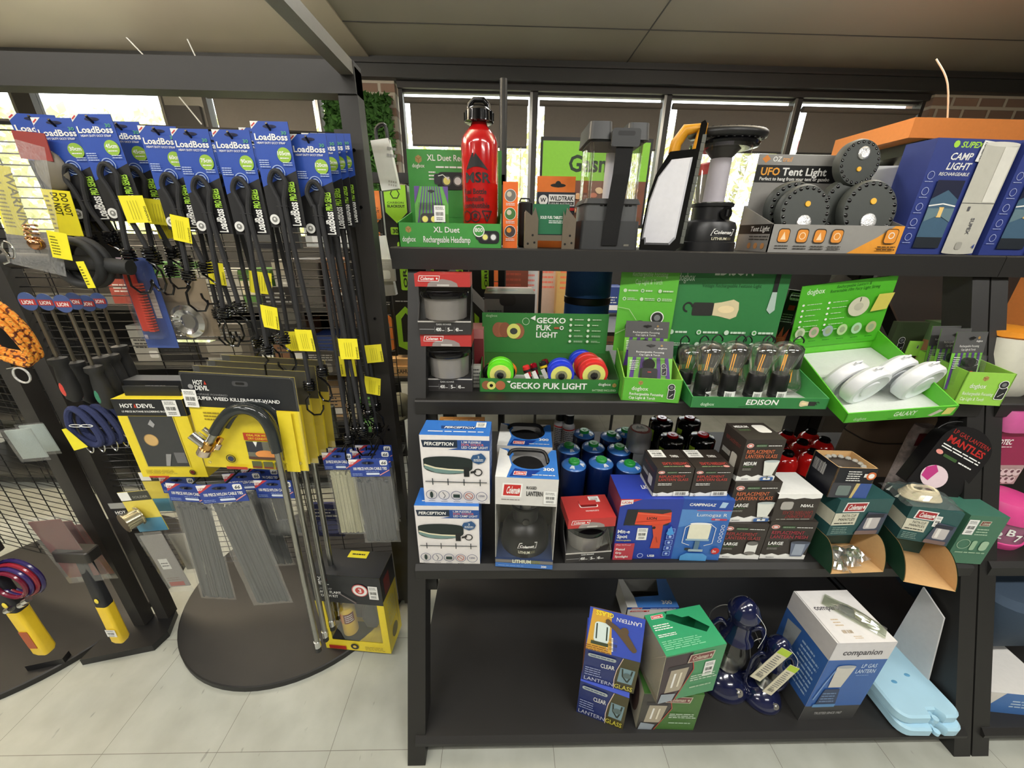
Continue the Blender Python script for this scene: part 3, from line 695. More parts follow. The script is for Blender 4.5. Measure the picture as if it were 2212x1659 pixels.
# --- black lantern
def dome_lantern(M, w, h, name, label, logo=True, full=True, group=None):
    t = thing(name, label, 'lantern', M, group); r = w / 2; c = TR(r, r, 0); BL = mat((30, 30, 32), .35, kind='lantern_black')
    b = MB(); b.lathe([(0, 0), (r, 0), (r, .004), (r * .99, h * .075), (r * .94, h * .08), (r * .93, h * .20), (r * .86, h * .245), (r * .70, h * .26), (r * .64, h * .265), (r * .64, h * .37), (r * .70, h * .375), (r * .71, h * .40), (0, h * .40)], BL, 40, c)
    if logo:
        p = cylpanel(b, r * .93, h * .08, h * .13, 1.5, -.05, r, r); p.k = 6
        p.poly([(.30, .40), (.86, .40), (.92, .82), (.36, .82)], WH); p.poly([(.32, .44), (.84, .44), (.895, .78), (.375, .78)], BK); p.text('Coleman', .36, .50, .2, WH, w=.46, bold=.03, shear=.2); p.text('LITHIUM', .34, .12, .16, P(220, 216, 190), w=.36, bold=.02)
        p.text('300', .71, .12, .16, P(150, 140, 110), w=.12)
        p = cylpanel(b, r * .64, h * .27, h * .10, 1.6, .25, r, r); p.line([(.4, .85), (.46, .92)], .05, WH); p.line([(.5, .93), (.54, .93)], .05, WH); p.line([(.6, .92), (.66, .85)], .05, WH)
    part(b, 'base', t)
    b = MB(); b.cyl((0, 0, 0), r * .2, .012, GLOSSK, 20, M=c @ TR(r * .16, -r * .62, h * .315) @ RX(90)); b.box((r * 1.13, r * .18, h * .29), (r * 1.19, r * .3, h * .345), BLACKP); part(b, 'knob', t)
    if not full: return t
    b = MB(); b.lathe([(r * .64, h * .40), (r * .66, h * .44), (r * .80, h * .62), (r * .90, h * .84)], GLASS, 36, c, caps=(False, False)); part(b, 'glass_globe', t)
    b = MB(); b.lathe([(r * .66, h * .395), (r * .67, h * .408), (r * .60, h * .41)], CHROME, 32, c); b.lathe([(r * .36, h * .40), (r * .34, h * .76), (0, h * .765)], mat((196, 190, 200), .5, kind='diffuser'), 20, c); b.lathe([(r * .30, h * .76), (r * .66, h * .86)], BLACKP, 20, c); part(b, 'light_tube', t)
    b = MB(); b.lathe([(r * .8, h * .83), (r * 1.06, h * .845), (r * 1.08, h * .865), (r * .9, h * .90), (r * .86, h * .93), (r * .5, h * .95), (r * .46, h * .985), (0, h)], GLOSSK, 40, c); part(b, 'top_cap', t)
    b = MB(); pts = [(r * cos(radians(a)) * 1.12, r * .9 * sin(radians(a)) - r * .1, h * .935 + .006 * sin(radians(a))) for a in range(150, 391, 12)]
    b.tube(pts, .0125, BLACKP, 10, M=c); 
    for q in pts[4:-4]: b.tube([(q[0], q[1], q[2] - .0135), (q[0], q[1], q[2] + .0135)], .004, BLACKP, 6, M=c)
    part(b, 'carry_handle', t)
    return t
M, w, h = fy(SH1, (1492, 528), (1614, 533), (1500, 253), 1.19); dome_lantern(M, w, h, 'camping_lantern', 'black round camping lantern with clear globe and folded carry handle, on the top shelf')
# --- red-lidded tub and stove carton behind
b = MB(); q = at(1522, 470, y=1.42); b.lathe([(0, 0), (.045, 0), (.045, .14), (0, .14)], P(120, 120, 118), 28); b.lathe([(.047, .14), (.048, .17), (.044, .175), (0, .175)], P(176, 26, 38), 28)
o = b.build('canister', M=TR(q.x, q.y, SH1 + .095), label='grey tub with red lid behind the black lantern on the top shelf', cat='canister')
b = MB(); b.box((0, 0, 0), (.13, .09, .094), P(176, 116, 70)); p = b.face('front', (0, 0, 0), (.13, .09, .094)); p.lines(.1, .3, .9, .9, 4, P(110, 60, 40)); p.text('108', .35, .45, .2, P(110, 60, 40), bold=.02)
b.build('stove_carton', M=TR(q.x - .065, q.y - .045, SH1), label='brown printed carton standing under the red-lidded grey tub', cat='box')
# --- UFO tent light display box
def ufo_light(M, R, label):
    t = thing('tent_light', label, 'tent light', M, 'grey round tent lights in the display box')
    b = MB(); GR = mat((62, 66, 63), .55, kind='grey_plastic'); prof = [(0, 0), (R * .9, 0), (R, .006), (R, .020), (R * .93, .028), (R * .5, .030), (0, .030)]
    b.lathe(prof, GR, 44)
    for i in range(22):
        a = 2 * pi * i / 22; b.ball((R * .84 * cos(a), R * .84 * sin(a), .0275), (R * .075, R * .075, .003), GLOSSK, n=10, k=5); b.ball((R * .84 * cos(a) + .001, R * .84 * sin(a) + .001, .0300), (R * .018, R * .018, .001), CHROME, n=6, k=4)
    part(b, 'body', t)
    b = MB(); b.lathe([(0, .0302), (R * .27, .0302), (R * .27, .033), (R * .2, .036), (0, .034)], mat((230, 230, 230), .12, .7, kind='reflector', bump=.8, scale=300), 24, TR(0, -R * .38, 0)); part(b, 'reflector', t)
    b = MB(); b.lathe([(R * .1, .0303), (R * .1, .033), (0, .033)], mat((240, 180, 30), .4, kind='yellow_button'), 16, TR(0, R * .28, 0)); part(b, 'button', t)
    return t
M, w, h = fy(SH1, (1657, 537), (1937, 538), (1672, 484), 1.19); D = .17
t = thing('display_box', 'grey and orange card display box for round tent lights', 'display box', M)
b = MB(); GB = P(150, 148, 144); open_tray(b, w, D, h, .14, GB, P(120, 118, 114))
p = b.face('front', (0, 0, 0), (w, D, h)); p.poly([(.62, 0), (1, 0), (1, 1), (.93, 1), (.82, .6)], P(236, 160, 60))
for i, x in enumerate((.10, .24, .37, .50)): p.rr(x - .045, .34, x + .045, .86, .12, P(60, 50, 40)); p.rr(x - .04, .38, x + .04, .82, .1, P(226, 146, 60)); p.ring(x, .60, .13, .03, P(250, 220, 180), 12) if i % 2 else p.poly([(x - .02, .46), (x + .02, .46), (x, .74)], P(250, 220, 180)); p.lines(x - .05, .1, x + .05, .28, 2, P(70, 68, 64))
p.rr(.86, .36, .96, .90, .12, P(60, 50, 40)); p.rr(.865, .39, .955, .87, .1, P(230, 150, 60)); p.ring(.91, .66, .12, .03, WH, 12); p.lines(.83, .1, .97, .3, 2, P(70, 50, 30))
p = b.face('left', (0, 0, 0), (w, D, .1)); p.rect(.02, .52, .98, .80, BK); p.text('Tent Light', .38, .6, .14, WH, w=.55, shear=.2, bold=.02); p.lines(.4, .32, .95, .48, 2, P(60, 60, 58))
for x in (.45, .65, .85): p.circ(x, .17, .09, P(206, 146, 90))
part(b, 'tray', t)
hz = at(1645, 333, y=M.translation.y + D).z - SH1
xo = at(1640, 333, y=M.translation.y + D).x - M.translation.x; xe = at(1893, 345, y=M.translation.y + D).x - M.translation.x
b = MB(); b.box((xo, D - .004, .1), (xe, D - .001, hz), GB); p = b.face('front', (xo, D - .004, .1), (xe, D, hz))
p.poly([(.03, .93), (.065, .99), (.10, .93), (.065, .87)], P(226, 140, 60)); p.text('OZ', .12, .895, .07, WH, bold=.03); p.text('trail', .20, .895, .07, P(230, 170, 110), bold=.02, shear=.15)
p.rect(0, .58, 1, .84, BK); p.text('UFO', .04, .69, .11, P(244, 170, 60), w=.16, bold=.04); p.text('Tent Light', .22, .69, .11, WH, w=.38, bold=.04); p.text('Perfect to hang from your tent or gazebo', .04, .61, .05, WH, w=.60, bold=.02)
part(b, 'header_card', t)
MI = M.translation
def disc_at(u, v, yy, R, tilt, label, roll=0):
    q = at(u, v, y=yy); return ufo_light(Matrix.Translation(q) @ RX(90 - tilt) @ RZ(roll), R, label)
dd = lambda q: (q - Vector((0, 0, CAM_H))).dot(CF)
for u, v, yo, rp, tl, lab in ((1724, 463, .072, 56, 10, 'grey round tent light at the front left of the display box'), (1861, 459, .072, 61, 10, 'grey round tent light at the front right of the display box'),
                              (1700, 456, .115, 56, 10, 'grey round tent light behind the left one in the display box'), (1815, 452, .115, 58, 10, 'grey round tent light behind the right one in the display box'),
                              (1840, 357, .125, 46, 6, 'grey round tent light perched in front of the display box header')):
    q = at(u, v, y=MI.y + yo); disc_at(u, v, MI.y + yo, rp / 800 * dd(q), tl, lab, 175 if 'perched' in lab else -4)
# --- white boxes and blue camp light boxes
M = TR(at(1845, 500, y=1.40).x, 1.40, SH1) @ RZ(-12)
t = thing('lamp_box', 'white lamp box with a line drawing, standing behind the tent light display', 'box', M)
h = .27; w = .19; b = MB(); D = .16; b.box((0, 0, 0), (w, D, h), P(216, 218, 212)); p = b.face('front', (0, 0, 0), (w, D, h)); p.rect(.42, .94, .7, 1, P(60, 84, 150)); p.line([(.3, .55), (.6, .6), (.9, .58)], .02, P(150, 160, 160)); p.ring(.5, .53, .1, .01, P(150, 160, 160)); p.lines(.2, .4, .5, .46, 2, P(150, 150, 150)); p.rect(0, .08, 1, .12, P(60, 84, 150))
p = b.face('left', (0, 0, 0), (w, D, h)); p.rect(.2, .9, .8, .95, P(120, 110, 110)); p.line([(.2, .2), (.3, .6), (.9, .8)], .01, P(150, 160, 160)); part(b, 'carton', t)
CB = P(48, 62, 132)
def camp_box(M, w, h, label, cyl=True):
    t = thing('camp_light_box', label, 'box', M, None); b = MB(); D = .09
    b.box((0, 0, 0), (w, D, h), CB); p = b.face('front', (0, 0, 0), (w, D, h))
    p.text('SUPEX', .30, .93, .045, LIME, w=.26, bold=.03, shear=.2); p.circ(.24, .955, .03, LIME, 8)
    p.text('CAMP', .22, .83, .055, WH, w=.26, bold=.02, shear=.2); p.text('LIGHT', .22, .75, .055, WH, w=.28, bold=.02, shear=.2); p.text('RECHARGEABLE', .16, .70, .026, WH, w=.36, shear=.2, bold=.01)
    for i in range(5): p.ring(.07, .70 - i * .135, .035, .005, P(170, 180, 220), 14); p.lines(.02, .64 - i * .135, .12, .655 - i * .135, 1, P(170, 180, 220))
    p.rect(.17, .06, .50, .66, P(70, 100, 124)); p.rect(.17, .06, .50, .16, P(36, 42, 50)); p.poly([(.17, .50), (.34, .58), (.50, .50), (.50, .66), (.17, .66)], P(30, 34, 60)); p.line([(.17, .44), (.34, .46), (.50, .44)], .012, WH); p.rect(.31, .34, .37, .43, P(236, 196, 120)); p.poly([(.17, .3), (.34, .36), (.5, .3), (.5, .42), (.17, .42)], P(104, 130, 140)); p.rect(.315, .34, .365, .42, P(240, 204, 130))
    if cyl:
        p.poly([(.56, .02), (.97, .02), (.97, .96), (.56, .96)], P(196, 194, 182)); p.ell(.765, .96, .205, .02, P(220, 218, 208)); p.ell(.765, .02, .205, .015, P(196, 194, 182)); p.rect(.80, .48, .95, .94, P(226, 224, 214), False); p.line([(.56, .47), (.97, .47)], .005, P(90, 90, 90)); p.rect(.66, .40, .69, .44, P(90, 90, 96)); p.text('SUPEX', .76, .34, .035, P(90, 90, 96), rot=-90, bold=.02); p.rr(.70, .05, .78, .12, .02, P(170, 168, 158))
    p.text('4', .93, .06, .04, P(60, 80, 150), al='C', bold=.02)
    part(b, 'carton', t); price(t, None, (w * .52, -.0015, h * .82), (1, 0, -.1), (.1, 0, 1), w * .16, h * .17)
    return t
M, w, h = fy(SH1, (1938, 537), (2112, 537), (1975, 296), 1.22); camp_box(M @ RZ(2), w, h, 'blue camp light carton with a white price sticker, on the top shelf')
M, w, h = fy(SH1, (2116, 537), (2300, 540), (2160, 298), 1.22); camp_box(M @ TR(.004, .0, 0) @ RZ(3), w, h, 'blue camp light carton cut off by the right edge, beside its twin')
# ================================================================ things on the second shelf
def coleman_badge(p, x0, y0, x1, y1, fill=None, ink=None):
    fill = fill or RED; ink = ink or WH; s = (x1 - x0) * .06
    p.poly([(x0, y0), (x1 - s, y0), (x1, y1), (x0 + s, y1)], ink)
    e = (y1 - y0) * .10; g = e * p.H / p.W
    p.poly([(x0 + g, y0 + e), (x1 - s - g, y0 + e), (x1 - g, y1 - e), (x0 + s + g, y1 - e)], fill)
    p.text('Coleman', x0 + s + 2 * g, y0 + (y1 - y0) * .26, (y1 - y0) * .5, ink, w=(x1 - x0) * .60, bold=.035, shear=.2)
    p.ell(x1 - s * 2.1 - g * .6, (y0 + y1) / 2, s * .7, (y1 - y0) * .18, ink, 10)
CHAR = P(52, 50, 50); CRED = P(184, 56, 54)
def pot_box(M, w, h, D, name, label, group=None, topview=False, handle=False):
    """red and charcoal window box holding a glass pot with a black rim"""
    t = thing(name, label, 'lantern box', M, group)
    b = MB(); h1, h2 = h * .23, h * .80
    b.box((0, 0, 0), (w, D, h1), CHAR); b.box((0, 0, h2), (w, D, h), CRED); b.box((0, D - .002, h1), (w, D, h2), CHAR); b.box((0, D * .45, h1), (.002, D, h2), CHAR); b.box((w - .002, D * .45, h1), (w, D, h2), CHAR)
    b.poly = None
    for x in (0, w - .002): b.loft([[(x, 0, h1), (x, D * .45, h1), (x, D * .45, h1 + (h2 - h1) * .5)], [(x + .002, 0, h1), (x + .002, D * .45, h1), (x + .002, D * .45, h1 + (h2 - h1) * .5)]], CHAR, False)
    b.box((0, -.001, h1 - .003), (w, .0, h1 + .001), P(190, 186, 180))
    p = b.face('front', (0, 0, 0), (w, D, h1)); p.text('CLASSIC RECHARGE', .34, .72, .12, WH, w=.28, bold=.02)
    p.line([(.02, .4), (.3, .4)], .05, P(150, 150, 150)); p.text('400', .33, .26, .26, WH, w=.10, bold=.04); p.lines(.44, .26, .49, .36, 1, WH); p.text('5', .55, .26, .26, WH, bold=.03); p.lines(.59, .26, .65, .40, 1, WH); p.text('40', .70, .26, .26, WH, w=.06, bold=.04); p.lines(.77, .26, .84, .40, 1, WH)
    for x in (.31, .52, .68): p.line([(x, .2), (x, .6)], .02, P(150, 150, 150))
    p = b.face('front', (0, 0, h2), (w, D, h)); p.poly([(.22, 0), (.78, 0), (.76, .28), (.66, .5), (.5, .62), (.34, .5), (.24, .28)], P(150, 140, 136)); p.rect(.40, .05, .62, .2, P(200, 196, 190))
    coleman_badge(p, .06, .42, .46, .88)
    part(b, 'carton', t)
    b = MB(); b.box((.002, -.0006, h1), (w - .002, -.0001, h2), CLEAR); part(b, 'window_film', t)
    b = MB(); r = w * .44; c = TR(w / 2, D * .52, h1); hh = (h2 - h1)
    b.lathe([(0, 0), (r * .84, 0), (r * .92, .006), (r * .94, hh * .70), (r * .90, hh * .70), (r * .88, .01), (0, .008)], mat((150, 146, 142), .22, .35, kind='pot_shell'), 36, c); part(b, 'pot', t)
    b = MB(); b.lathe([(r * .8, hh * .69), (r * 1.04, hh * .68), (r * 1.08, hh * .76), (r * 1.05, hh * .84), (r * .9, hh * .80), (0, hh * .74)], GLOSSK, 36, c); part(b, 'rim', t)
    b = MB(); p = b.face('top', (0, 0, 0), (w, D, h))
    if handle:
        p.rr(.33, .46, .73, .66, .05, WH); p.rr(.35, .48, .71, .64, .05, P(110, 24, 24)); b.box((w * .34, D * .56, h + .001), (w * .72, D * .74, h + .003), CRED, M=TR(0, 0, 0)); p.lines(.42, .28, .70, .34, 2, WH)
        part(b, 'handle_flap', t)
    return t
M, w, h = fr(SH2, (917, 845), (1021, 846), (917, 722)); pot_box(M, w, h, .09, 'lantern_box', 'lower red and charcoal window box with a glass pot, by the left leg')
h0 = h; M, w2, h = fr(SH2, (913, 850), (1021, 850), (905, 592)); M2 = M.copy(); M2.translation = Vector((M.translation.x, M.translation.y + .012, SH2 + h0 + .001)); M, w, h = fr(SH2, (917, 845), (1021, 846), (907, 592)); pot_box(M2, w2, h - h0, .09, 'lantern_box', 'upper red and charcoal window box with a glass pot, stacked on its twin')
b = MB(); q = at(1040, 640, y=1.22); b.box((0, 0, 0), (.06, .10, .175), P(176, 110, 108)); p = b.face('front', (0, 0, 0), (.06, .10, .175)); p.rect(0, 0, 1, .82, P(110, 36, 40)); b.build('carton', M=TR(q.x - .055, 1.21, SH2), label='dull red carton half hidden behind the stacked pot boxes', cat='box')
b = MB(); b.box((0, 0, 0), (.03, .02, .075), P(160, 158, 150)); p = b.face('front', (0, 0, 0), (.03, .02, .075)); p.lines(.1, .1, .9, .9, 5, P(70, 70, 70)); q = at(1032, 800, y=1.13); b.build('price_card_box', M=TR(q.x - .02, 1.13, SH2), label='small grey printed carton squeezed between the pot boxes and the puk light tray', cat='box')
# windburner box
q0 = at(1046, 640, y=1.36); q1 = at(1156, 640, y=1.36); zt = at(1046, 634, y=1.36).z - SH2; w = (q1 - q0).length; b = MB(); D = .19
b.box((0, 0, 0), (w, D, zt), P(62, 58, 60)); p = b.face('front', (0, 0, 0), (w, D, zt)); p.rect(0, 0, .38, .93, P(150, 146, 140)); p.lines(.06, .3, .34, .8, 8, P(90, 90, 90)); p.text('Why WINDBURNER ?', .5, .70, .05, WH, w=.38, bold=.01); p.lines(.44, .6, .95, .66, 2, P(180, 180, 180)); p.rr(.30, .84, .62, .99, .06, P(50, 44, 44))
p = b.face('top', (0, 0, 0), (w, D, zt)); p.rect(0, 0, 1, 1, P(206, 150, 140)); p.rr(.3, .4, .68, .6, .1, BK); p.rect(.05, .3, .25, .6, P(220, 214, 200))
b.build('stove_box', M=TR(q0.x, 1.36, SH2), label='pink-topped charcoal stove carton with a slot handle, behind the puk light tray', cat='box')
# blue cooler bag
q0 = at(1229, 650, y=1.40); q1 = at(1329, 650, y=1.40); r = (q1.x - q0.x) / 2; zt = at(1270, 573, y=1.42).z - SH2; FAB = mat((48, 92, 160), .8, kind='nylon', scale=200, bump=.3)
t = thing('cooler_bag', 'round blue fabric bag with a black zip band, behind the green header cards', 'bag', TR(q0.x + r, 1.40 + r, SH2))
b = MB(); b.lathe([(0, 0), (r, 0), (r * 1.02, zt * .3), (r, zt * .93), (r * .9, zt), (0, zt)], FAB, 36); part(b, 'body', t)
b = MB(); b.lathe([(r * 1.0, zt * .60), (r * 1.04, zt * .61), (r * 1.04, zt * .67), (r * 1.0, zt * .68)], BLACKP, 36, caps=(False, False)); part(b, 'zip_band', t)
b = MB(); b.box((-r * .7, -r * .7, zt), (r * .6, r * .3, zt + .002), clear('wrap_film', gloss=.4, haze=.3)); part(b, 'clear_pocket', t)
# black narrow box with fire print
M, w, h = fr(SH2, (1683, 790), (1725, 790), (1690, 575)); q = at(1700, 640, y=1.36); b = MB(); w, h = .055, .30; b.box((0, 0, 0), (w, .03, h), P(24, 22, 24)); p = b.face('front', (0, 0, 0), (w, .03, h))
p.rr(.2, .88, .9, .97, .02, WH); p.rr(.24, .89, .86, .96, .02, BK); p.lines(.2, .88, .9, .96, 2, WH); p.rect(.35, .76, .8, .82, RED); p.lines(.15, .60, .95, .72, 4, P(190, 190, 190)); p.poly([(0, .30), (.2, .52), (.35, .42), (.55, .56), (.7, .42), (1, .54), (1, .30)], P(190, 80, 60)); p.lines(.1, .3, .9, .42, 6, P(230, 150, 90)); p.rect(0, 0, 1, .3, P(60, 30, 30))
b.build('fire_box', M=TR(q.x - w / 2, 1.36, SH2) @ RY(6), label='narrow black carton with a flame picture between two green header cards', cat='box')
# --- puk light tray
def dog_tray(M, w, h, D, hb, name, label, outer, inner, hdr, floor=None, tilt=8):
    """hdr = (x0, x1, z0, z1) of the header card in tray coordinates"""
    t = thing(name, label, 'display tray', M); b = MB(); open_tray(b, w, D, h, hb, outer, inner, floor=floor)
    pf = b.face('front', (0, 0, 0), (w, D, h)); pl = b.face('left', (0, 0, 0), (w, D, hb)); b2 = MB(); x0, x1, z0, z1 = hdr
    A = TR(0, D - .004, z0) @ RX(-tilt)
    b2.M = A; b2.box((x0, 0, 0), (x1, .003, z1 - z0), outer); ph = b2.face('front', (x0, 0, 0), (x1, .003, z1 - z0))
    return t, b, pf, b2, ph, pl
def puk(cx, cy, r, L, col, M, label, group):
    t = thing('puk_light', label, 'puk light', M @ TR(cx, cy, 0) @ RX(9), group)
    b = MB(); A = TR(0, 0, r) @ RX(90)
    b.lathe([(r * .78, L * .0), (r * .97, L * .0), (r, L * .06), (r, L * .42), (r * .95, L * .46), (r * .95, L * .54), (r, L * .58), (r, L * .94), (r * .96, L), (0, L)][::-1], col, 36, A @ TR(0, 0, -L))
    part(b, 'silicone_ring', t)
    b = MB(); A2 = TR(0, -.0005, r) @ RX(90)
    b.lathe([(r * .79, -.0), (r * .79, .002), (r * .3, .004), (0, .004)], mat((226, 226, 120), .3, kind='puk_face'), 32, TR(0, 0, 0) @ TR(0, 0, r) @ RX(90)); part(b, 'face', t)
    b = MB(); b.lathe([(r * .44, .004), (r * .44, .006), (r * .36, .0065), (0, .0065)], mat((150, 150, 120), .2, .6, kind='bezel'), 24, TR(0, 0, r) @ RX(90)); b.lathe([(r * .26, .0065), (r * .24, .010), (0, .011)], GLOSSK, 20, TR(0, 0, r) @ RX(90)); part(b, 'switch', t)
    return t
M, w, h = fr(SH2, (1036, 846), (1335, 850), (1034, 817)); D = .16
hz0, hz1 = h * .9, at(1045, 675, y=M.translation.y + D).z - SH2; FOAM = mat((214, 218, 212), .9, kind='foam', scale=150, bump=.4)
x0h = at(1040, 700, y=M.translation.y + D).x - M.translation.x; x1h = at(1311, 700, y=M.translation.y + D).x - M.translation.x
t, b, pf, b2, ph, pl = dog_tray(M, w, h, D, .095, 'display_tray', 'green GECKO PUK LIGHT card tray of bright round lights, on the second shelf', P(52, 122, 56), P(58, 110, 50), (x0h, x1h, .085, hz1 + .0), FOAM, 2)
pf.text('GECKO PUK LIGHT', .22, .28, .42, WH, w=.55, bold=.03); pf.circ(.05, .5, .32, P(150, 96, 66)); pf.circ(.085, .48, .30, P(220, 220, 120)); pf.circ(.085, .48, .12, BK); pf.circ(.15, .5, .34, P(176, 104, 70)); dogmark(pf, .85, .58, .2, w=.09); pf.text('BATTERIES INCLUDED', .81, .16, .14, P(190, 220, 180), w=.17, bold=.01); dogcube(pf, .965, .62, .16); pf.poly([(.195, .8), (.215, .7), (.225, .85), (.2, .85)], WH)
part(b, 'tray', t)
ph.text('GECKO', .43, .76, .13, WH, w=.23, bold=.02); ph.text('PUK', .43, .58, .13, WH, w=.12, bold=.02); ph.text('LIGHT', .43, .40, .13, WH, w=.17, bold=.02); dogmark(ph, .03, .90, .06, P(170, 200, 160), w=.09)
ph.ell(.13, .58, .05, .19, P(150, 92, 66)); ph.rect(.13, .40, .18, .76, P(160, 100, 70)); ph.ell(.18, .58, .045, .19, P(140, 84, 60)); ph.ell(.28, .55, .055, .2, P(150, 94, 66)); ph.ell(.25, .55, .055, .19, P(214, 216, 110)); ph.ell(.25, .55, .03, .08, P(60, 64, 60)); ph.ring(.345, .80, .09, .012, P(190, 220, 180), 14); ph.poly([(.38, .88), (.42, .82), (.42, .95)], WH)
ph.rect(.57, .62, .61, .67, P(170, 90, 60)); ph.ring(.63, .65, .05, .02, WH, 12)
for j in range(5):
    for i in range(2): x = .70 + i * .14; y = .86 - j * .135; ph.circ(x, y, .035, P(210, 226, 200), 8); ph.lines(x + .03, y - .025, x + .10, y + .025, 1 + (j > 2), P(190, 214, 180), seed=j + i)
part(b2, 'header_card', t)
LM = PL(104, 226, 40); BL_ = PL(36, 58, 214); RD = PL(214, 44, 42); ORP = PL(240, 130, 40)
rr_ = 31 / 800 * 1.27
dq = lambda u, v, yo: (M.inverted() @ at(u, v, y=M.translation.y + yo))
for (u, v, yo, rp, col, lab) in ((1081, 795, .012, 29, LM, 'lime green round puk light at the left front of the tray'), (1212, 800, .012, 28.5, BL_, 'blue round puk light at the middle front of the tray'), (1282, 795, .012, 31, RD, 'red round puk light at the right front of the tray'),
                                (1272, 778, .062, 29, RD, 'red round puk light behind the front red one'), (1258, 770, .105, 27, BL_, 'blue round puk light at the back of the tray behind the red ones')):
    q = dq(u, v, yo); r = rp / 800 * (at(u, v, y=M.translation.y + yo) - Vector((0, 0, CAM_H))).dot(CF)
    puk(q.x, yo, r, .045, col, M @ TR(0, 0, .016), lab, 'round puk lights in the green tray')
for i, (cc, lab, yo) in enumerate(((BLACKP, 'black oval clip lamp leaning behind the lime puk light', .055), (ORP, 'orange oval clip lamp behind the black oval one', .075))):
    q = dq(1078 + 4 * i, 772, yo); b = MB(); b.tube([(q.x + .036 * cos(a) * (1.25), 0, .042 + .030 * sin(a)) for a in [2 * pi * k / 28 for k in range(28)]], .0095, cc, 10, closed=True)
    b.build('clip_lamp', M=M @ TR(0, yo, .004), label=lab, cat='clip lamp')
for i, (u, v, cc, lab) in enumerate(((1150, 775, RD, 'short red key-ring torch with a white tag in the puk tray'), (1165, 785, mat((176, 20, 40), .2, .6, kind='red_metal'), 'shiny red metal torch leaning in the puk tray'), (1185, 775, YEL, 'black and yellow torch in the puk tray beside the red ones'), (1190, 768, mat((120, 20, 30), .3, .5, kind='red_metal'), 'dark red torch at the back of the puk tray'))):
    yo = .04 + .022 * i; q = dq(u, v, yo); t = thing('torch', lab, 'torch', M @ TR(q.x, yo, .008) @ RY(-18) @ RX(-12), None)
    b = MB(); b.lathe([(.009, 0), (.0095, .045), (.012, .05), (.012, .066), (.008, .07), (0, .07)], cc if i != 2 else BLACKP, 18, caps=(True, False)); part(b, 'barrel', t)
    b = MB(); b.lathe([(.0125, .047), (.0128, .055)], BLACKP if i != 2 else PL(240, 214, 50), 18, caps=(False, False)); b.lathe([(.0096, .01), (.0098, .03)], BLACKP if i != 2 else PL(240, 214, 50), 18, caps=(False, False)); part(b, 'grip_ring', t)
    if i < 3: b = MB(); b.box((-.006, -.0125, .01), (.008, -.0120, .045), WH, M=RY(-8)); part(b, 'paper_tag', t)
q = dq(1207, 768, .05); t = thing('torch', 'yellow-topped black key light with a white tag behind the blue puk light', 'torch', M @ TR(q.x, .055, .03)); b = MB(); b.rbox((-.012, 0, 0), (.014, .012, .034), BLACKP, .004); part(b, 'body', t); b = MB(); b.rbox((-.014, -.002, .030), (.016, .014, .046), PL(238, 220, 40), .004); part(b, 'cap', t)
b = MB(); b.box((-.02, -.006, .004), (.004, -.0055, .022), WH, M=RY(25)); part(b, 'paper_tag', t)
# --- cap light tray (narrow)
M, w, h = fr(SH2, (1341, 864), (1466, 871), (1350, 815)); D = .17; GL1 = P(92, 176, 56)
hz1 = at(1328, 560, y=M.translation.y + D).z - SH2; x0h = at(1323, 640, y=M.translation.y + D).x - M.translation.x; x1h = at(1442, 640, y=M.translation.y + D).x - M.translation.x
def cap_art(p, x, y, s):
    k = p.H / p.W; p.rr(x - s * .42 * k, y - s, x + s * .42 * k, y + s * .3, s * .16, WH); p.rr(x - s * .36 * k, y - s * .94, x + s * .36 * k, y + s * .25, s * .14, P(40, 42, 42)); p.circ(x - s * .1 * k, y + s * .55, s * .42, WH); p.circ(x - s * .1 * k, y + s * .55, s * .36, P(44, 46, 46)); p.circ(x - s * .1 * k, y + s * .55, s * .2, P(120, 124, 124))
    p.line([(x - s * .2 * k, y - s * .7), (x + s * .2 * k, y - s * .3)], s * .08, P(200, 200, 200))
t, b, pf, b2, ph, pl = dog_tray(M, w, h, D, .12, 'display_tray', 'narrow green card tray for cap lights, between the puk tray and the bulb tray', GL1, GRN_LL, (x0h, x1h, .11, hz1), P(100, 170, 60), 2)
dogcube(pf, .30, .80, .10); dogmark(pf, .16, .48, .16, w=.28); pf.text('Rechargeable Focusing', .13, .27, .11, WH, w=.58, bold=.012); pf.text('Cap Light & Torch', .13, .10, .11, WH, w=.45, bold=.012); cap_art(pf, .84, .5, .34); part(b, 'tray', t)
dogmark(ph, .35, .93, .045, P(180, 210, 170), w=.24); ph.text('Rechargeable Focusing', .2, .83, .05, P(180, 210, 170), w=.6); ph.text('Cap Light & Torch', .26, .75, .05, P(180, 210, 170), w=.46); icons(ph, .10, .68, 3, 2, .3, .09, .02, P(190, 214, 180)); cap_art(ph, .74, .30, .17); ph.ell(.28, .28, .12, .07, P(60, 66, 60)); ph.circ(.42, .28, .08, P(60, 66, 60)); ph.circ(.42, .28, .05, P(110, 116, 110)); ph.line([(0, .5), (.2, .48), (.35, .36)], .006, P(170, 200, 150)); ph.line([(0, .2), (.3, .3)], .006, P(170, 200, 150)); ph.line([(.45, .3), (.62, .12)], .006, P(170, 200, 150))
part(b2, 'header_card', t)
def paint_cap(p):
    p.rect(0, 0, 1, 1, P(122, 196, 70))
    for i in range(5): x = .02 + i * .22; p.poly([(x, 0), (x + .10, 0), (.5 + (x + .1 - .5) * .8, .66), (.5 + (x - .5) * .8, .66)], PURP)
    p.rect(0, .64, 1, 1, P(84, 84, 84)); p.text('Rechargeable Focusing', .18, .74, .035, WH, w=.62); p.text('Cap Light & Torch', .25, .68, .035, WH, w=.46); dogcube(p, .74, .90, .025); dogmark(p, .66, .83, .03, w=.2); cap_art(p, .82, .40, .13); p.lines(.04, .36, .24, .58, 6, WH)
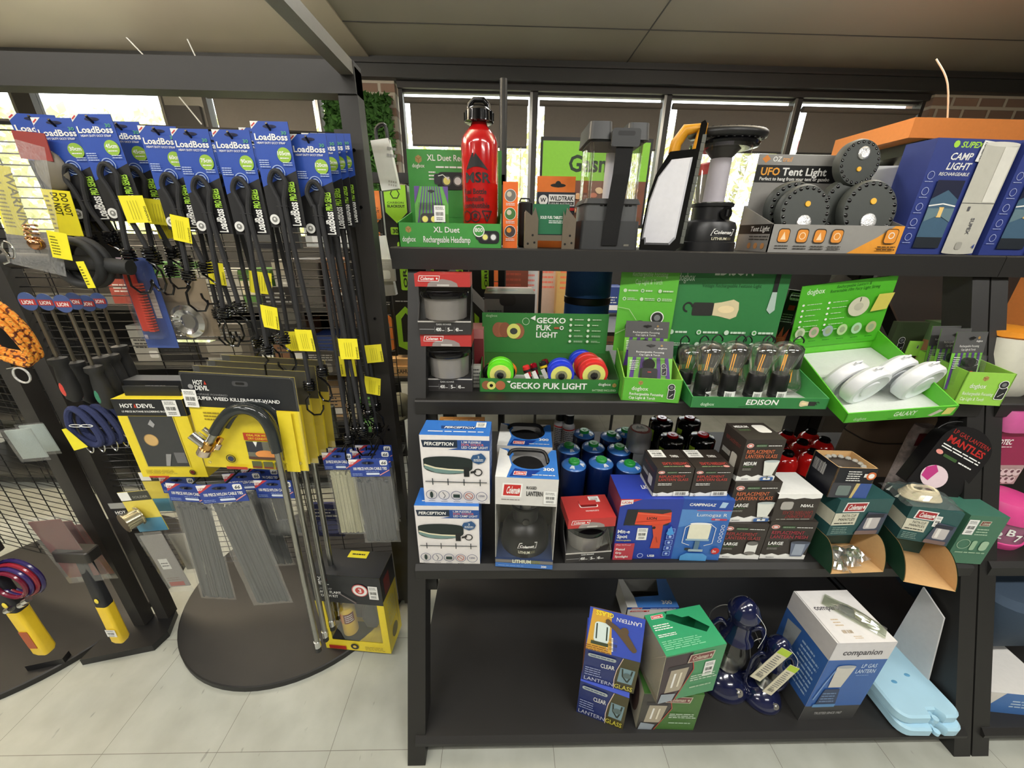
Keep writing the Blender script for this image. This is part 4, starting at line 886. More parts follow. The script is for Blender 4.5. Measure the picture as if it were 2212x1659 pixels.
def lump_cap(w, h):
    def f(b):
        b.loft([[(x, -.002, z) for x, z in rrect(w * .28, h * .12, w * .66, h * .42, .006)], [(x, -.020, z) for x, z in rrect(w * .30, h * .13, w * .64, h * .41, .006)]], BLACKP); b.cyl((0, 0, 0), w * .13, .016, GLOSSK, 20, M=TR(w * .45, -.003, h * .49) @ RX(90)); b.box((w * .42, -.0215, h * .32), (w * .50, -.020, h * .34), RED)
    return f
q = M.inverted() @ at(1353, 800, y=M.translation.y + .03)
pw = w * .78; phh = .145
blister(M @ TR(w * .10, .030, .034) @ RX(-20), pw, phh, .022, 'cap_light_pack', 'grey, green and purple cap light blister pack at the front of the narrow tray', 'cap light', P(84, 84, 84), paint_cap, lump_cap(pw, phh))
blister(M @ TR(w * .08, .115, .075) @ RX(-10), pw, phh, .022, 'cap_light_pack', 'dim cap light blister pack standing behind the first in the narrow tray', 'cap light', P(84, 84, 84), paint_cap, lump_cap(pw, phh))
# --- EDISON bulb tray
M, w, h = fr(SH2, (1491, 880), (1784, 884), (1492, 857)); D = .215; GED = P(50, 122, 66)
hz1 = at(1450, 556, y=M.translation.y + D).z - SH2; x0h = at(1442, 640, y=M.translation.y + D).x - M.translation.x; x1h = at(1694, 640, y=M.translation.y + D).x - M.translation.x
t, b, pf, b2, ph, pl = dog_tray(M, w, h, D, .10, 'display_tray', 'green EDISON card tray of hanging bulb lanterns, in the middle of the second shelf', GED, P(70, 160, 84), (x0h, x1h, .095, hz1), FOAM, 2)
def bulb_art(p, x, y, s, fl=1):
    k = p.H / p.W; p.rr(x - s * .9 * k * fl if fl > 0 else x, y - s * .28, x if fl > 0 else x + s * .9 * k, y + s * .28, s * .08, P(44, 44, 42)); xx = [0, .3, .8, 1.05, 1.1, 1.05, .8, .3, 0]; yy = [.26, .30, .42, .3, 0, -.3, -.42, -.30, -.26]
    p.poly([(x + fl * a * s * k, y + c * s) for a, c in zip(xx, yy)], P(214, 200, 160)); p.ell(x + fl * .55 * s * k, y, .35 * s * k, .16 * s, P(236, 216, 170)); p.ring(x - fl * 1.1 * s * k, y + s * .08, s * .22, s * .07, P(40, 40, 40), 12, 0, 270)
pf.text('EDISON', .40, .34, .46, WH, w=.23, bold=.02, shear=.15); dogmark(pf, .07, .2, .28, P(200, 224, 200), w=.10); bulb_art(pf, .855, .5, .7, -1); pf.lines(.35, .1, .62, .2, 1, P(30, 80, 40)); part(b, 'tray', t)
ph.text('EDISON', .36, .84, .12, P(220, 230, 215), w=.32, bold=.02); dogmark(ph, .06, .78, .075, P(200, 220, 200), w=.14); ph.text('Vintage Rechargeable Festoon Light', .27, .72, .035, P(26, 70, 36), w=.5); bulb_art(ph, .40, .50, .24); ph.rect(.87, .68, .91, .90, P(30, 30, 30)); ph.poly([(.87, .68), (.91, .68), (.925, .50), (.89, .46), (.855, .50)], P(170, 190, 180)); icons(ph, .07, .26, 4, 2, .24, .13, .026, P(200, 220, 200), 5)
part(b2, 'header_card', t)
def bulb_lantern(Mx, label, up=True, sc=1., tagc=True, usb=False):
    t = thing('bulb_lantern', label, 'bulb lantern', Mx, 'bulb lanterns in the green tray'); s = .0165 * sc
    if not up: A = TR(0, 0, .1235 * sc) @ RX(180)
    else: A = Matrix()
    b = MB(); b.lathe([(0, 0), (s * .70, 0), (s * .78, .004), (s * .98, .008), (s, .020), (s * .97, .021), (s, .023), (s, .052 * sc), (s * .90, .056 * sc), (0, .056 * sc)], BLACKP, 24, A); b.tube([(s * .5, 0, 0), (s * .5, 0, -.0)], .001, BLACKP, 4) if 0 else None; part(b, 'base', t)
    b = MB(); z = .056 * sc; b.lathe([(s * .94, z), (s * 1.0, z + .006), (s * 1.60, z + .038 * sc), (s * 1.68, z + .046 * sc), (s * 1.56, z + .054 * sc), (s * 1.1, z + .062 * sc), (s * .45, z + .066 * sc), (0.001, z + .067 * sc)], clear('bulb_glass', gloss=.13, rough=.03, haze=.02), 28, A, caps=(False, False)); part(b, 'bulb', t)
    b = MB(); AM = mat((255, 176, 40), .4, kind='filament', emit=.35)
    for dx in (-.0035, .0025): b.tube([(dx, 0, z + .008), (dx + .003, 0, z + .040 * sc)], .0013, AM, 6, M=A)
    b.tube([(0, 0, z), (0, 0, z + .016)], .004, GLASS, 6, M=A); part(b, 'filament', t)
    b = MB()
    if up: pts = [(s * .6, .0, .044), (s * 1.0, .012, .046)]
    if not up:
        b.tube(smooth_path([(-s * .7, 0, -.003), (-s * .7, 0, -.018), (0, 0, -.030), (s * .7, 0, -.018), (s * .7, 0, -.008)], 5), .0022, BLACKP, 8, M=A); part(b, 'hook', t)
    if tagc:
        b = MB(); p = cylpanel(b, s, .006, .026, 1.3, .5 if up else 0); p.rect(0, 0, 1, 1, WH); p.barcode(.1, .3, .6, .8, P(80, 80, 80), 8); 
        if not up: b.v = [tuple(A @ Vector(v)) for v in b.v]; 
        part(b, 'price_sticker', t)
    if usb: 
        b = MB(); b.tube(smooth_path([(-.004, -s - .002, .044), (-.008, -s - .004, .03), (.004, -s - .006, .022), (-.004, -s - .004, .012), (.008, -s - .005, .004), (.02, -s - .006, .002)], 5), .0016, BLACKP, 6); b.box((.016, -s - .012, .0005), (.032, -s - .002, .007), BLACKP); b.box((.030, -s - .011, .001), (.038, -s - .003, .006), CHROME); part(b, 'usb_cable', t)
    return t
MI = M.inverted()
def put_bulb(u, v, yo, lab, up, sc, usb=False, rz=0):
    q = at(u, v, y=M.translation.y + yo); bulb_lantern(TR(q.x, q.y, SH2 + .003) @ RZ(rz) @ RY(random.uniform(-3, 3)), lab, up, sc, True, usb)
for i, (u, lab) in enumerate(((1519, 'bulb lantern with a coiled USB cable, leftmost in the front row'), (1574, 'bulb lantern standing second from the left in the front row'), (1629, 'bulb lantern standing third from the left in the front row'), (1683, 'bulb lantern standing rightmost in the front row'))):
    put_bulb(u, 830, .062, lab, True, 1.5, i == 0, (5, -35, -20, -25)[i])
for u, yo, up, lab in ((1483, .115, True, 'bulb lantern with glass up in the second row, by the left side of the tray'), (1537, .122, False, 'upside-down bulb lantern with a looped hook in the second row'), (1590, .122, False, 'upside-down bulb lantern with hook behind the middle of the front row'), (1642, .122, False, 'upside-down bulb lantern with hook behind the third front one'), (1712, .11, False, 'upside-down bulb lantern with a white sticker by the right side of the tray'),
                      (1468, .182, False, 'upside-down bulb lantern in the back left corner of the tray'), (1556, .186, True, 'dim bulb lantern with glass up at the back of the tray'), (1512, .186, False, 'upside-down bulb lantern in the back row behind the left front one'), (1600, .184, False, 'upside-down bulb lantern in the back row near the middle'), (1645, .184, False, 'upside-down bulb lantern in the back row right of the middle'), (1692, .18, True, 'bulb lantern with glass up at the back right of the tray')):
    put_bulb(u, 800, yo, lab, up, 1.12 if yo > .15 else 1.28)
# --- GALAXY tray, turned and tipped out over the edge
a0 = at(1822, 914, y=.935); a1 = at(2058, 897, y=.905); x = (a1 - a0).normalized(); w = (a1 - a0).length
back = at(1745, 700, y=1.20); y = (back - a0); y -= x * y.dot(x); y = y.normalized(); y = (Vector((0, 1, 0)) - x * x.y + Vector((0, 0, .24))).normalized(); y = (y - x * y.dot(x)).normalized(); z = x.cross(y)
M = Matrix(((x.x, y.x, z.x, a0.x), (x.y, y.y, z.y, a0.y), (x.z, y.z, z.z, a0.z), (0, 0, 0, 1))); GGX = P(78, 176, 40); D = .33; h = .036
t = thing('display_tray', 'bright green GALAXY card tray of white disc lanterns, tipped over the shelf edge', 'display tray', M)
b = MB(); open_tray(b, w, D, h, .095, GGX, P(96, 196, 48), floor=FOAM); b.box((.004, D * .55, .002), (w - .004, D - .006, .03), FOAM); p = b.face('front', (0, 0, 0), (w, D, h)); p.text('GALAXY', .44, .36, .42, P(214, 232, 210), w=.2, bold=.02, shear=.15); dogmark(p, .08, .2, .3, P(190, 220, 180), w=.12); p.poly([(.76, .2), (.84, .75), (.88, .6), (.80, .1)], P(190, 190, 170)); p.poly([(.88, .2), (.9, .85), (.98, .85), (.96, .2)], P(214, 206, 110)); p.lines(.4, .12, .66, .22, 1, P(40, 110, 30))
part(b, 'tray', t)
b = MB(); b.M = TR(0, D - .004, .09) @ RX(-6); hh = .19; b.box((0, 0, -.03), (w, .003, hh), GGX); p = b.face('front', (0, 0, -.03), (w, .003, hh))
dogmark(p, .07, .86, .08, P(220, 236, 214), w=.19); p.text('Rechargeable Lantern &', .38, .91, .045, P(30, 90, 24), w=.36, shear=.1); p.text('Retractable 10m Fairy Light String', .32, .85, .045, P(30, 90, 24), w=.52, shear=.1)
for j in range(6):
    for i in range(2): p.circ(.06 + i * .28, .70 - j * .085, .018, WH, 8); p.lines(.10 + i * .28, .69 - j * .085, .26 + i * .28, .712 - j * .085, 1, P(210, 232, 200), seed=j)
p.ell(.66, .60, .11, .15, P(206, 204, 180)); p.ell(.66, .60, .05, .06, P(186, 184, 164)); p.poly([(.80, .50), (.84, .76), (1.0, .76), (.97, .52)], P(206, 196, 90)); p.line([(.66, .74), (.66, .68)], .01, BK)
for i in range(6): p.ell(.08 + i * .155, .26, .055, .09, P(*((190, 200, 170), (196, 170, 160), (150, 170, 170), (180, 210, 150), (170, 210, 170), (180, 180, 130))[i])); p.ell(.08 + i * .155, .26, .03, .05, P(150, 170, 130)); p.lines(.04 + i * .155, .10, .12 + i * .155, .13, 1, P(30, 110, 20))
part(b, 'header_card', t)
WHP = mat((226, 229, 234), .3, kind='white_plastic')
def disc_lantern(A, R, T, label):
    t = thing('disc_lantern', label, 'disc lantern', A, 'white disc lanterns in the GALAXY tray')
    b = MB(); b.lathe([(0, 0), (R * .86, 0), (R, T * .22), (R, T * .8), (R * .94, T * .95), (R * .80, T), (R * .74, T * .92), (R * .45, T * .9), (R * .42, T * .97), (0, T)], WHP, 44); part(b, 'body', t)
    b = MB(); b.tube([(-.01, R * .98, T * .5), (-.01, R + .008, T * .5), (.01, R + .008, T * .5), (.01, R * .98, T * .5)], .003, WHP, 8); part(b, 'hang_loop', t)
    return t
Rd = .064
for x_, y_, z_, lab in ((.245, .26, 0, 'white disc lantern at the back left of the GALAXY tray'), (.70, .26, .004, 'white disc lantern at the back right of the GALAXY tray'), (.30, .10, .012, 'white disc lantern at the front left of the GALAXY tray'), (.80, .10, .012, 'white disc lantern at the front right of the GALAXY tray')):
    disc_lantern(M @ TR(w * x_, D * y_ + .075, Rd * .86 + z_) @ RZ(18) @ RX(103), Rd, .042, lab)
# --- right cap light tray
M, w, h = fr(SH2, (2060, 865), (2150, 872), (2068, 822)); M, w, h = fy(SH2 - .01, (2062, 865), (2153, 874), (2075, 824), 1.0, .985); M.translation.z = at(2100, 872, y=1.0).z; D = .17
t, b, pf, b2, ph, pl = dog_tray(M, w + .01, h * 1.0 + .01, D, .12, 'display_tray', 'narrow light green cap light tray at the right end of the second shelf', GRN_LL, GRN_LL, (-.04, .0, .10, .15), GRN_L, 0)
dogcube(pf, .42, .82, .08); dogmark(pf, .16, .52, .14, w=.34); pf.text('Rechargeable Focusing', .08, .30, .1, WH, w=.64); pf.text('Cap Light & Torch', .08, .13, .1, WH, w=.5); cap_art(pf, .86, .5, .3); part(b, 'tray', t)
cap_art(ph, .7, .62, .12); part(b2, 'header_card', t)
for i, (u, v, yo, lab) in enumerate(((2052, 812, .03, 'foremost cap light blister pack in the right tray'), (2020, 800, .075, 'middle cap light blister pack in the right tray'), (2000, 795, .11, 'rear cap light blister pack in the right tray'))):
    q = at(u, v, y=M.translation.y + yo); blister(TR(q.x, q.y, M.translation.z + .035) @ RZ(4) @ RX(-10), .105, .175, .024, 'cap_light_pack', lab, 'cap light', P(92, 92, 92), paint_cap, lump_cap(.105, .175))
b = MB(); q = at(1990, 690, y=1.33); b.box((0, 0, 0), (.12, .02, .19), P(66, 80, 52)); p = b.face('front', (0, 0, 0), (.12, .02, .19)); cap_art(p, .35, .55, .16); p.ell(.6, .2, .3, .08, P(50, 56, 44)); b.build('spare_header_card', M=TR(q.x - .08, 1.33, SH2), label='dull green card box behind the GALAXY tray header', cat='box')
# ================================================================ things on the third shelf
def simple_box(M, w, h, D, col, name, label, cat='box', group=None, paint=None, top=None, left=None, right=None, cols=None, topcol=None, M2=None):
    t = thing(name, label, cat, M, group); b = MB(); c = [col] * 6
    if topcol: c[4] = topcol
    b.box((0, 0, 0), (w, D, h), col, mats=c)
    for side, f in (('front', paint), ('top', top), ('left', left), ('right', right)):
        if f: f(b.face(side, (0, 0, 0), (w, D, h)))
    part(b, 'carton', t); return t
PBL = P(36, 92, 180); DKB = P(28, 52, 96)
def paint_perc(p):
    p.poly([(.04, .83), (.02, .93), (.54, .94), (.54, .83)], P(24, 40, 60)); p.poly([(.40, .80), (1, .80), (1, .94), (.54, .94), (.54, .83)], P(36, 80, 150)); p.text('PERCEPTION', .06, .86, .045, WH, w=.42, bold=.03, shear=.15)
    p.text('1.3M FLEXIBLE', .60, .90, .028, WH, w=.28, bold=.01); p.text('DUAL COLOUR', .60, .865, .028, P(220, 120, 110), w=.32, bold=.02); p.text('LED CAMP LIGHT', .60, .825, .032, WH, w=.38, bold=.01)
    top = [(.03 + .36 * (1 - cos(pi * i / 12)), .66 + .05 * sin(pi * i / 12)) for i in range(13)]; bot = [(.75 - .36 * (1 - cos(pi * i / 12)), .55 - .10 * sin(pi * i / 12)) for i in range(13)]
    p.poly(top + bot, P(20, 34, 34)); p.poly([(.04, .59), (.2, .545), (.4, .525), (.62, .52), (.62, .475), (.4, .455), (.2, .47), (.04, .53)], P(110, 140, 136)); p.line([(.04, .585), (.2, .54), (.4, .52), (.62, .515)], .022, P(226, 220, 190)); p.rect(.62, .42, .70, .56, P(16, 20, 24)); p.ring(.83, .49, .055, .014, BK); p.poly([(.72, .50), (.80, .52), (.80, .49), (.72, .47)], BK)
    p.poly([(.76, .74), (.82, .75), (.88, .77), (.92, .74), (.95, .70), (.92, .64), (.84, .61), (.76, .64), (.73, .69)], P(44, 84, 130)); p.text('2', .83, .70, .03, WH, bold=.02); p.lines(.77, .65, .91, .69, 2, WH)
    p.line([(.04, .34), (.96, .34)], .012, P(30, 40, 46))
    for x in (.15, .38, .62, .86): p.line([(x, .29), (x, .39)], .012, P(30, 40, 46))
    for i, x in enumerate((.12, .31, .50, .69, .88)):
        p.ring(x, .14, .072, .007, P(50, 60, 110)); 
        if i == 0: p.ell(x, .14, .025, .05, P(30, 50, 46))
        elif i == 1: p.line([(x - .02, .19), (x + .02, .13), (x - .01, .09)], .012, P(120, 120, 126))
        elif i == 2: p.rect(x - .05, .11, x + .05, .16, P(26, 50, 46))
        elif i == 3: p.ring(x, .14, .05, .01, P(170, 90, 80)); p.line([(x - .04, .17), (x + .04, .11)], .01, P(170, 90, 80))
        else: p.text('1350', x, .135, .028, P(30, 40, 90), al='C', bold=.03)
        p.lines(x - .05, .035, x + .05, .055, 1, P(120, 120, 130))
M, w, h = fr(SH3, (907, 1216), (1037, 1218), (903, 1092)); D = .085
def side_perc(p): p.rect(0, 0, 1, 1, P(36, 92, 180)); p.lines(.15, .3, .85, .8, 6, P(190, 210, 236))
def top_perc(p): p.rect(0, 0, 1, 1, P(48, 112, 196)); p.poly([(.28, .42), (.26, .62), (.78, .62), (.78, .42)], P(24, 60, 120)); p.text('PERCEPTION', .32, .46, .12, WH, w=.44, bold=.03, shear=.2); p.lines(.1, .18, .92, .30, 1, WH)
t = simple_box(M, w, h, D, P(226, 222, 220), 'camp_light_box', 'white strip-light carton, lower of the stacked pair by the left leg on the third shelf', paint=paint_perc, right=side_perc, top=top_perc, left=side_perc)
hA = h; zA = SH3 + h
M2, w2, h2 = fr(zA, (917, 1088), (1058, 1092), (905, 942)); M2.translation.z = zA + .001; M2 = M2 @ TR(0, .006, 0)
t = simple_box(M2, w2, h2, .085, P(230, 226, 224), 'camp_light_box', 'white strip-light carton with a blue lid, upper of the stacked pair on the third shelf', paint=paint_perc, right=side_perc, top=top_perc, left=side_perc)
price(t, None, (w2 * .78, .045, h2), (1, 0, 0), (0, 1, 0), .028, .030)
q = at(945, 930, y=1.20); b = MB(); w, D, h = .17, .10, .30; b.box((0, 0, 0), (w, D, h), P(60, 40, 40)); p = b.face('top', (0, 0, 0), (w, D, h)); p.rect(0, 0, 1, 1, P(222, 160, 90)); p.lines(.1, .6, .9, .85, 1, P(240, 210, 170)); b.build('stove_carton', M=TR(q.x, 1.17, SH3), label='orange-topped carton behind the stacked white strip-light boxes', cat='box')
# --- lantern window boxes (front one and one behind)
def lantern_box(M, w, h, D, label, inside=True):
    t = thing('lantern_box', label, 'lantern box', M); b = MB(); h1, h2 = h * .115, h * .72; WB = P(214, 212, 208); BL = P(56, 118, 198)
    b.box((0, 0, 0), (w, D, h1), DKB); p = b.face('front', (0, 0, 0), (w, D, h1)); p.rect(0, 0, 1, .45, P(60, 112, 186)); p.rect(0, .5, 1, .82, P(120, 116, 112)); p.text('LITHIUM', .30, .50, .34, P(222, 226, 200), w=.32, bold=.03); p.text('ION', .63, .5, .34, P(120, 130, 60), w=.14, bold=.02); p.text('300', .80, .14, .2, WH, bold=.03); p.lines(.05, .15, .5, .3, 1, P(130, 170, 220))
    b.box((0, 0, h2), (w, D, h), WB, mats=[WB, BL, WB, WB, None, WB]); b.box((0, D - .002, h1), (w, D, h2), P(150, 148, 140))
    for x in (0, w - .002): b.box((x, 0, h1), (x + .002, D, h2), P(176, 174, 168))
    p = b.face('front', (0, 0, h2), (w, D, h)); coleman_badge(p, .10, .30, .44, .80); p.text('RUGGED', .50, .62, .10, BK, w=.16, bold=.02); p.text('LANTERN', .50, .38, .16, BK, w=.26, bold=.02); p.lines(.1, .18, .4, .24, 1, P(120, 110, 110))
    tq = []
    # lid with a large cut-out
    T = Panel(b, (0, 0, h), (1, 0, 0), (0, 1, 0), w, D); cut = [(.16, .98)] + [(.55 + .33 * cos(radians(a)), .62 + .33 * sin(radians(a))) for a in range(150, 391, 16)] + [(.92, .98)]
    L_ = [(0, 0), (1, 0), (1, 1), (.92, .98)] + cut[::-1][1:-1] + [(.16, .98), (0, 1)]
    T.poly([(0, 0), (1, 0), (1, 1), (.92, .98)] + cut[::-1][1:-1] + [(.16, .98), (0, 1)], BL); T.poly([(0, 0), (.18, 0), (.24, .4), (.14, .9), (0, 1)], WH); T.poly([(.22, .04), (.56, .04), (.72, .26), (.45, .25), (.3, .3)], P(28, 60, 140)); coleman_badge(T, .28, .08, .50, .20); T.text('300', .76, .24, .09, WH, w=.18, bold=.04); T.lines(.58, .07, .95, .12, 1, WH)
    part(b, 'carton', t)
    b = MB(); b.box((.002, .0004, h1), (w - .002, .0008, h2), CLEAR); part(b, 'window_film', t)
    if inside:
        r = w * .43; BLK = mat((15, 15, 16), .35, kind='lantern_black'); c = TR(w / 2, D * .5, h1 + .002); hh = h2 - h1
        b = MB(); b.lathe([(0, 0), (r, 0), (r * 1.0, hh * .08), (r * .94, hh * .28), (r * .75, hh * .42), (r * .52, hh * .47), (r * .52, hh * .66), (r * .60, hh * .68), (r * .60, hh * .73), (0, hh * .73)], BLK, 40, c)
        p = cylpanel(b, r * 1.0, h1 + hh * .08, hh * .24, 1.3, .08, w / 2, D * .5, rfun=lambda z: r * (1.0 - .065 * max(0, (z - h1 - hh * .08) / (hh * .2)))); p.k = 9; p.poly([(.22, .42), (.80, .42), (.86, .84), (.28, .84)], WH); p.poly([(.24, .46), (.78, .46), (.835, .80), (.295, .80)], BK); p.text('Coleman', .29, .53, .18, WH, w=.44, bold=.03, shear=.2); p.text('LITHIUM', .26, .12, .18, P(200, 200, 180), w=.34, bold=.02); p.text('300', .62, .12, .18, P(120, 116, 90), w=.14, bold=.02)
        part(b, 'lantern_body', t)
        b = MB(); b.cyl((0, 0, 0), r * .14, .008, GLOSSK, 16, M=TR(w / 2 + .002, D * .5 - r * .5, h1 + hh * .55) @ RX(90)); part(b, 'knob', t)
        b = MB(); b.lathe([(r * .50, hh * .72), (r * .62, hh * .80), (r * .66, hh * 1.1), (r * .5, hh * 1.12)], clear('smoke_globe', tint=(150, 150, 150), gloss=.2), 32, c); part(b, 'globe', t)
        b = MB(); b.tube(smooth_path([(w * .16, D * .62, h - .012), (w * .22, D * .86, h + .004), (w * .5, D * .90, h + .006), (w * .78, D * .86, h + .004), (w * .86, D * .62, h - .012)], 5), .006, BLACKP, 8); b.lathe([(0, h - .02), (r * .7, h - .02), (r * .6, h - .006), (0, h - .004)], BLACKP, 28, TR(w / 2, D * .5, 0)); part(b, 'carry_handle', t)
    return t
M, w, h = fr(SH3, (1070, 1223), (1193, 1230), (1068, 1057)); hx = at(1069, 1030, y=M.translation.y).z - SH3
M = M @ TR(0, 0, 0); t = lantern_box(M, w, hx, .15, 'blue and white window box holding a black lantern, at the shelf edge')
price(t, None, (w * .78, 0, hx * .75), (1, 0, 0), (0, 0, 1), w * .2, hx * .13)
lantern_box(M @ TR(-.01, .165, 0), w, hx, .15, 'blue and white lantern window box in shade behind the identical front one', True)
# spray cans
for i, (u, lab) in enumerate(((1207, 'grey printed spray can left of the pair behind the gas cartridges'), (1226, 'grey printed spray can right of the pair behind the gas cartridges'))):
    q = at(u, 950, y=1.42 - .03 * i); t = thing('spray_can', lab, 'spray can', TR(q.x, q.y, SH3)); b = MB(); b.lathe([(0, 0), (.026, 0), (.026, .20), (.020, .215), (0, .215)], P(190, 190, 194), 24); p = cylpanel(b, .026, .0, .2, 2.6); p.lines(.1, .3, .9, .92, 14, P(80, 80, 90)); p.rect(0, .94, 1, .97, RED); p.rect(0, .1, 1, .2, P(190, 150, 60)); part(b, 'can', t); b = MB(); b.lathe([(0, .21), (.020, .21), (.020, .255), (0, .255)], BLACKP, 20); part(b, 'cap', t)
# --- blue gas cartridges
CGB = mat((12, 32, 80), .3, kind='blue_enamel', coat=.5); CGT = mat((62, 122, 200), .3, kind='blue_enamel', coat=.5); GCAP = PL(44, 158, 66, .3)
def gas_cartridge(Mx, R, H, label, body, topc, capm, group, text=None, band=None):
    t = thing('gas_cartridge', label, 'gas cartridge', Mx, group); b = MB()
    b.lathe([(0, 0), (R * .92, 0), (R, .006), (R, H * .86), (R * .97, H * .875), (R * 1.0, H * .885)], body, 32, caps=(True, False)); b.lathe([(R * 1.0, H * .885), (R * .96, H * .90), (R * .80, H * .925), (R * .5, H * .94), (R * .3, H * .945), (0, H * .945)] if not text else [(R * 1.0, H * .885), (R * .99, H * .89), (R * .86, H * .935), (R * .5, H * .955), (0, H * .96)], topc, 32, caps=(False, True))
    if band: 
        n = 24; a0 = -2.5
        for k in range(3):
            a = a0 + k * 1.5; pr_ = lambda rr, aa, zz: (rr * cos(aa), rr * sin(aa), zz)
            b.add([pr_(R * .86, a, H * .922), pr_(R * .86, a + .5, H * .922), pr_(R * .52, a + .45, H * .943), pr_(R * .52, a + .05, H * .943)], [(0, 1, 2, 3)], P(236, 240, 244))
    if text:
        p = cylpanel(b, R, H * .893, H * .04, 1.6, 0, rfun=lambda z: R * (.985 - .12 * max(0, (z - H * .893)) / (H * .04))); p.text(text, .2, .25, .5, WH, w=.62, bold=.03)
    part(b, 'body', t); b = MB(); b.lathe([(0, H * .92), (R * .45, H * .92), (R * .45, H * .985), (R * .38, H * 1.0), (R * .15, H * 1.0), (R * .12, H * 1.01), (0, H * 1.01)], capm, 24); part(b, 'cap', t)
    return t
def cart_at(u, v, zt): q = at(u, v, z=zt); return q
R0, H0 = .047, .19; zz = SH3 + H0 * .95
grid = ((1240, 998, 'left', 'front'), (1299, 994, 'middle', 'front'), (1360, 1002, 'right', 'front'), (1229, 963, 'left', 'second'), (1282, 960, 'middle', 'second'), (1338, 966, 'right', 'second'), (1262, 932, 'left', 'third'), (1321, 938, 'right', 'third'))
for u, v, a, r_ in grid:
    q = cart_at(u, v, zz); gas_cartridge(TR(q.x, q.y, SH3) @ RZ(random.uniform(0, 90)), R0 - .002, H0, 'blue gas cartridge with green cap, %s one in the %s row' % (a, r_), CGB, CGT, GCAP, 'blue gas cartridges with green caps', band=True)
q = cart_at(1352, 930, zz); gas_cartridge(TR(q.x, q.y, SH3), R0 - .002, H0, 'blue gas cartridge half hidden behind the grey can on top', CGB, CGT, GCAP, 'blue gas cartridges with green caps', band=True)
q = at(1374, 1003, z=zz + .005); q = at(1374, 985, y=cart_at(1345, 975, zz).y)
t = thing('gas_can', 'grey gas can with a red and white top standing on the blue cartridges', 'gas can', TR(q.x, q.y, SH3 + H0 + .002)); R = .044; b = MB(); b.lathe([(0, 0), (R * .9, 0), (R, .006), (R, .075), (R * .9, .088), (R * .86, .086), (0, .086)], mat((128, 126, 124), .35, .3, kind='grey_tin'), 32)
p = Panel(b, (-R, -R, .0866), (1, 0, 0), (0, 1, 0), 2 * R, 2 * R); p.circ(.5, .5, .42, P(130, 40, 38)); p.circ(.5, .56, .34, P(210, 204, 200)); p.poly([(.3, .5), (.45, .8), (.52, .6), (.62, .78), (.7, .5)], P(150, 150, 150)); p.text('PRO', .5, .16, .12, P(130, 40, 38), al='C', bold=.03); part(b, 'can', t)
# --- black gas canisters with red caps
GKB = mat((14, 14, 15), .12, kind='gloss_black'); RC = mat((200, 24, 26), .2, kind='red_cap', coat=.5)
for u, v, lab in ((1430, 903, 'black gas cartridge with a red cap, left in the rear row'), (1490, 902, 'black gas cartridge with a red cap, right in the rear row'), (1453, 940, 'black gas cartridge with a red cap, left in the front row'), (1519, 938, 'black gas cartridge with a red cap, right in the front row')):
    q = at(u, v, z=SH3 + .2); t = gas_cartridge(TR(q.x, q.y, SH3), .050, .205, lab, GKB, GKB, RC, 'black gas cartridges with red caps', text='Gasmate')
    for c in t.children:
        if c.name.startswith('body'): pass
    b = MB(); p = cylpanel(b, .0505, .10, .055, .5, -1.15); p.rect(0, 0, 1, 1, P(176, 214, 60)); part(b, 'green_stripe', t)
# --- red canisters with black caps in a tray
REDC = mat((190, 26, 24), .14, kind='red_enamel', coat=1)
k = 0
tr = at(1735, 1012, y=1.25)
b = MB(); b.box((0, 0, 0), (.34, .24, .10), P(20, 20, 20)); b.build('black_carton_tray', M=TR(at(1680, 1000, y=1.24).x, 1.245, SH3), label='black carton tray that carries the red gas cartridges', cat='tray')
for u, v, lab in ((1707, 985, 'front left'), (1762, 982, 'front right'), (1692, 965, 'left of the second row'), (1738, 960, 'middle of the second row'), (1786, 955, 'right of the second row'), (1706, 938, 'rear left'), (1757, 937, 'rear right')):
    q = at(u, v, z=SH3 + .19); t = thing('gas_cartridge', 'glossy red gas cartridge with black cap, ' + lab, 'gas cartridge', TR(q.x, q.y + .012, SH3 + .102), 'red gas cartridges'); R = .040
    b = MB(); b.lathe([(0, 0), (R, 0), (R, .05), (R * .95, .066), (R * .7, .080), (R * .45, .086), (0, .086)], REDC, 32); part(b, 'body', t); b = MB(); b.lathe([(0, .084), (R * .48, .084), (R * .5, .096), (R * .38, .102), (0, .102)], GLOSSK, 24); part(b, 'cap', t)
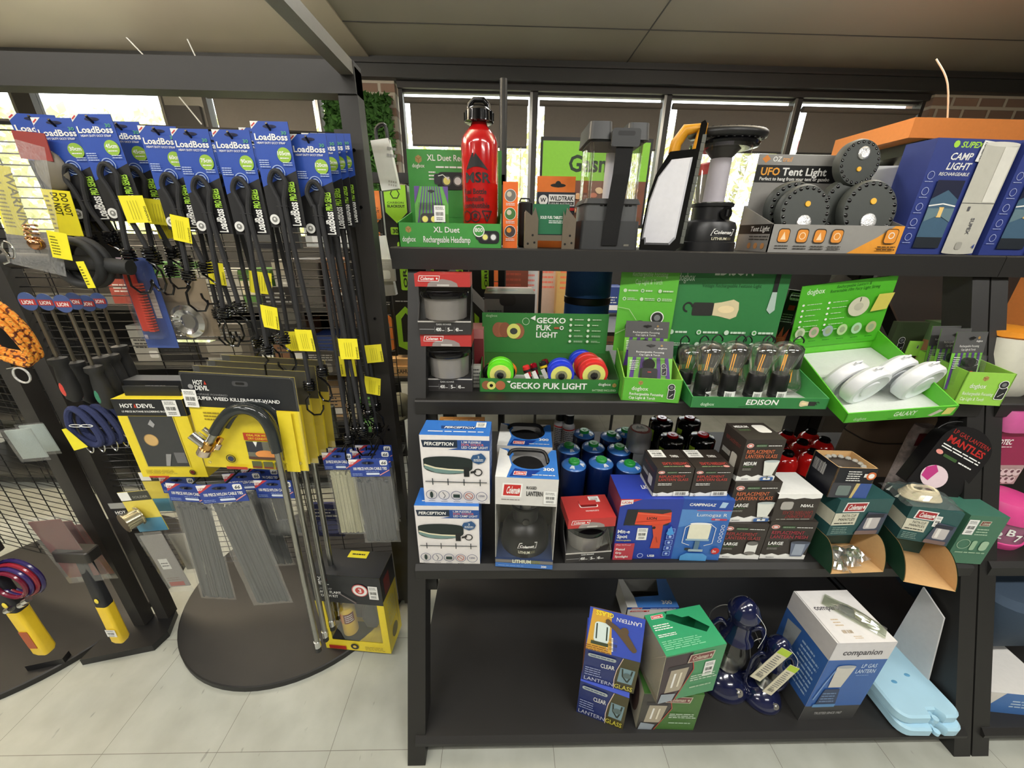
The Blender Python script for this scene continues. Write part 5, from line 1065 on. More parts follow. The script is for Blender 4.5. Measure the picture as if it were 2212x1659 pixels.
# --- coleman red box turned, mit-e spot, lumogaz
M, w, h = fr(SH3, (1220, 1217), (1316, 1210), (1213, 1140)); a0 = at(1217, 1217, z=SH3)
w = (at(1313, 1206, z=SH3) - a0).length; hh = at(1229, 1128, y=a0.y).z - SH3
t = pot_box(M, w, hh * 1.05, .105, 'lantern_box', 'red-topped window box with a glass bowl lantern, turned slightly, on the third shelf', handle=True); price(t, None, (w * .58, .07, hh * 1.05), (1, 0, 0), (0, 1, 0), .034, .026)
MB_ = P(40, 62, 156)
def paint_spot(p):
    p.poly([(.0, .88), (.0, 1.0), (.34, 1.0)], P(196, 60, 62)); p.poly([(.01, .9), (.01, .98), (.2, .99), (.2, .93)], WH); p.text('LION', .03, .93, .035, P(196, 60, 62), w=.15, bold=.04)
    p.rr(.13, .58, .84, .84, .04, P(50, 50, 56)); p.poly([(.10, .58), (.13, .84), (.30, .84), (.28, .60)], P(36, 36, 40)); p.poly([(.28, .60), (.30, .80), (.70, .77), (.84, .80), (.86, .64), (.70, .58)], P(220, 76, 50)); p.text('LION', .46, .68, .04, BK, w=.16, bold=.04); p.line([(.3, .64), (.84, .68)], .01, P(170, 50, 36)); p.line([(.3, .78), (.84, .74)], .01, P(236, 120, 90))
    p.poly([(.56, .60), (.74, .60), (.76, .20), (.60, .20), (.62, .40)], P(206, 76, 50)); p.circ(.60, .55, .022, P(40, 20, 20)); p.line([(.66, .4), (.70, .3)], .01, P(150, 50, 36))
    p.text('Mit-e', .02, .46, .055, WH, w=.2, bold=.02); p.text('Spot', .02, .38, .055, WH, w=.17, bold=.02); p.text('Rechargeable', .02, .33, .022, YEL, w=.24); p.rect(0, .0, .33, .29, P(180, 60, 74)); p.text('IP65 W/Proof', .03, .25, .025, P(226, 190, 200), w=.24); p.text('Pistol', .03, .17, .035, WH, w=.15, bold=.02); p.text('Grip', .03, .11, .035, WH, w=.1, bold=.02); p.text('Spotlight', .03, .045, .035, WH, w=.22, bold=.02)
    for j in range(5): p.rr(.82, .08 + j * .10, .94, .16 + j * .10, .01, P(130, 160, 220)); p.rr(.83, .088 + j * .10, .93, .152 + j * .10, .01, MB_); p.circ(.88, .12 + j * .10, .02, P(170, 190, 230), 8)
    p.poly([(.86, .60), (.93, .48), (.86, .44), (.80, .48)][::1], P(70, 150, 220)); p.ring(.44, .10, .04, .008, P(180, 190, 230)); p.text('USB', .56, .08, .035, WH, w=.12, bold=.03)
def top_spot(p): p.rect(0, 0, 1, 1, P(46, 66, 170)); p.text('LION', .42, .4, .14, WH, w=.18, bold=.04)
M, w, h = fr(SH3, (1322, 1207), (1449, 1207), (1334, 1078)); M = M @ TR(0, 0, 0)
t = simple_box(M, w, h, .12, MB_, 'spotlight_box', 'dark blue carton with a red pistol grip spotlight, on the third shelf', paint=paint_spot, top=top_spot, left=lambda p: (p.rect(0, 0, 1, 1, P(70, 44, 90)), p.rect(0, .75, 1, 1, P(110, 50, 70))))
hs = h; ws = w; MS = M.copy(); price(t, None, (w * .34, 0, h * .34), (1, 0, 0), (0, 0, 1), w * .17, h * .20)
M, w, h = fr(SH3, (1449, 1207), (1551, 1210), (1473, 1078))
def paint_lumo(p):
    p.rect(0, .84, 1, 1, P(36, 74, 160)); p.poly([(0, .55), (0, .84), (1, .84), (1, .7)], P(84, 136, 200)); p.text('CAMPINGAZ', .12, .90, .04, WH, w=.52, bold=.03, shear=.2); p.poly([(.72, .88), (.84, .88), (.88, .96), (.76, .97)], P(170, 200, 226)); p.line([(.3, .83), (.98, .84)], .01, P(190, 80, 120)); p.text('Lumogaz R', .32, .74, .05, WH, w=.6); p.rr(.62, .68, .94, .71, .015, P(190, 60, 90)); p.text('80W', .7, .685, .02, WH)
    p.ell(.44, .62, .22, .02, WH); p.rr(.22, .36, .66, .61, .03, P(230, 228, 206)); p.rect(.20, .34, .68, .37, P(150, 180, 200)); p.line([(.14, .56), (.14, .30), (.3, .26)], .008, WH); p.line([(.76, .56), (.76, .30), (.6, .26)], .008, WH); p.line([(.14, .56), (.26, .62)], .008, WH); p.line([(.76, .56), (.64, .62)], .008, WH); p.rect(.40, .18, .50, .34, P(90, 120, 140)); p.rect(.22, .18, .34, .22, P(30, 36, 44)); p.rect(.3, .16, .6, .20, P(160, 180, 190)); p.poly([(.16, .0), (.16, .08), (.28, .13), (.62, .13), (.72, .08), (.72, .0)], P(80, 150, 210)); p.circ(.86, .18, .055, RED); p.text('2x', .80, .16, .035, WH, bold=.02)
    for j in range(5): p.ring(.88, .60 - j * .06, .025, .006, WH, 10)
t = simple_box(M, w, h, .07, P(52, 104, 180), 'gas_lantern_box', 'light blue carton with a gas lantern picture, next to the dark blue spotlight carton', paint=paint_lumo, topcol=P(50, 90, 170), left=lambda p: p.rect(0, 0, 1, 1, P(34, 60, 140)))
hl = h
# --- replacement glass boxes
BRK = P(52, 46, 42); RTX = P(206, 70, 62); OTX = P(222, 116, 70)
def paint_repl(size, ink, twin=False, pic='lamp', mesh=False):
    def f(p):
        p.poly([(0, 0), (1, 0), (1, .11), (.85, .16), (.7, .11), (.55, .15), (.4, .10), (.25, .15), (.1, .10), (0, .13)], WH)
        p.ell(.13, .86, .09, .055, P(226, 180, 170)); p.ell(.13, .86, .07, .035, P(190, 70, 60)); p.ell(.13, .86, .05, .02, WH); p.rr(.27, .83, .55, .89, .02, P(60, 90, 60)); p.lines(.29, .845, .53, .875, 1, P(170, 180, 160)); p.lines(.58, .84, .92, .88, 1, WH)
        p.text('REPLACEMENT', .08, .68, .085, ink, w=.70, bold=.0); p.text('LANTERN MESH' if mesh else 'LANTERN GLASS', .08, .57, .085, ink, w=.80, bold=.0)
        if twin: p.lines(.08, .40, .45, .50, 2, WH); p.rect(.55, .02, .96, .19, WH); p.barcode(.6, .05, .9, .16, BK, 16); p.ring(.1, .06, .035, .012, BK, 8)
        else:
            p.text(size, .08, .40, .08, WH, w=.32, bold=.03); p.lines(.08, .35, .34, .38, 1, P(70, 120, 60)); p.lines(.08, .27, .3, .33, 2, P(150, 150, 140)); p.lines(.12, .05, .3, .08, 1, BK)
            if pic == 'lamp': p.poly([(.58, .5), (.98, .5), (.88, .14), (.66, .14)], P(220, 222, 214)); p.ell(.78, .5, .2, .03, P(180, 190, 190)); p.rr(.6, .02, .94, .11, .03, P(60, 100, 160)); p.rect(.68, .04, .86, .09, WH); p.rect(.75, .06, .79, .14, P(100, 110, 110))
            elif pic == 'glass': p.rect(.60, .2, .86, .48, P(228, 228, 224)); p.ell(.73, .48, .13, .06, P(110, 108, 104)); p.ell(.73, .2, .13, .05, P(120, 116, 112))
            else: p.poly([(.56, .48), (.98, .48), (.9, .1), (.64, .1)], P(100, 110, 130)); p.ell(.77, .48, .21, .04, P(70, 76, 90)); p.rect(.66, .14, .88, .44, P(150, 160, 176))
    return f
def side_repl(p): p.text('REPLACEMENT', .15, .72, .08, P(130, 50, 44), w=.7); p.rect(.1, .38, .5, .5, P(150, 150, 146)); p.rr(.55, .22, .82, .55, .05, P(190, 188, 182)); p.poly([(0, 0), (1, 0), (1, .12), (.6, .08), (0, .14)], P(190, 190, 186))
def top_twin(p): p.text('LANTERN GLASS', .92, .30, .13, RTX, w=.7, al='L', rot=180); p.lines(.2, .05, .75, .12, 1, P(140, 170, 120)); p.ell(.84, .09, .08, .05, P(226, 160, 150)); p.text('TWIN', .58, .55, .12, WH, w=.22, bold=.03); p.line([(0, .5), (1, .5)], .01, P(30, 26, 24))
zt_ = SH3 + max(hs, hl) + .0015
for i, (L_, R_, T_, lab) in enumerate((((1409, 1073), (1486, 1075), (1419, 1012), 'dark brown twin glass carton, left of the pair on the blue cartons'), ((1489, 1073), (1568, 1077), (1503, 1012), 'dark brown twin glass carton, right of the pair on the blue cartons'))):
    M, w, h = fy(zt_, L_, R_, T_, MS.translation.y + .01, MS.translation.y + .012)
    t = simple_box(M, w, h, .10, BRK, 'replacement_glass_box', lab, paint=paint_repl('', RTX, True), top=top_twin, left=side_repl); price(t, None, (w * .05, .055, h), (1, 0, 0), (0, 1, 0), w * .4, .04)
M, w, h = fr(SH3, (1546, 1205), (1637, 1208), (1561, 1130)); z1 = SH3 + h
simple_box(M, w, h, .09, BRK, 'replacement_glass_box', 'dark brown glass carton, lowest of the stack of three', paint=paint_repl('LARGE', P(176, 60, 60), pic='glass'), left=side_repl)
M2, w2, h2 = fy(z1 + .001, (1567, 1122), (1662, 1127), (1585, 1042), M.translation.y + .004, M.translation.y + .006)
simple_box(M2, w2, h2, .09, BRK, 'replacement_glass_box', 'dark brown glass carton with orange lettering, middle of the stack of three', paint=paint_repl('LARGE', OTX), left=side_repl)
M3, w3, h3 = fy(z1 + h2 + .002, (1590, 1032), (1679, 1035), (1609, 950), M.translation.y + .01, M.translation.y + .0)
def top_med(p): p.text('MEDIUM', .08, .7, .12, WH, w=.36, bold=.03); p.lines(.1, .5, .4, .62, 2, P(90, 120, 80)); p.rr(.55, .38, .9, .85, .1, P(226, 224, 218))
simple_box(M3 @ RZ(6), w3, h3, .10, BRK, 'replacement_glass_box', 'dark brown glass carton marked MEDIUM, topmost of the stack of three', paint=paint_repl('MEDIUM', OTX), left=side_repl, top=top_med)
M, w, h = fr(SH3, (1639, 1206), (1732, 1204), (1660, 1126)); z1 = SH3 + h
simple_box(M @ RZ(-3), w, h, .09, BRK, 'replacement_mesh_box', 'dark brown carton with crimson MESH lettering under the white-lidded one', paint=paint_repl('LARGE', P(170, 40, 60), pic='mesh', mesh=True), left=side_repl)
M2, w2, h2 = fy(z1 + .001, (1664, 1125), (1750, 1120), (1680, 1068), M.translation.y + .0, M.translation.y + .01)
t = thing('replacement_glass_box', 'upside-down glass carton with a plain white lid, right of the stack of three', 'box', M2 @ RZ(-4)); b = MB(); b.box((0, 0, 0), (w2, .11, h2), BRK, mats=[BRK, BRK, BRK, BRK, WH, BRK]); p = b.face('front', (0, 0, 0), (w2, .11, h2), True)
p.poly([(0, 0), (1, 0), (1, .16), (.8, .13), (.6, .18), (.4, .13), (.2, .17), (0, .14)], WH); p.text('LANTERN GLASS', .08, .62, .12, P(150, 46, 46), w=.7); p.text('REPLACEMENT', .08, .76, .12, P(150, 46, 46), w=.62); p.lines(.1, .9, .9, .95, 1, P(180, 180, 170)); p.rr(.6, .26, .88, .56, .08, P(170, 166, 160)); p.text('TWIN', .12, .36, .1, WH, w=.3, bold=.03)
part(b, 'carton', t)
# --- green mantle dispenser boxes
TEAL = P(44, 84, 84); KRAFT = mat((204, 164, 112), .8, kind='kraft_card', scale=120)
def mantle_box(M, w, h, D, label, full=True, L_=.055):
    t = thing('mantle_dispenser', label, 'dispenser box', M); b = MB(); h1 = h * .42
    b.box((0, 0, h1), (w, D, h), TEAL); b.box((0, D * .5, 0), (w, D, h1), TEAL); 
    p = b.face('front', (0, 0, h1), (w, D, h)); coleman_badge(p, .12, .66, .55, .92, P(160, 40, 46)); p.rect(0, .30, .44, .64, P(206, 204, 184)); p.text('INSTA-CLIP', .14, .53, .07, BK, w=.26); p.text('MANTLES', .10, .43, .07, BK, w=.3); p.lines(.04, .33, .4, .39, 1, BK); p.lines(.05, .06, .35, .26, 4, P(130, 160, 150))
    p.poly([(.50, .02), (.60, .66), (.98, .60), (.96, .02)], P(66, 74, 92)); p.rr(.62, .18, .88, .52, .05, P(190, 186, 186)); p.rect(.58, .5, .92, .6, P(40, 44, 56)); p.rect(.66, .22, .72, .5, P(226, 224, 220)); p.rr(.50, .03, .92, .14, .03, P(120, 100, 96))
    p = b.face('left', (0, 0, h1), (w, D, h)); p.rect(.3, .30, 1, .64, P(206, 204, 184))
    part(b, 'carton', t)
    # scoop shaped outlet
    b = MB(); n = 12; zb = 0.0
    prof = [(-L_ * sin(pi / 2 * i / n), h1 * 1.0 * (cos(pi / 2 * i / n)) ** 1.3 * .98 if i < n else .004) for i in range(n + 1)]
    for x, m1, m2 in ((0.0, P(30, 62, 44), KRAFT), (w, KRAFT, P(30, 62, 44))):
        pts = [(x, y, z) for y, z in prof]
        fan = [(x, D * .5, .0), (x, -L_, .0)] + pts[::-1] + [(x, D * .5, h1)]
        e = .0012
        b.add([(a - e, c, d) for a, c, d in fan], [tuple(range(len(fan)))], P(30, 62, 44) if x == 0 else KRAFT); b.add([(a + e, c, d) for a, c, d in fan], [tuple(range(len(fan)))[::-1]], KRAFT if x == 0 else P(30, 62, 44))
    b.box((0, -L_, .0), (w, D * .5, .0015), KRAFT); part(b, 'scoop_outlet', t)
    return t
DCK = P(40, 92, 66)
M, w, h = fr(SH3, (1768, 1214), (1878, 1210), (1766, 1085)); M = M @ TR(0, .01, 0)
t = mantle_box(M, w, h, .12, 'teal dispenser carton with a filled kraft scoop, left of the two on the third shelf'); hm, wm, MM = h, w, M
def sachet(M, w, l, label, col, name='mantle_sachet', seed=0, mark=True):
    rnd = random.Random(seed); b = MB(); n, m = 9, 6; vs = []
    for i in range(n + 1):
        for j in range(m + 1):
            u, v = i / n, j / m; z = .010 * sin(pi * u) * sin(pi * v) * 2 + .004 * rnd.uniform(-1, 1) * (0 < i < n)
            vs.append((u * w, v * l, z + .006))
    fs = [(i * (m + 1) + j, (i + 1) * (m + 1) + j, (i + 1) * (m + 1) + j + 1, i * (m + 1) + j + 1) for i in range(n) for j in range(m)]
    t = thing(name, label, 'sachet', M, 'mantle sachets in the kraft scoop'); b.add(vs, fs, clear('foil_film', gloss=.5, rough=.12, haze=.15), False); part(b, 'clear_wrap', t)
    b = MB(); b.ball((w * .45, l * .5, .006), (w * .36, l * .36, .009), col); b.ball((w * .62, l * .6, .009), (w * .2, l * .2, .010), P(120, 160, 60)); part(b, 'mantle', t)
    return t
for i in range(5):
    sachet(M @ TR(.012 + .019 * i, -.046 + .008 * (i % 2), .004 + .006 * i) @ RZ((-20, 25, -5, 40, 10)[i]) @ RX(-8 + 9 * (i % 3)), .05, .06, ('leftmost', 'second from the left', 'middle', 'second from the right', 'rightmost')[i] + ' shiny mantle sachet in the left kraft scoop', P(*((120, 140, 80), (150, 160, 150), (60, 90, 50), (170, 170, 160), (90, 120, 60))[i]), seed=i)
M, w, h = fr(SH3 - .0, (1914, 1238), (2020, 1236), (1904, 1105)); M = M @ RZ(-2); M, w, h = fy(SH3 + .0, (1912, 1200), (2030, 1196), (1904, 1092), MM.translation.y + .0, MM.translation.y - .035)
t = mantle_box(M @ TR(.005, 0, 0), w, h, .12, 'teal dispenser carton with an empty kraft scoop, right of the two on the third shelf', L_=.085); MR, wr, hr = M @ TR(.005, 0, 0), w, h
price(t, None, (w * .52, 0, h * .72), (1, 0, 0), (0, 0, 1), w * .12, h * .18); 
def paint_green(p): coleman_badge(p, .35, .80, .62, .90, P(120, 60, 50), P(200, 200, 180)); p.lines(.35, .60, .68, .76, 3, P(170, 196, 170)); p.ring(.22, .42, .10, .01, P(160, 190, 160)); p.rr(.42, .3, .55, .5, .03, P(150, 184, 150)); p.rr(.66, .3, .86, .5, .05, P(160, 190, 160)); p.lines(.1, .22, .9, .28, 1, P(150, 180, 150))
M, w, h = fy(SH3, (2052, 1200), (2140, 1195), (2040, 1118), MR.translation.y - .02, MR.translation.y - .03); M = M @ TR(.006, .01, 0)
t = simple_box(M, w, h, .12, P(70, 116, 92), 'mantle_carton', 'plain green carton with faint drawings at the right end of the third shelf', paint=paint_green, topcol=P(56, 108, 92)); price(t, None, (.002, 0, h * .62), (1, 0, 0), (0, 0, 1), w * .26, h * .3)
# open carton with glass on the first dispenser
M, w, h = fy(SH3 + hm + .001, (1786, 1076), (1866, 1074), (1786, 1010), MM.translation.y + .012, MM.translation.y + .012)
t = thing('open_carton', 'open black photo carton with a torn grey rim, on top of the left dispenser', 'box', M @ RZ(-3)); b = MB(); BKC = P(24, 26, 34); D = .095; open_tray(b, w, D, h, h, BKC, KRAFT)
p = b.face('front', (0, 0, 0), (w, D, h)); p.rect(0, 0, 1, .5, P(60, 60, 66)); p.poly([(.6, 0), (1, 0), (1, .5), (.66, .5)], P(56, 84, 150)); p.poly([(.55, 0), (.62, 0), (.70, .5), (.60, .5)], P(200, 180, 120)); p.rr(.16, .08, .5, .42, .05, P(110, 124, 120)); p.lines(.28, .56, .64, .92, 5, WH); p.lines(.70, .62, .78, .92, 1, WH); p.circ(.88, .76, .13, P(206, 110, 60)); p.circ(.88, .76, .08, WH)
p = b.face('left', (0, 0, 0), (w, D, h)); p.barcode(.1, .5, .6, .85, P(190, 190, 190)); part(b, 'carton', t)
b = MB(); b.lathe([(w * .38, 0.004), (w * .40, h * .86), (w * .36, h * .86)], mat((120, 110, 100), .3, kind='smoked_glass'), 24, TR(w * .5, D * .5, 0), caps=(True, False)); part(b, 'glass_cylinder', t)
b = MB(); 
for i in range(16): a = 2 * pi * i / 16; b.ball((w * .5 + w * .43 * cos(a), D * .5 + D * .42 * sin(a), h * .86), (.009, .008, .006), P(170, 168, 160), n=6, k=4)
part(b, 'paper_packing', t)
# bag of wicks
M, w, h = fy(SH3 + hr + .001, (1895, 1085), (2020, 1085), (1895, 1080), MR.translation.y - .01, MR.translation.y - .015)
t = thing('wick_bag', 'clear bag of coiled cream lamp wicks lying on the right dispenser', 'bag', MR @ TR(-.01, -.004, hr + .001) @ RZ(6)); b = MB()
for k, (rx, ry, z) in enumerate(((.050, .030, .006), (.046, .026, .012), (.042, .024, .018), (.038, .022, .024), (.030, .018, .029))): b.tube([(.062 + rx * cos(a), .052 + ry * sin(a), z + .002 * sin(3 * a)) for a in [2 * pi * i / 30 for i in range(30)]], .0055, mat((226, 214, 180), .9, kind='cotton_wick', scale=400, bump=.4), 6, closed=True)
part(b, 'wick_coil', t); b = MB(); n = 10; vs = []; rnd = random.Random(9)
for i in range(n + 1):
    for j in range(n + 1): u, v = i / n, j / n; vs.append((-.012 + .15 * u, -.004 + .115 * v, .002 + .034 * (sin(pi * u) * sin(pi * v)) ** .5 + .003 * rnd.uniform(-1, 1)))
b.add(vs, [(i * (n + 1) + j, (i + 1) * (n + 1) + j, (i + 1) * (n + 1) + j + 1, i * (n + 1) + j + 1) for i in range(n) for j in range(n)], clear('film_shiny', gloss=.14, rough=.1, haze=.08)); part(b, 'clear_bag', t)
# mantles header: black round-topped box standing tilted
o = at(2000, 1085, y=.98); x = (at(2095, 1085, y=.93) - at(2000, 1060, y=.98))
Mx = TR(*at(1958, 1040, y=.97)) @ RZ(-14) @ RY(26) @ RX(-16)
t = thing('mantle_display', 'black round-topped lantern mantles display leaning at the right end of the third shelf', 'display', Mx); b = MB(); w, h = .16, .25
out = [(0, 0), (w, 0), (w, h * .7)] + [(w / 2 + w / 2 * cos(radians(a)), h * .7 + w * .42 * sin(radians(a))) for a in range(15, 180, 15)] + [(0, h * .7)]
b.loft([[(x_, y_, z_) for x_, z_ in out] for y_ in (0, .003)], P(20, 18, 20), False)
p = Panel(b, (0, 0, 0), (1, 0, 0), (0, 0, 1), w, h); p.text('LP GAS LANTERN', .12, .80, .055, P(170, 44, 40), w=.76, shear=0); p.text('MANTLES', .12, .68, .085, P(176, 40, 36), w=.76, bold=.03); p.lines(.10, .58, .90, .65, 2, WH); p.ell(.14, .52, .07, .03, P(226, 150, 140)); p.rr(.24, .49, .52, .53, .01, P(60, 90, 50)); p.lines(.56, .49, .84, .53, 1, WH); p.ell(.36, .22, .26, .15, P(226, 204, 210)); p.poly([(.14, .16), (.12, .28), (.25, .36), (.36, .30), (.30, .14)], P(190, 60, 130))
part(b, 'header_card', t)
b = MB(); b.tube([(w / 2 + w * .56 * cos(radians(a)), .02 + .01 * sin(radians(a)), h * .66 + w * .56 * sin(radians(a))) for a in range(-30, 170, 10)], .0012, mat((110, 110, 110), .2, .5, kind='blister_rim'), 6)
b.loft([[(x_, y_, z_) for x_, z_ in [(w / 2 + (x0_ - w / 2) * s_, h / 2 + (z0_ - h / 2) * s_) for x0_, z0_ in out]] for y_, s_ in ((.004, 1.0), (.05, .93))], P(16, 15, 16), False); part(b, 'box', t)
# brown canvas bag and patterned bag behind
q = at(1925, 930, y=1.38); CANV = mat((124, 104, 84), .9, kind='canvas', scale=250, bump=.5); t = thing('canvas_bag', 'brown canvas bag slumped behind the red cartridges and open carton', 'bag', TR(q.x, q.y, SH3)); b = MB()
b.loft([[(x_ * s_, y_ * s_ * .8, z_) for x_, y_ in rrect(-.16, -.10, .16, .10, .06)] for z_, s_ in ((0, .9), (.05, 1.02), (.16, 1.0), (.26, .82), (.36, .74))], CANV); part(b, 'body', t); b = MB(); b.tube([(x_ * .985, y_ * .79, .17) for x_, y_ in rrect(-.162, -.102, .162, .102, .06)], .003, mat((60, 50, 42), .9, kind='seam'), 6, closed=True); part(b, 'seam', t)
q = at(1995, 965, y=1.12); b = MB(); b.loft([[(x_, y_, z_) for x_, y_ in rrect(-.04 * s_, -.02, .04 * s_, .02, .015)] for z_, s_ in ((0, 1), (.1, 1.1), (.3, 1), (.34, .8))], mat((190, 176, 170), .6, kind='patterned_film', scale=60, var=.7)); p = Panel(b, (-.04, -.0215, .27), (1, 0, 0), (0, 0, 1), .08, .05); p.rect(0, .0, 1, 1, P(120, 44, 44)); b.build('patterned_bag', M=TR(q.x, 1.14, SH3), label='white patterned bag with a dark red band behind the mantles display', cat='bag')
# ================================================================ things on the bottom shelf
LGB = P(38, 54, 120)
def paint_lg(p):
    p.rect(0, 0, 1, 1, P(34, 48, 108)); p.poly([(.62, 0), (1, 0), (1, 1), (.70, 1), (.62, .5)], P(70, 64, 30)); p.poly([(.66, .25), (.93, .25), (.95, .7), (.68, .7)], P(120, 150, 160)); p.line([(.72, .68), (.74, .45), (.84, .3)], .03, P(40, 50, 40)); p.line([(.90, .68), (.88, .45), (.84, .3)], .03, P(40, 50, 40)); p.circ(.82, .5, .08, P(90, 110, 110)); p.line([(.62, 0), (.60, .3), (.62, .6), (.70, 1)], .015, P(220, 200, 180))
    p.text('GLASS', .62, .05, .13, P(200, 190, 70), w=.34, bold=.02); p.text('LANTERN', .04, .06, .11, P(200, 204, 220), w=.56); p.text('CLEAR', .32, .56, .12, WH, w=.26, rot=4, bold=.01); p.lines(.04, .22, .36, .5, 4, P(150, 160, 200)); p.rr(.06, .82, .58, .92, .04, P(170, 180, 180)); p.lines(.1, .84, .54, .9, 1, P(50, 70, 110))
def lg_header(b, w, h2):
    """folded up display header with slot"""
    p = Panel(b, (0, 0, 0), (1, 0, 0), (0, 0, 1), w, h2)
    p.rect(0, 0, 1, 1, P(52, 76, 176)); p.poly([(0, 0), (.48, 0), (.40, .96), (.06, .98)], P(206, 160, 60)); p.rr(.12, .22, .40, .70, .08, P(210, 224, 220)); p.line([(.16, .66), (.17, .3)], .03, P(40, 60, 50)); p.line([(.35, .62), (.36, .3)], .03, P(40, 60, 50)); p.rect(.08, .16, .4, .24, P(60, 70, 50)); p.lines(0, .0, .45, .14, 3, P(120, 70, 40))
    p.text('GLASS', .44, .96, .10, YEL, w=.32, rot=180, bold=.02); p.text('LANTERN', .94, .90, .09, WH, w=.44, rot=180)
    K = P(92, 74, 52); p.poly([(.36, .80), (.30, .72), (.50, .58), (.80, .22), (.90, .28), (.72, .58), (.62, .62), (.52, .70)], K); p.circ(.66, .62, .09, K); p.circ(.35, .77, .05, K); p.circ(.86, .25, .06, K)
M, w, h = fr(SH4, (1245, 1537), (1345, 1576), (1257, 1470)); D = .10
t = simple_box(M, w, h, D, LGB, 'lantern_glass_box', 'dark blue lantern glass carton, lower of the stacked pair on the bottom shelf', paint=paint_lg, left=lambda p: p.rect(0, 0, 1, 1, P(150, 100, 70)), top=lambda p: p.rect(0, 0, 1, .3, P(70, 90, 190)))
M2, w2, h2 = fy(SH4 + h + .001, (1256, 1468), (1368, 1500), (1268, 1400), M.translation.y + .004, M.translation.y - .038)
t = thing('lantern_glass_box', 'dark blue lantern glass carton with a raised slotted header, upper of the stacked pair', 'box', M2); b = MB(); b.box((0, 0, 0), (w2, D, h2), LGB, mats=[LGB, LGB, LGB, P(150, 100, 70), P(52, 76, 176), LGB]); paint_lg(b.face('front', (0, 0, 0), (w2, D, h2)))
hh = at(1270, 1323, y=M2.translation.y + .02).z - M2.translation.z - h2; part(b, 'carton', t)
b = MB(); b.M = TR(0, .0, h2) @ RX(-18); b.box((0, 0, 0), (w2, .0015, hh * 1.05), P(150, 120, 80)); lg_header(b, w2, hh * 1.05); part(b, 'header_flap', t)
price(t, None, Vector((w2 * .38, -.001 + .006, h2 + .010)), (1, 0, -.05), (0, .31, .95), w2 * .22, .042)
# green lantern glass boxes
CGR = P(44, 150, 100)
def paint_cg(main, dark, hole=True):
    def f(p):
        p.rect(0, 0, 1, 1, main); p.poly([(0, 0), (.30, 0), (.52, .62), (.48, .78), (.40, .80), (.46, .98), (0, .98)], dark); p.poly([(.10, .2), (.38, .2), (.44, .72), (.14, .72)], P(170, 160, 140)); p.rect(.08, .68, .44, .76, P(40, 34, 40)); p.line([(.2, .3), (.22, .6)], .03, WH); p.line([(.3, .3), (.32, .6)], .03, P(226, 220, 200)); p.line([(.30, 0), (.52, .62), (.48, .78)], .015, P(180, 70, 60)); p.poly([(.02, .0), (.26, .0), (.3, .15), (.05, .2)], P(150, 160, 170))
        coleman_badge(p, .38, .78, .82, .94, P(120, 60, 60), P(200, 190, 170)); p.lines(.50, .36, .96, .50, 3, P(200, 220, 200)); p.lines(.52, .2, .9, .26, 1, P(170, 200, 170))
    return f
M, w, h = fr(SH4, (1374, 1573), (1497, 1577), (1388, 1497)); D = .10
t = simple_box(M, w, h, D, P(60, 104, 44), 'lantern_glass_box', 'dark green lantern glass carton underneath the bright green one', paint=paint_cg(P(66, 110, 46), P(60, 56, 52)), left=lambda p: (p.rect(0, 0, 1, 1, P(170, 164, 140)), p.ell(.5, .5, .3, .4, P(90, 70, 56))))
h1 = h; MG = M
M2, w2, h2 = fy(SH4 + h1 + .001, (1420, 1508), (1538, 1494), (1438, 1420), MG.translation.y - .03, MG.translation.y + .0); M2 = M2 @ RZ(0)
t = thing('lantern_glass_box', 'bright green lantern glass carton with a slotted lid, on the dark green one', 'box', M2 @ TR(0, 0, 0.004) @ RY(-1.5)); D = .12; b = MB(); W2, H2 = w2, h2
b.box((0, 0, 0), (W2, D, H2), CGR, mats=[CGR, CGR, CGR, P(200, 192, 166), None, CGR]); paint_cg(P(74, 146, 100), P(60, 46, 52))(b.face('front', (0, 0, 0), (W2, D, H2)))
T = b.face('top', (0, 0, 0), (W2, D, H2)); hole = [(.36, .92), (.30, .82), (.48, .64), (.82, .34), (.92, .44), (.76, .68), (.70, .78), (.58, .78), (.46, .90)]
T.poly([(0, 0), (1, 0), (1, 1), (.40, 1), (.36, .92)] + [(.46, .90), (.58, .78), (.70, .78), (.76, .68), (.92, .44), (.82, .34), (.48, .64), (.30, .82), (.36, .92)][0:] + [(.34, 1), (0, 1)], CGR)
coleman_badge(T, .08, .86, .30, .95); T.lines(.04, .56, .34, .72, 3, WH); T.lines(.04, .40, .34, .48, 2, WH); T.lines(.04, .10, .7, .32, 5, P(130, 200, 160))
b.box((0, 0, 0), (.001, D, .02), P(180, 170, 146)); part(b, 'carton', t)
b = MB(); b.box((0, .002, .0), (.0006, D - .002, H2), clear('film_side', gloss=.2, haze=.15, rough=.1)); part(b, 'window_film', t)
b = MB(); b.lathe([(D * .38, .01), (D * .38, H2 * .85), (D * .34, H2 * .85)], clear('frosted', haze=.35, gloss=.2), 28, TR(W2 * .42, D * .5, 0), caps=(True, False)); part(b, 'glass_globe', t)
price(t, None, (W2 * .70, 0, H2 * .42), (1, 0, 0), (0, 0, 1), W2 * .17, H2 * .30)
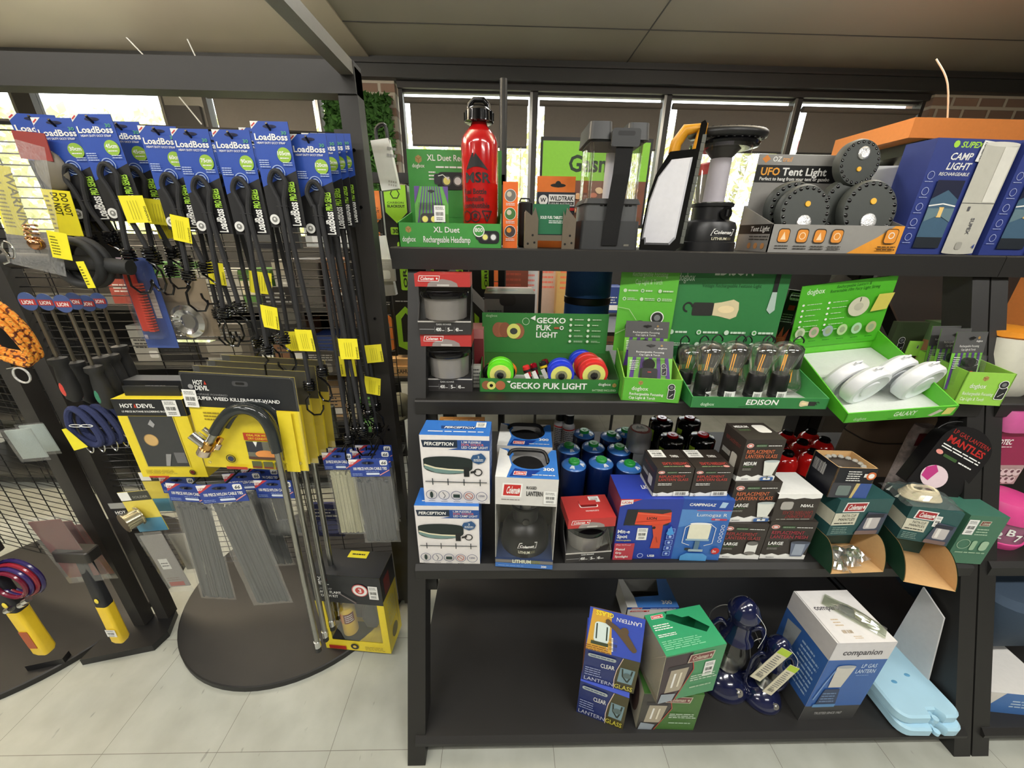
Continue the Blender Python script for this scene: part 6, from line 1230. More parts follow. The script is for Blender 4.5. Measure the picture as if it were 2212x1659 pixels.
# open lantern box at the back
M, w, h = fr(SH4, (1322, 1395), (1455, 1395), (1322, 1300)); q = at(1313, 1300, y=1.02); M, w, h = fy(SH4, (1352, 1330), (1462, 1330), (1352, 1300), 1.03)
zt = at(1352, 1312, y=1.03).z - SH4; t = thing('open_lantern_box', 'open blue and white lantern window box at the back of the bottom shelf', 'lantern box', M); b = MB(); D = .13
open_tray(b, w, D, zt, zt, P(226, 226, 222), P(150, 150, 146)); p = b.face('front', (0, 0, 0), (w, D, zt)); p.rect(0, .87, 1, 1, BLUE); coleman_badge(p, .08, .89, .30, .98); p.lines(.45, .90, .95, .96, 1, WH); coleman_badge(p, .05, .72, .45, .84); T = b.face('top', (0, 0, 0), (w, D, zt)); T.poly([(0, 0), (1, 0), (1, 1), (.8, 1), (.7, .4), (.2, .34), (.1, 1), (0, 1)], P(66, 128, 210)); T.poly([(0, 0), (.2, 0), (.2, .34), (.1, 1), (0, 1)], P(220, 220, 216)); T.text('300', .70, .1, .12, WH, w=.2, bold=.02)
part(b, 'carton', t)
# --- navy hurricane lamps
NV = mat((20, 26, 62), .16, kind='navy_enamel', coat=1)
def hurricane(M, H, label, taglab):
    t = thing('hurricane_lamp', label, 'hurricane lamp', M, 'navy hurricane lamps with price tags'); R = H * .205
    b = MB(); b.lathe([(0, 0), (R, 0), (R * 1.04, H * .02), (R, H * .06), (R * .84, H * .12), (R * .6, H * .16), (R * .4, H * .18), (R * .36, H * .22), (0, H * .22)], NV, 36); part(b, 'fuel_tank', t)
    b = MB(); b.lathe([(R * .38, H * .22), (R * .58, H * .30), (R * .64, H * .38), (R * .58, H * .47), (R * .40, H * .56)], GLASS, 32, caps=(False, False)); part(b, 'glass_chimney', t)
    b = MB(); b.lathe([(R * .46, H * .22), (R * .30, H * .26), (R * .12, H * .30), (0, H * .30)], STEEL, 24); part(b, 'burner', t)
    b = MB(); b.lathe([(R * .44, H * .54), (R * .62, H * .57), (R * .56, H * .60), (R * .44, H * .64), (R * .42, H * .74), (R * .5, H * .76), (R * .5, H * .79), (R * .56, H * .82), (R * .58, H * .85), (R * .40, H * .92), (R * .2, H * .96), (0, H * .975)], NV, 32); part(b, 'chimney_cap', t)
    for s in (-1, 1):
        b = MB(); b.tube(smooth_path([(s * R * .70, 0, H * .11), (s * R * 1.0, 0, H * .22), (s * R * 1.02, 0, H * .45), (s * R * .98, 0, H * .60), (s * R * .72, 0, H * .70), (s * R * .46, 0, H * .66)], 6), R * .10, NV, 10); part(b, 'side_tube', t)
    b = MB(); b.cyl((0, 0, 0), R * .17, .006, CHROME, 20, M=TR(R * .35, -R * .74, H * .10) @ RX(60)); b.ball((R * .35, -R * .78, H * .105), (R * .1, .006, R * .1), CHROME); part(b, 'fuel_cap', t)
    b = MB(); b.tube(smooth_path([(-R * 1.0, 0, H * .5), (-R * .7, R * .9, H * .55), (0, R * 1.2, H * .6), (R * .7, R * .9, H * .55), (R * 1.0, 0, H * .5)], 6), .0016, STEEL, 6); part(b, 'wire_handle', t)
    b = MB(); b.tube(smooth_path([(R * .1, -R * .2, H * .93), (R * .5, -R * .7, H * .86), (R * .35, -R * .9, H * .70)], 5), .0006, WH, 5); part(b, 'tag_string', t)
    return t
def price_tag(M, w, l, label):
    b = MB(); b.box((0, 0, 0), (w, .0015, l), P(206, 200, 176)); p = b.face('front', (0, 0, 0), (w, .0015, l)); p.rect(0, .84, 1, 1, P(170, 196, 60)); p.lines(.2, .2, .8, .8, 10, P(110, 110, 110)); p.barcode(.2, .1, .8, .2, P(90, 90, 90), 10)
    return b
q = at(1557, 1464, z=SH4); HL = at(1548, 1290, y=q.y).z - SH4
t = hurricane(TR(q.x, q.y + .0, SH4) @ RZ(-15), HL * 1.0, 'navy enamel hurricane lamp standing further back, left of the pair', '')
b = MB(); b.M = TR(.028, -HL * .22, HL * .42) @ RY(22) @ RX(-4); 
bb = price_tag(None, .034, .155, ''); bb.v = [tuple(b.M @ Vector(v)) for v in bb.v]; part(bb, 'price_tag', t)
q = at(1640, 1500, z=SH4); H2_ = at(1655, 1375, y=q.y).z - SH4
t = hurricane(TR(q.x, q.y, SH4) @ RZ(-10), H2_ * 1.0, 'navy enamel hurricane lamp standing nearer the front, right of the pair', '')
bb = price_tag(None, .031, .14, ''); A = TR(-.050, -H2_ * .23, H2_ * .42) @ RY(22) @ RX(-4); bb.v = [tuple(A @ Vector(v)) for v in bb.v]; part(bb, 'price_tag', t)
# --- companion gas lantern box
def paint_comp(p):
    p.rect(0, 0, 1, .20, P(62, 62, 62)); p.rect(0, .20, 1, .80, P(52, 98, 170)); p.rect(0, .80, 1, 1, P(216, 214, 216)); p.text('companion', .18, .86, .06, P(80, 78, 84), w=.66, bold=.03, sp=1.2); p.text('LP GAS', .62, .70, .045, P(190, 210, 236), w=.26, bold=.02); p.text('LANTERN', .56, .635, .045, P(190, 210, 236), w=.34, bold=.02); p.lines(.60, .60, .82, .615, 1, P(150, 180, 220))
    p.poly([(.20, .72), (.52, .72), (.44, .46), (.22, .46)], P(206, 204, 196)); p.ell(.36, .72, .16, .02, P(170, 176, 180)); p.line([(.2, .68), (.12, .5), (.06, .3)], .012, P(120, 160, 210)); p.poly([(.14, .24), (.50, .24), (.44, .44), (.18, .44)], P(44, 62, 96)); p.lines(.18, .26, .44, .40, 4, P(110, 140, 180)); p.rect(.1, .2, .5, .24, P(90, 140, 190)); p.text('TRUSTED SINCE 1967', .20, .10, .03, P(180, 180, 180), w=.5, bold=.01)
def side_comp(p):
    p.rect(0, 0, 1, .20, P(62, 62, 62)); p.rect(0, .20, 1, .80, P(48, 92, 160)); p.rect(0, .80, 1, 1, P(190, 188, 190)); p.poly([(.1, .72), (.42, .76), (.36, .50), (.14, .48)], P(150, 156, 160)); p.lines(.5, .26, .92, .72, 9, P(150, 176, 210))
def top_comp(p): p.text('companion', .10, .60, .09, P(80, 78, 84), w=.56, bold=.03, sp=1.2); p.lines(.22, .28, .36, .44, 3, P(210, 190, 160)); p.barcode(.24, .16, .42, .22, P(180, 160, 130)); p.lines(.36, .06, .5, .12, 2, P(210, 190, 160)); p.line([(.03, 0), (.02, 1)], .006, P(120, 120, 120)); 
M, w, h = fr(SH4, (1721, 1554), (1850, 1549), (1735, 1390)); M, w, h = fy(SH4, (1724, 1556), (1852, 1550), (1790, 1388), at(1724, 1556, z=SH4).y, at(1852, 1550, z=SH4).y)
zt = at(1789, 1388, y=M.translation.y).z - SH4
zt = at(1789, 1388, x=at(1724, 1556, z=SH4).x).z - SH4
M, w, _ = fr(SH4, (1724, 1556), (1840, 1552)); hC = at(1786, 1390, y=M.translation.y).z - SH4
t = simple_box(M, w, hC, .17, P(216, 214, 216), 'gas_lantern_box', 'large white and blue gas lantern carton with a dark base band, on the bottom shelf', paint=paint_comp, left=side_comp, top=top_comp, topcol=P(226, 224, 222)); MC = M; wC = w
# sachet on top of it
t = thing('mantle_sachet', 'greenish clear sachet of mantles lying across the large white and blue carton', 'sachet', MC @ TR(w * .50, .075, hC + .002) @ RZ(-50)); b = MB(); n = 8; rnd = random.Random(4); vs = []
for i in range(n + 1):
    for j in range(n + 1): u, v = i / n, j / n; vs.append((.15 * u - .06, .05 * v, .002 + .022 * sin(pi * v) * sin(pi * u) + .003 * rnd.random()))
b.add(vs, [(i * (n + 1) + j, (i + 1) * (n + 1) + j, (i + 1) * (n + 1) + j + 1, i * (n + 1) + j + 1) for i in range(n) for j in range(n)], clear('film_green', tint=(215, 225, 200), gloss=.3, haze=.15, rough=.12)); part(b, 'clear_wrap', t)
b = MB(); b.ball((.0, .025, .008), (.025, .018, .007), P(30, 80, 60)); b.ball((.035, .028, .009), (.028, .018, .008), mat((200, 190, 160), .9, kind='cotton')); b.ball((.06, .025, .006), (.018, .02, .006), WH); part(b, 'mantle', t)
# --- ice bricks
def ice_brick(M, label, T):
    t = thing('ice_brick', label, 'ice brick', M, 'pale blue ice bricks stacked on the bottom shelf'); b = MB(); IB = mat((172, 212, 232), .35, kind='ice_plastic', scale=10, var=.1); w, l = .205, .43
    def outline(s):
        q = rrect(-w / 2 + s, s, w / 2 - s, l - s, .034 - s, 5)
        # notch in the short front edge
        k = [(-w * .04, s), (-w * .015, .022 + s), (w * .14, .022 + s), (w * .20, s)]
        i0 = next(i for i in range(len(q)) if q[i][1] <= s + 1e-6 and q[i][0] > 0)
        out = [p for p in q]
        left = [p for p in out if p[1] <= s + 1e-5 and p[0] < 0]
        # q starts at the lower right corner arc and ends with the lower left arc: insert the notch at the end
        return out + k
    b.loft([[(x, y, z) for x, y in outline(s)] for z, s in ((0, .006), (.005, 0), (T - .006, 0), (T, .006))], IB)
    p = Panel(b, (-w / 2, 0, T + .0003), (1, 0, 0), (0, 1, 0), w, l); 
    part(b, 'body', t); b = MB(); b.cyl((w * .06, .004, T * .3), .009, T * .35, IB, 14); b.tube([(w * .06, .03, T * .45), (w * .06, .004, T * .45)], .006, IB, 8); part(b, 'filler_cap', t)
    for x, y in ((-.03, .10), (.035, .12), (-.02, .22), (.03, .24)):
        b = MB(); b.ball((x, y, T - .001), (.012, .007, .002), mat((96, 160, 200), .4, kind='ice_plastic_dimple'), n=12, k=5); part(b, 'dimple', t)
    return t
A = TR(1.363, .650, SH4 + .002) @ RZ(-1)
ice_brick(A, 'pale blue ice brick, lower of the two', .036)
ice_brick(A @ TR(-.005, .015, .038) @ RZ(1), 'pale blue ice brick, upper of the two', .036)
# white wedge card behind
b = MB(); pts = [at(u, v, x=1.452) for u, v in ((1945, 1352), (2033, 1455), (2040, 1335), (1995, 1268))]; yb = min(p.y for p in pts)
out = [(p.y, p.z) for p in pts] ; out = [(out[1][0], SH4 + .001), out[2], out[3], out[0], (out[0][0], SH4 + .001)]
b.loft([[(x_, y_, z_) for y_, z_ in out] for x_ in (1.450, 1.455)], P(206, 206, 206), False); b.build('white_card', label='plain white angular card leaning against the right leg behind the ice bricks', cat='card')
# --- neighbour unit on the right
PKP = mat((214, 70, 140), .4, kind='pink_plastic'); x1 = XR + .07
FABN = mat((50, 66, 84), .85, kind='dark_fabric', scale=150, bump=.3)
b = MB(); c = at(2195, 1400, y=.95); b.M = TR(x1 + .20, 1.0, SH4 + .10); b.loft([[(x_ * s_, y_ * s_, z_) for x_, y_ in rrect(-.19, -.22, .19, .22, .08)] for z_, s_ in ((0, .55), (.06, .8), (.2, 1.0), (.27, 1.0), (.29, .9))], FABN); b.build('fabric_bag', label='blue-grey fabric bag on the bottom shelf at the right edge', cat='bag')
M, w, h = fr(SH4, (2143, 1553), (2240, 1548), (2150, 1500)); simple_box(TR(x1 - .005, .72, SH4) @ RZ(-6), .22, .10, .2, P(70, 116, 180), 'blue_carton', 'white and blue carton under the fabric bag at the right edge', topcol=P(216, 214, 210), paint=lambda p: (p.poly([(0, 0), (0, 1), (.25, 1), (.06, 0)], P(220, 216, 210)), p.lines(.4, .3, .9, .7, 3, P(190, 210, 230))))
for i, (z, lab) in enumerate(((SH3, 'pink tub of bait standing on the neighbouring shelf'), )):
    t = thing('pink_tub', 'pink-lidded clear tub on the neighbouring shelf by the right edge', 'tub', TR(x1 + .09, .98, SH3)); b = MB(); b.lathe([(0, 0), (.075, 0), (.082, .02), (.082, .024), (.078, .026)], PKP, 32, caps=(True, False)); b.lathe([(.078, .026), (.080, .10)], mat((150, 90, 120), .2, kind='pink_clear'), 32, caps=(False, False)); p = cylpanel(b, .08, .03, .06, 2.0); 
    for k in range(6): p.text('2B7M4A'[k], .1 + .14 * k, .2 + .3 * (k % 2), .4, WH, bold=.05)
    part(b, 'tub', t); b = MB(); b.lathe([(.079, .10), (.086, .102), (.086, .135), (.07, .165), (.03, .175), (0, .176)], PKP, 32); part(b, 'lid', t)
t = thing('bead_pack', 'dark pink pack marked 10 on the neighbouring shelf above the pink tub', 'pack', TR(x1 - .004, 1.02, SH3 + .18)); b = MB(); b.box((0, 0, 0), (.16, .03, .20), P(150, 40, 80)); p = b.face('front', (0, 0, 0), (.16, .03, .20)); p.rect(0, 0, 1, .38, P(180, 150, 150)); 
for k in range(14): p.circ(.06 + .13 * (k % 7), .1 + .16 * (k // 7), .07, P(220, 200, 200), 10); p.circ(.08 + .13 * (k % 7), .12 + .16 * (k // 7), .03, P(110, 70, 80), 8)
p.text('GOTEC', .0, .80, .09, WH, w=.36, bold=.03); p.text('10', .02, .50, .18, WH, w=.24, bold=.05); p.lines(0, .74, .4, .77, 1, WH); part(b, 'pack', t)
b = MB(); b.M = TR(x1 + .06, 1.05, SH3 + .385); b.loft([[(x_ * s_, y_ * s_, z_) for x_, y_ in rrect(-.07, -.05, .07, .05, .03)] for z_, s_ in ((0, .9), (.03, 1), (.07, .8))], P(200, 90, 150)); b.build('pink_pouch', label='pink and white pouch lying on top of the dark pink pack', cat='pouch')
b = MB(); b.M = TR(x1 + .05, 1.16, SH2); b.loft([[(x_ * s_, y_ * s_, z_) for x_, y_ in rrect(-.10, -.10, .10, .10, .05)] for z_, s_ in ((0, .8), (.04, 1), (.14, 1.0), (.19, .9))], P(206, 204, 190)); b.lathe([(.09, .19), (.1, .195), (.1, .21), (0, .215)], P(236, 150, 40), 28); b.build('food_tub', label='white tub with an orange top on the neighbouring second shelf', cat='tub')
b = MB(); b.box((0, 0, 0), (.16, .08, .12), P(206, 150, 100)); b.box((0, 0, .12), (.16, .08, .19), P(120, 160, 100)); b.build('snack_carton', M=TR(x1 + .02, 1.30, SH2 + .0), label='orange and green carton behind the white tub at the right edge', cat='box')
# ================================================================ hanging goods on the left stands
def SZ(a, b, c): return Matrix.Diagonal((a, b, c, 1))
LB = P(44, 78, 168); LBK = P(34, 34, 36); YT = P(240, 228, 50); CORD = mat((38, 38, 40), .75, kind='cord', scale=300, bump=.3)
GRIDY = 1.17
def peg_hook(root, y0=.0, length=.16, up=.0, name='peg_hook'):
    """wire hook: from the grid behind to the front of the card; local y axis points to the grid"""
    b = MB(); b.tube([(0, length, .0), (0, 0, up - .004), (0, -.012, up + .006)], .0028, WIRE, 6); part(b, name, root)
def loadboss(u, v, y, length, cm, label, roll=0., yaw=0., tagz=None, tagx=.0, stripped=False, hooks=2, spread=.02, dark=False, seed=0):
    """hanging card with looped bungee cord; (u, v) is the photo position of the top middle of the card"""
    rnd = random.Random(seed + int(u)); q = at(u, v, y=y); w, h = .082, .215
    t = thing('stretch_cord_pack', label, 'stretch cord', Matrix.Translation(q) @ RZ(yaw) @ RY(roll), 'blue carded black stretch cords')
    b = MB(); b.M = TR(-w / 2, 0, -h); b.box((0, 0, 0), (w, .0012, h), LBK, mats=[LBK, LBK, LBK, LBK, LBK, LBK])
    p = Panel(b, (0, 0, 0), (1, 0, 0), (0, 0, 1), w, h)
    p.poly([(0, .40), (1, .56), (1, 1), (0, 1)], LB); p.poly([(0, .93), (0, 1), (.22, 1)], WH); p.line([(.02, .955), (.12, .985)], .012, P(200, 60, 60)); p.ell(.5, .955, .18, .016, P(20, 24, 60))
    p.text('LoadBoss', .05, .835, .055, WH, w=.88, bold=.05); p.text('30', .78, .885, .03, P(90, 170, 130), w=.14, bold=.02); p.text('HEAVY DUTY OCCY STRAP', .09, .80, .018, WH, w=.76, bold=.02)
    p.ell(.76, .70, .19, .072, P(150, 190, 66)); p.text(cm, .76, .70, .035, WH, al='C', bold=.03); p.lines(.64, .66, .88, .685, 1, WH)
    for r_ in (.07, .045, .025): p.ring(.52, .54, r_, .008, P(170, 190, 224), 20)
    p.lines(.06, .58, .34, .66, 4, P(190, 204, 232)); p.lines(.70, .60, .95, .64, 2, P(190, 204, 232))
    p.text('LoadBoss', .90, .02, .09, WH, rot=90, bold=.05, w=.62); p.text('PRO SERIES', .90, .27, .07, LIME, rot=90, bold=.04, w=.48)
    p.circ(.17, .08, .052, P(226, 226, 222)); p.circ(.17, .08, .03, P(130, 130, 126), 12); p.circ(.17, .085, .012, P(230, 230, 226), 10)
    part(b, 'card', t)
    b = MB(); yc = -.009; r = .0056; lz = -h + .015
    loop = [(-.006, yc, -h + .03), (-.012, yc, -h + .07), (-.019, yc, -h + .095), (-.008, yc, -h + .116), (.006, yc, -h + .116), (.017, yc, -h + .095), (.010, yc, -h + .07), (.005, yc, -h + .03)]
    e1 = Vector((-spread + rnd.uniform(-.006, .004), yc - .004, -length)); e2 = Vector((spread + rnd.uniform(-.004, .008), yc + .002, -length * rnd.uniform(.93, 1.0)))
    pts = [tuple(e1)] + [(-.010 + (e1.x + .010) * .5, yc, (-h + .03 - length) / 2)] + loop + [(.008 + (e2.x - .008) * .5, yc, (-h + .03 - length) / 2)] + [tuple(e2)]
    b.tube(smooth_path(pts, 4), r, CORD, 8); b.tube([(-.012, yc - .004, -h + .045), (.012, yc - .004, -h + .045), (.012, yc + .004, -h + .045), (-.012, yc + .004, -h + .045)], .0012, CORD, 5, closed=True); part(b, 'cord', t)
    for k, e in enumerate((e1, e2)):
        b = MB(); hk = []
        n = 40
        for i in range(n + 1): a = 2 * pi * 4.5 * i / n; rr = .0125 + .0015 * sin(pi * i / n); hk.append((e.x + rr * cos(a), e.y + rr * sin(a), e.z + .014 - .03 * i / n))
        s = -1 if k == 0 else 1; d = rnd.uniform(-25, 25); c, d_ = cos(radians(d)), sin(radians(d))
        for (hx, hz) in ((.004, -.030), (.016, -.044), (.018, -.074), (.004, -.092), (-.014, -.092), (-.024, -.076), (-.025, -.064)): hk.append((e.x + hx * s * c, e.y + hx * d_, e.z + hz))
        b.tube(hk, .0026, GLOSSK, 6); part(b, 'hook', t)
    if tagz:
        b = MB(); b.M = TR(tagx, 0, -tagz) @ RZ(rnd.uniform(-15, 15)) @ RY(rnd.uniform(-6, 10)); tw, th = .050, .058
        b.box((-.012, -.018, 0), (tw - .012, -.0172, th), YT); p = Panel(b, (-.012, -.018, 0), (1, 0, 0), (0, 0, 1), tw, th)
        p.text('WARNING', .96, .04, .08, P(80, 76, 20), rot=90, bold=.02)
        for x_ in (.30, .42, .54, .66): p.line([(x_, .12), (x_, .82)], .012, P(150, 140, 40))
        b.add([(-.012, -.018, 0), (-.012, -.018, th), (-.020, -.002, th), (-.020, -.002, 0)], [(0, 1, 2, 3)], YT); part(b, 'warning_tag', t)
    peg_hook(t, length=max(.03, GRIDY - y - .01), up=-.012)
    return t
# (u, v, distance, length, text, label, roll, yaw, tag height)
LBS = [
 (664, 290, 1.00, .78, '120cm', 'long stretch cord pack marked 120cm, rightmost of the front row', 0, 0, .53, .012),
 (688, 288, 1.06, .80, '120cm', 'long stretch cord pack marked 120cm, just behind the rightmost front one', 0, 0, None, 0),
 (706, 288, 1.10, .84, '120cm', 'long stretch cord pack third in the row of four at the right', 0, 0, .70, .02),
 (722, 288, 1.14, .80, '120cm', 'long stretch cord pack nearest the grid in the row of four at the right', 0, 0, .62, .02),
 (580, 262, .98, .62, '105cm', 'stretch cord pack marked 105cm, hanging highest in the middle', 0, 0, .52, -.012),
 (552, 276, 1.08, .66, '105cm', 'stretch cord pack half hidden behind the one marked 105cm', 0, 0, .56, -.02),
 (497, 280, .98, .50, '90cm', 'stretch cord pack marked 90cm, left of the one marked 105cm', 0, 0, .44, -.005),
 (468, 284, 1.07, .52, '90cm', 'stretch cord pack half hidden behind the one marked 90cm', 0, 0, .38, .01),
 (408, 278, .98, .40, '75cm', 'stretch cord pack marked 75cm, left of the one marked 90cm', 0, 0, None, 0),
 (385, 280, 1.07, .44, '75cm', 'stretch cord pack half hidden behind the one marked 75cm', 0, 0, .36, .0),
 (338, 272, 1.00, .32, '60cm', 'stretch cord pack cut by the one marked 75cm', 0, 2, .24, -.01),
 (304, 276, 1.08, .33, '60cm', 'stretch cord pack behind and left of the cut one', 0, 0, .25, -.01),
 (256, 262, 1.04, .30, '45cm', 'dim stretch cord pack in the second place from the left front', -2, 8, .22, .01),
 (194, 246, .99, .29, '45cm', 'stretch cord pack with the pale green circle left of the dim one', -2, 4, .22, .02),
 (112, 254, 1.02, .26, '30cm', 'faded stretch cord pack second from the left end', -3, 10, None, 0),
 (66, 246, 1.05, .26, '30cm', 'faded stretch cord pack at the far left end', -3, 22, None, 0)]
for i, (u, v, y, L_, cm, lab, roll, yaw, tz, tx) in enumerate(LBS): loadboss(u, v, y, L_, cm, lab, roll, yaw, tz, tx, seed=i)
# front loops of the peg hooks
# --- black flat stretch cords bundle at the far right of the grid
t = thing('cord_hank', 'hank of plain black cords with a large double hook, by the right post', 'cord', TR(*at(742, 700, y=1.10))); b = MB()
for i in range(5): b.tube(smooth_path([(-.03 + .012 * i, .0, .28), (-.02 + .012 * i, .0, 0), (-.035 + .015 * i, 0, -.26)], 5), .0045, CORD, 6)
part(b, 'cords', t); b = MB(); b.M = TR(0, 0, -.26); b.box((-.026, -.018, .10), (.024, -.0172, .165), YT); p = Panel(b, (-.026, -.018, .10), (1, 0, 0), (0, 0, 1), .05, .065); p.text('WARNING', .2, .1, .07, P(80, 76, 20), rot=90, bold=.02); [p.line([(x_, .1), (x_, .9)], .012, P(150, 140, 40)) for x_ in (.35, .5, .65, .8)]; part(b, 'warning_tag', t)
for s in (-1, 1):
    b = MB(); b.tube([(s * .018 + .009 * cos(a), .009 * sin(a), -.262 - .003 * a / pi) for a in [i * pi / 5 for i in range(40)]] + [(s * .02, 0, -.30), (s * .034, 0, -.34), (s * .018, 0, -.356), (s * .006, 0, -.34)], .0024, GLOSSK, 6); part(b, 'hook', t)
# --- weed killer / heat wand packs
YB = P(236, 214, 52); KB = P(32, 34, 38)
def hotdevil(p, x, y, h, w, split=True):
    if split: p.text('HOT', x, y + h * .62, h * .5, WH, w=w * .7, bold=.05); p.text('DEVIL', x + w * .05, y, h * .5, WH, w=w, bold=.05); p.poly([(x + w * .78, y + h * .66), (x + w * .98, y + h * .66), (x + w * .88, y + h * 1.1)], P(190, 60, 40))
    else: p.text('HOT', x, y, h, WH, w=w * .36, bold=.05); p.poly([(x + w * .38, y), (x + w * .46, y), (x + w * .42, y + h * 1.1)], P(190, 60, 40)); p.text('DEVIL', x + w * .47, y, h, WH, w=w * .5, bold=.05)
def wand_pack(A, label, first=True):
    t = thing('heat_wand_pack', label, 'heat wand', A, 'yellow and black heat wand packs'); w, h = .315, .315
    b = MB(); b.box((0, 0, 0), (w, .0015, h), YB); p = Panel(b, (0, 0, 0), (1, 0, 0), (0, 0, 1), w, h); p.rect(0, .66, 1, 1, KB); p.rr(.44, .885, .58, .935, .02, P(70, 70, 72)); p.rr(.47, .90, .55, .925, .012, BK)
    p.circ(.07, .86, .024, P(150, 150, 150), 10); hotdevil(p, .10, .83, .085, .12); p.text('PROPANE POWERED', .08, .78, .018, P(150, 150, 150), w=.3); p.text('SUPER WEED KILLER/HEAT WAND', .10, .735, .032, WH, w=.74, bold=.03)
    p.lines(.12, .52, .28, .62, 3, P(150, 130, 30)); p.rect(.44, .33, .76, .41, P(190, 60, 34)); p.text('IDEAL FOR WET AND', .47, .375, .022, YB, w=.26, bold=.02); p.text('DRY CONDITIONS', .48, .34, .022, YB, w=.24, bold=.02)
    p.rect(.45, .12, .78, .32, P(110, 110, 96)); p.rect(.45, .20, .60, .32, P(50, 52, 60)); p.ell(.62, .18, .10, .045, P(230, 150, 80)); p.rect(.45, .12, .78, .15, P(90, 60, 50)); p.poly([(.52, .32), (.56, .32), (.54, .26)], WH)
    for k in range(3): p.rect(.47 + .11 * k, .02, .56 + .11 * k, .10, P(90, 96, 60)); p.rect(.47 + .11 * k, .02, .56 + .11 * k, .04, P(120, 50, 40))
    p.ring(.28, .12, .045, .008, BK); p.circ(.28, .12, .03, P(50, 60, 90)); p.rect(.22, .0, .42, .03, P(180, 60, 40)); p.rr(.80, .0, .93, .66, .0, YB); part(b, 'card', t)
    if not first:
        b = MB(); b.box((-.003, -.0015, -.003), (w + .003, -.001, h + .003), BLIST); part(b, 'clear_blister', t)
    if first:
        b = MB(); b.loft([[(x, -.0002, z) for x, z in rrect(-.003, -.003, w + .003, h + .003, .012)], [(x, -.004, z) for x, z in rrect(.004, .004, w - .004, h - .004, .010)]], BLIST, False, caps=(False, False))
        for x, z in ((.02, .02), (w - .02, .03), (w - .06, .03), (.19, .20)): b.ball((x, -.004, z), (.005, .004, .005), BLIST, n=10, k=5)
        part(b, 'clear_blister', t); price(t, None, (-.002, -.004, h * .66), (1, 0, 0), (0, 0, 1), .038, .055)
    b = MB(); yy = -.026
    path = smooth_path([(.078, yy, .140), (.105, yy, .178), (.135, yy, .208), (.175, yy, .222), (.215, yy, .208), (.238, yy, .165), (.246, yy, .085)], 6)
    b.tube(path, .0165, mat((44, 48, 48), .12, kind='bent_pipe_cover'), 16); part(b, 'bent_sleeve', t)
    b = MB(); b.tube([(.246, yy, .10), (.25, yy, -.30), (.256, yy, -.76)], .0095, STEEL, 14); b.tube([(.256, yy, -.76), (.256, yy, -.79)], .012, CHROME, 14); b.tube([(.256, yy, -.79), (.256, yy, -.815)], .0105, BLACKP, 14); part(b, 'steel_tube', t)
    b = MB(); b.tube([(.088, yy, .155), (.058, yy, .110), (.052, yy, .10)], [.011, .011, .011], STEEL, 14); b.tube([(.056, yy, .105), (.042, yy, .085)], .016, mat((206, 160, 90), .2, 1, kind='brass'), 16); b.tube([(.042, yy, .085), (.030, yy, .066)], .020, mat((222, 206, 190), .1, .9, kind='nickel'), 16); b.tube([(.012, yy, .130), (.042, yy, .098)], .015, CHROME, 16); part(b, 'burner_nozzle', t)
    return t
tl = at(386, 802, y=.93); Aw = TR(tl.x, tl.y, tl.z - .315) @ RY(-1.0)
s_ = (at(632, 800, y=.93).x - tl.x) / .315; zs_ = (tl.z - at(447, 1008, y=.93).z) / .315; print('wand scale', s_, zs_)
Sc = Matrix.Diagonal((s_, s_, s_, 1)); Aw = TR(tl.x, tl.y, tl.z) @ RY(3) @ TR(0, 0, -.315 * s_) @ Sc
wand_pack(Aw, 'yellow and black heat wand blister pack at the front of its peg')
for i, (dx, dy, dz, lab) in enumerate(((.012, .035, .004, 'heat wand pack second on the peg, showing a yellow edge at the right'), (.02, .075, .006, 'heat wand pack third on the peg behind the others'), (.028, .12, .008, 'heat wand pack nearest the grid'))): wand_pack(TR(dx, dy, dz) @ Aw, lab, False)
# --- soldering iron box and its black twin behind
def solder_art(p):
    p.rect(0, 0, 1, 1, YB); p.rect(0, .80, 1, 1, KB); hotdevil(p, .10, .90, .045, .50, False); p.text('15 PIECE BUTANE SOLDERING IRON', .10, .845, .02, WH, w=.64, bold=.02)
    p.poly([(.14, .14), (.80, .14), (.80, .80), (.14, .80)], P(214, 196, 70)); p.poly([(.155, .15), (.785, .15), (.785, .80), (.155, .80)], P(58, 60, 62)); p.circ(.36, .50, .075, P(206, 170, 110)); p.ring(.36, .50, .078, .008, P(160, 130, 80)); p.poly([(.4, .70), (.46, .76), (.5, .70), (.46, .66)], P(160, 160, 160)); p.rect(.62, .2, .78, .34, P(110, 110, 112)); p.poly([(.44, .16), (.5, .16), (.58, .32), (.5, .32)], P(150, 150, 150))
    p.lines(.1, .05, .56, .11, 4, P(170, 150, 40)); p.ring(.80, .075, .035, .008, BK); p.circ(.80, .075, .024, P(110, 40, 40)); p.rect(.12, .0, .42, .025, P(190, 60, 40))
tl = at(238, 862, y=.97); trr = at(392, 862, y=.97); w = .175; bt = at(330, 1030, y=.97).z; h = tl.z - bt
t = simple_box(TR(tl.x, tl.y, bt) @ RY(0), trr.x - tl.x, h, .05, YB, 'soldering_iron_box', 'yellow and black hanging box of a soldering iron with a dark window', paint=solder_art, right=lambda p: (p.rect(0, 0, 1, 1, P(226, 200, 50)), p.rect(0, .80, 1, 1, KB), p.ring(.5, .86, .04, .008, P(170, 90, 90)))); ws = trr.x - tl.x
price(t, None, (ws * .72, 0, h * .80), (1, 0, 0), (0, 0, 1), .038, .05)
b = MB(); b.box((ws * .1, .024, h), (ws * .9, .026, h + .03), KB); part(b, 'hang_tab', t); peg_hook(t, length=.17, up=h + .02) if 0 else None
simple_box(TR(tl.x - .005, tl.y + .055, bt + .035), ws, h, .045, KB, 'soldering_iron_box', 'dark twin soldering iron box hanging behind the yellow one', paint=lambda p: p.lines(.3, .9, .6, .96, 1, P(120, 120, 120)))
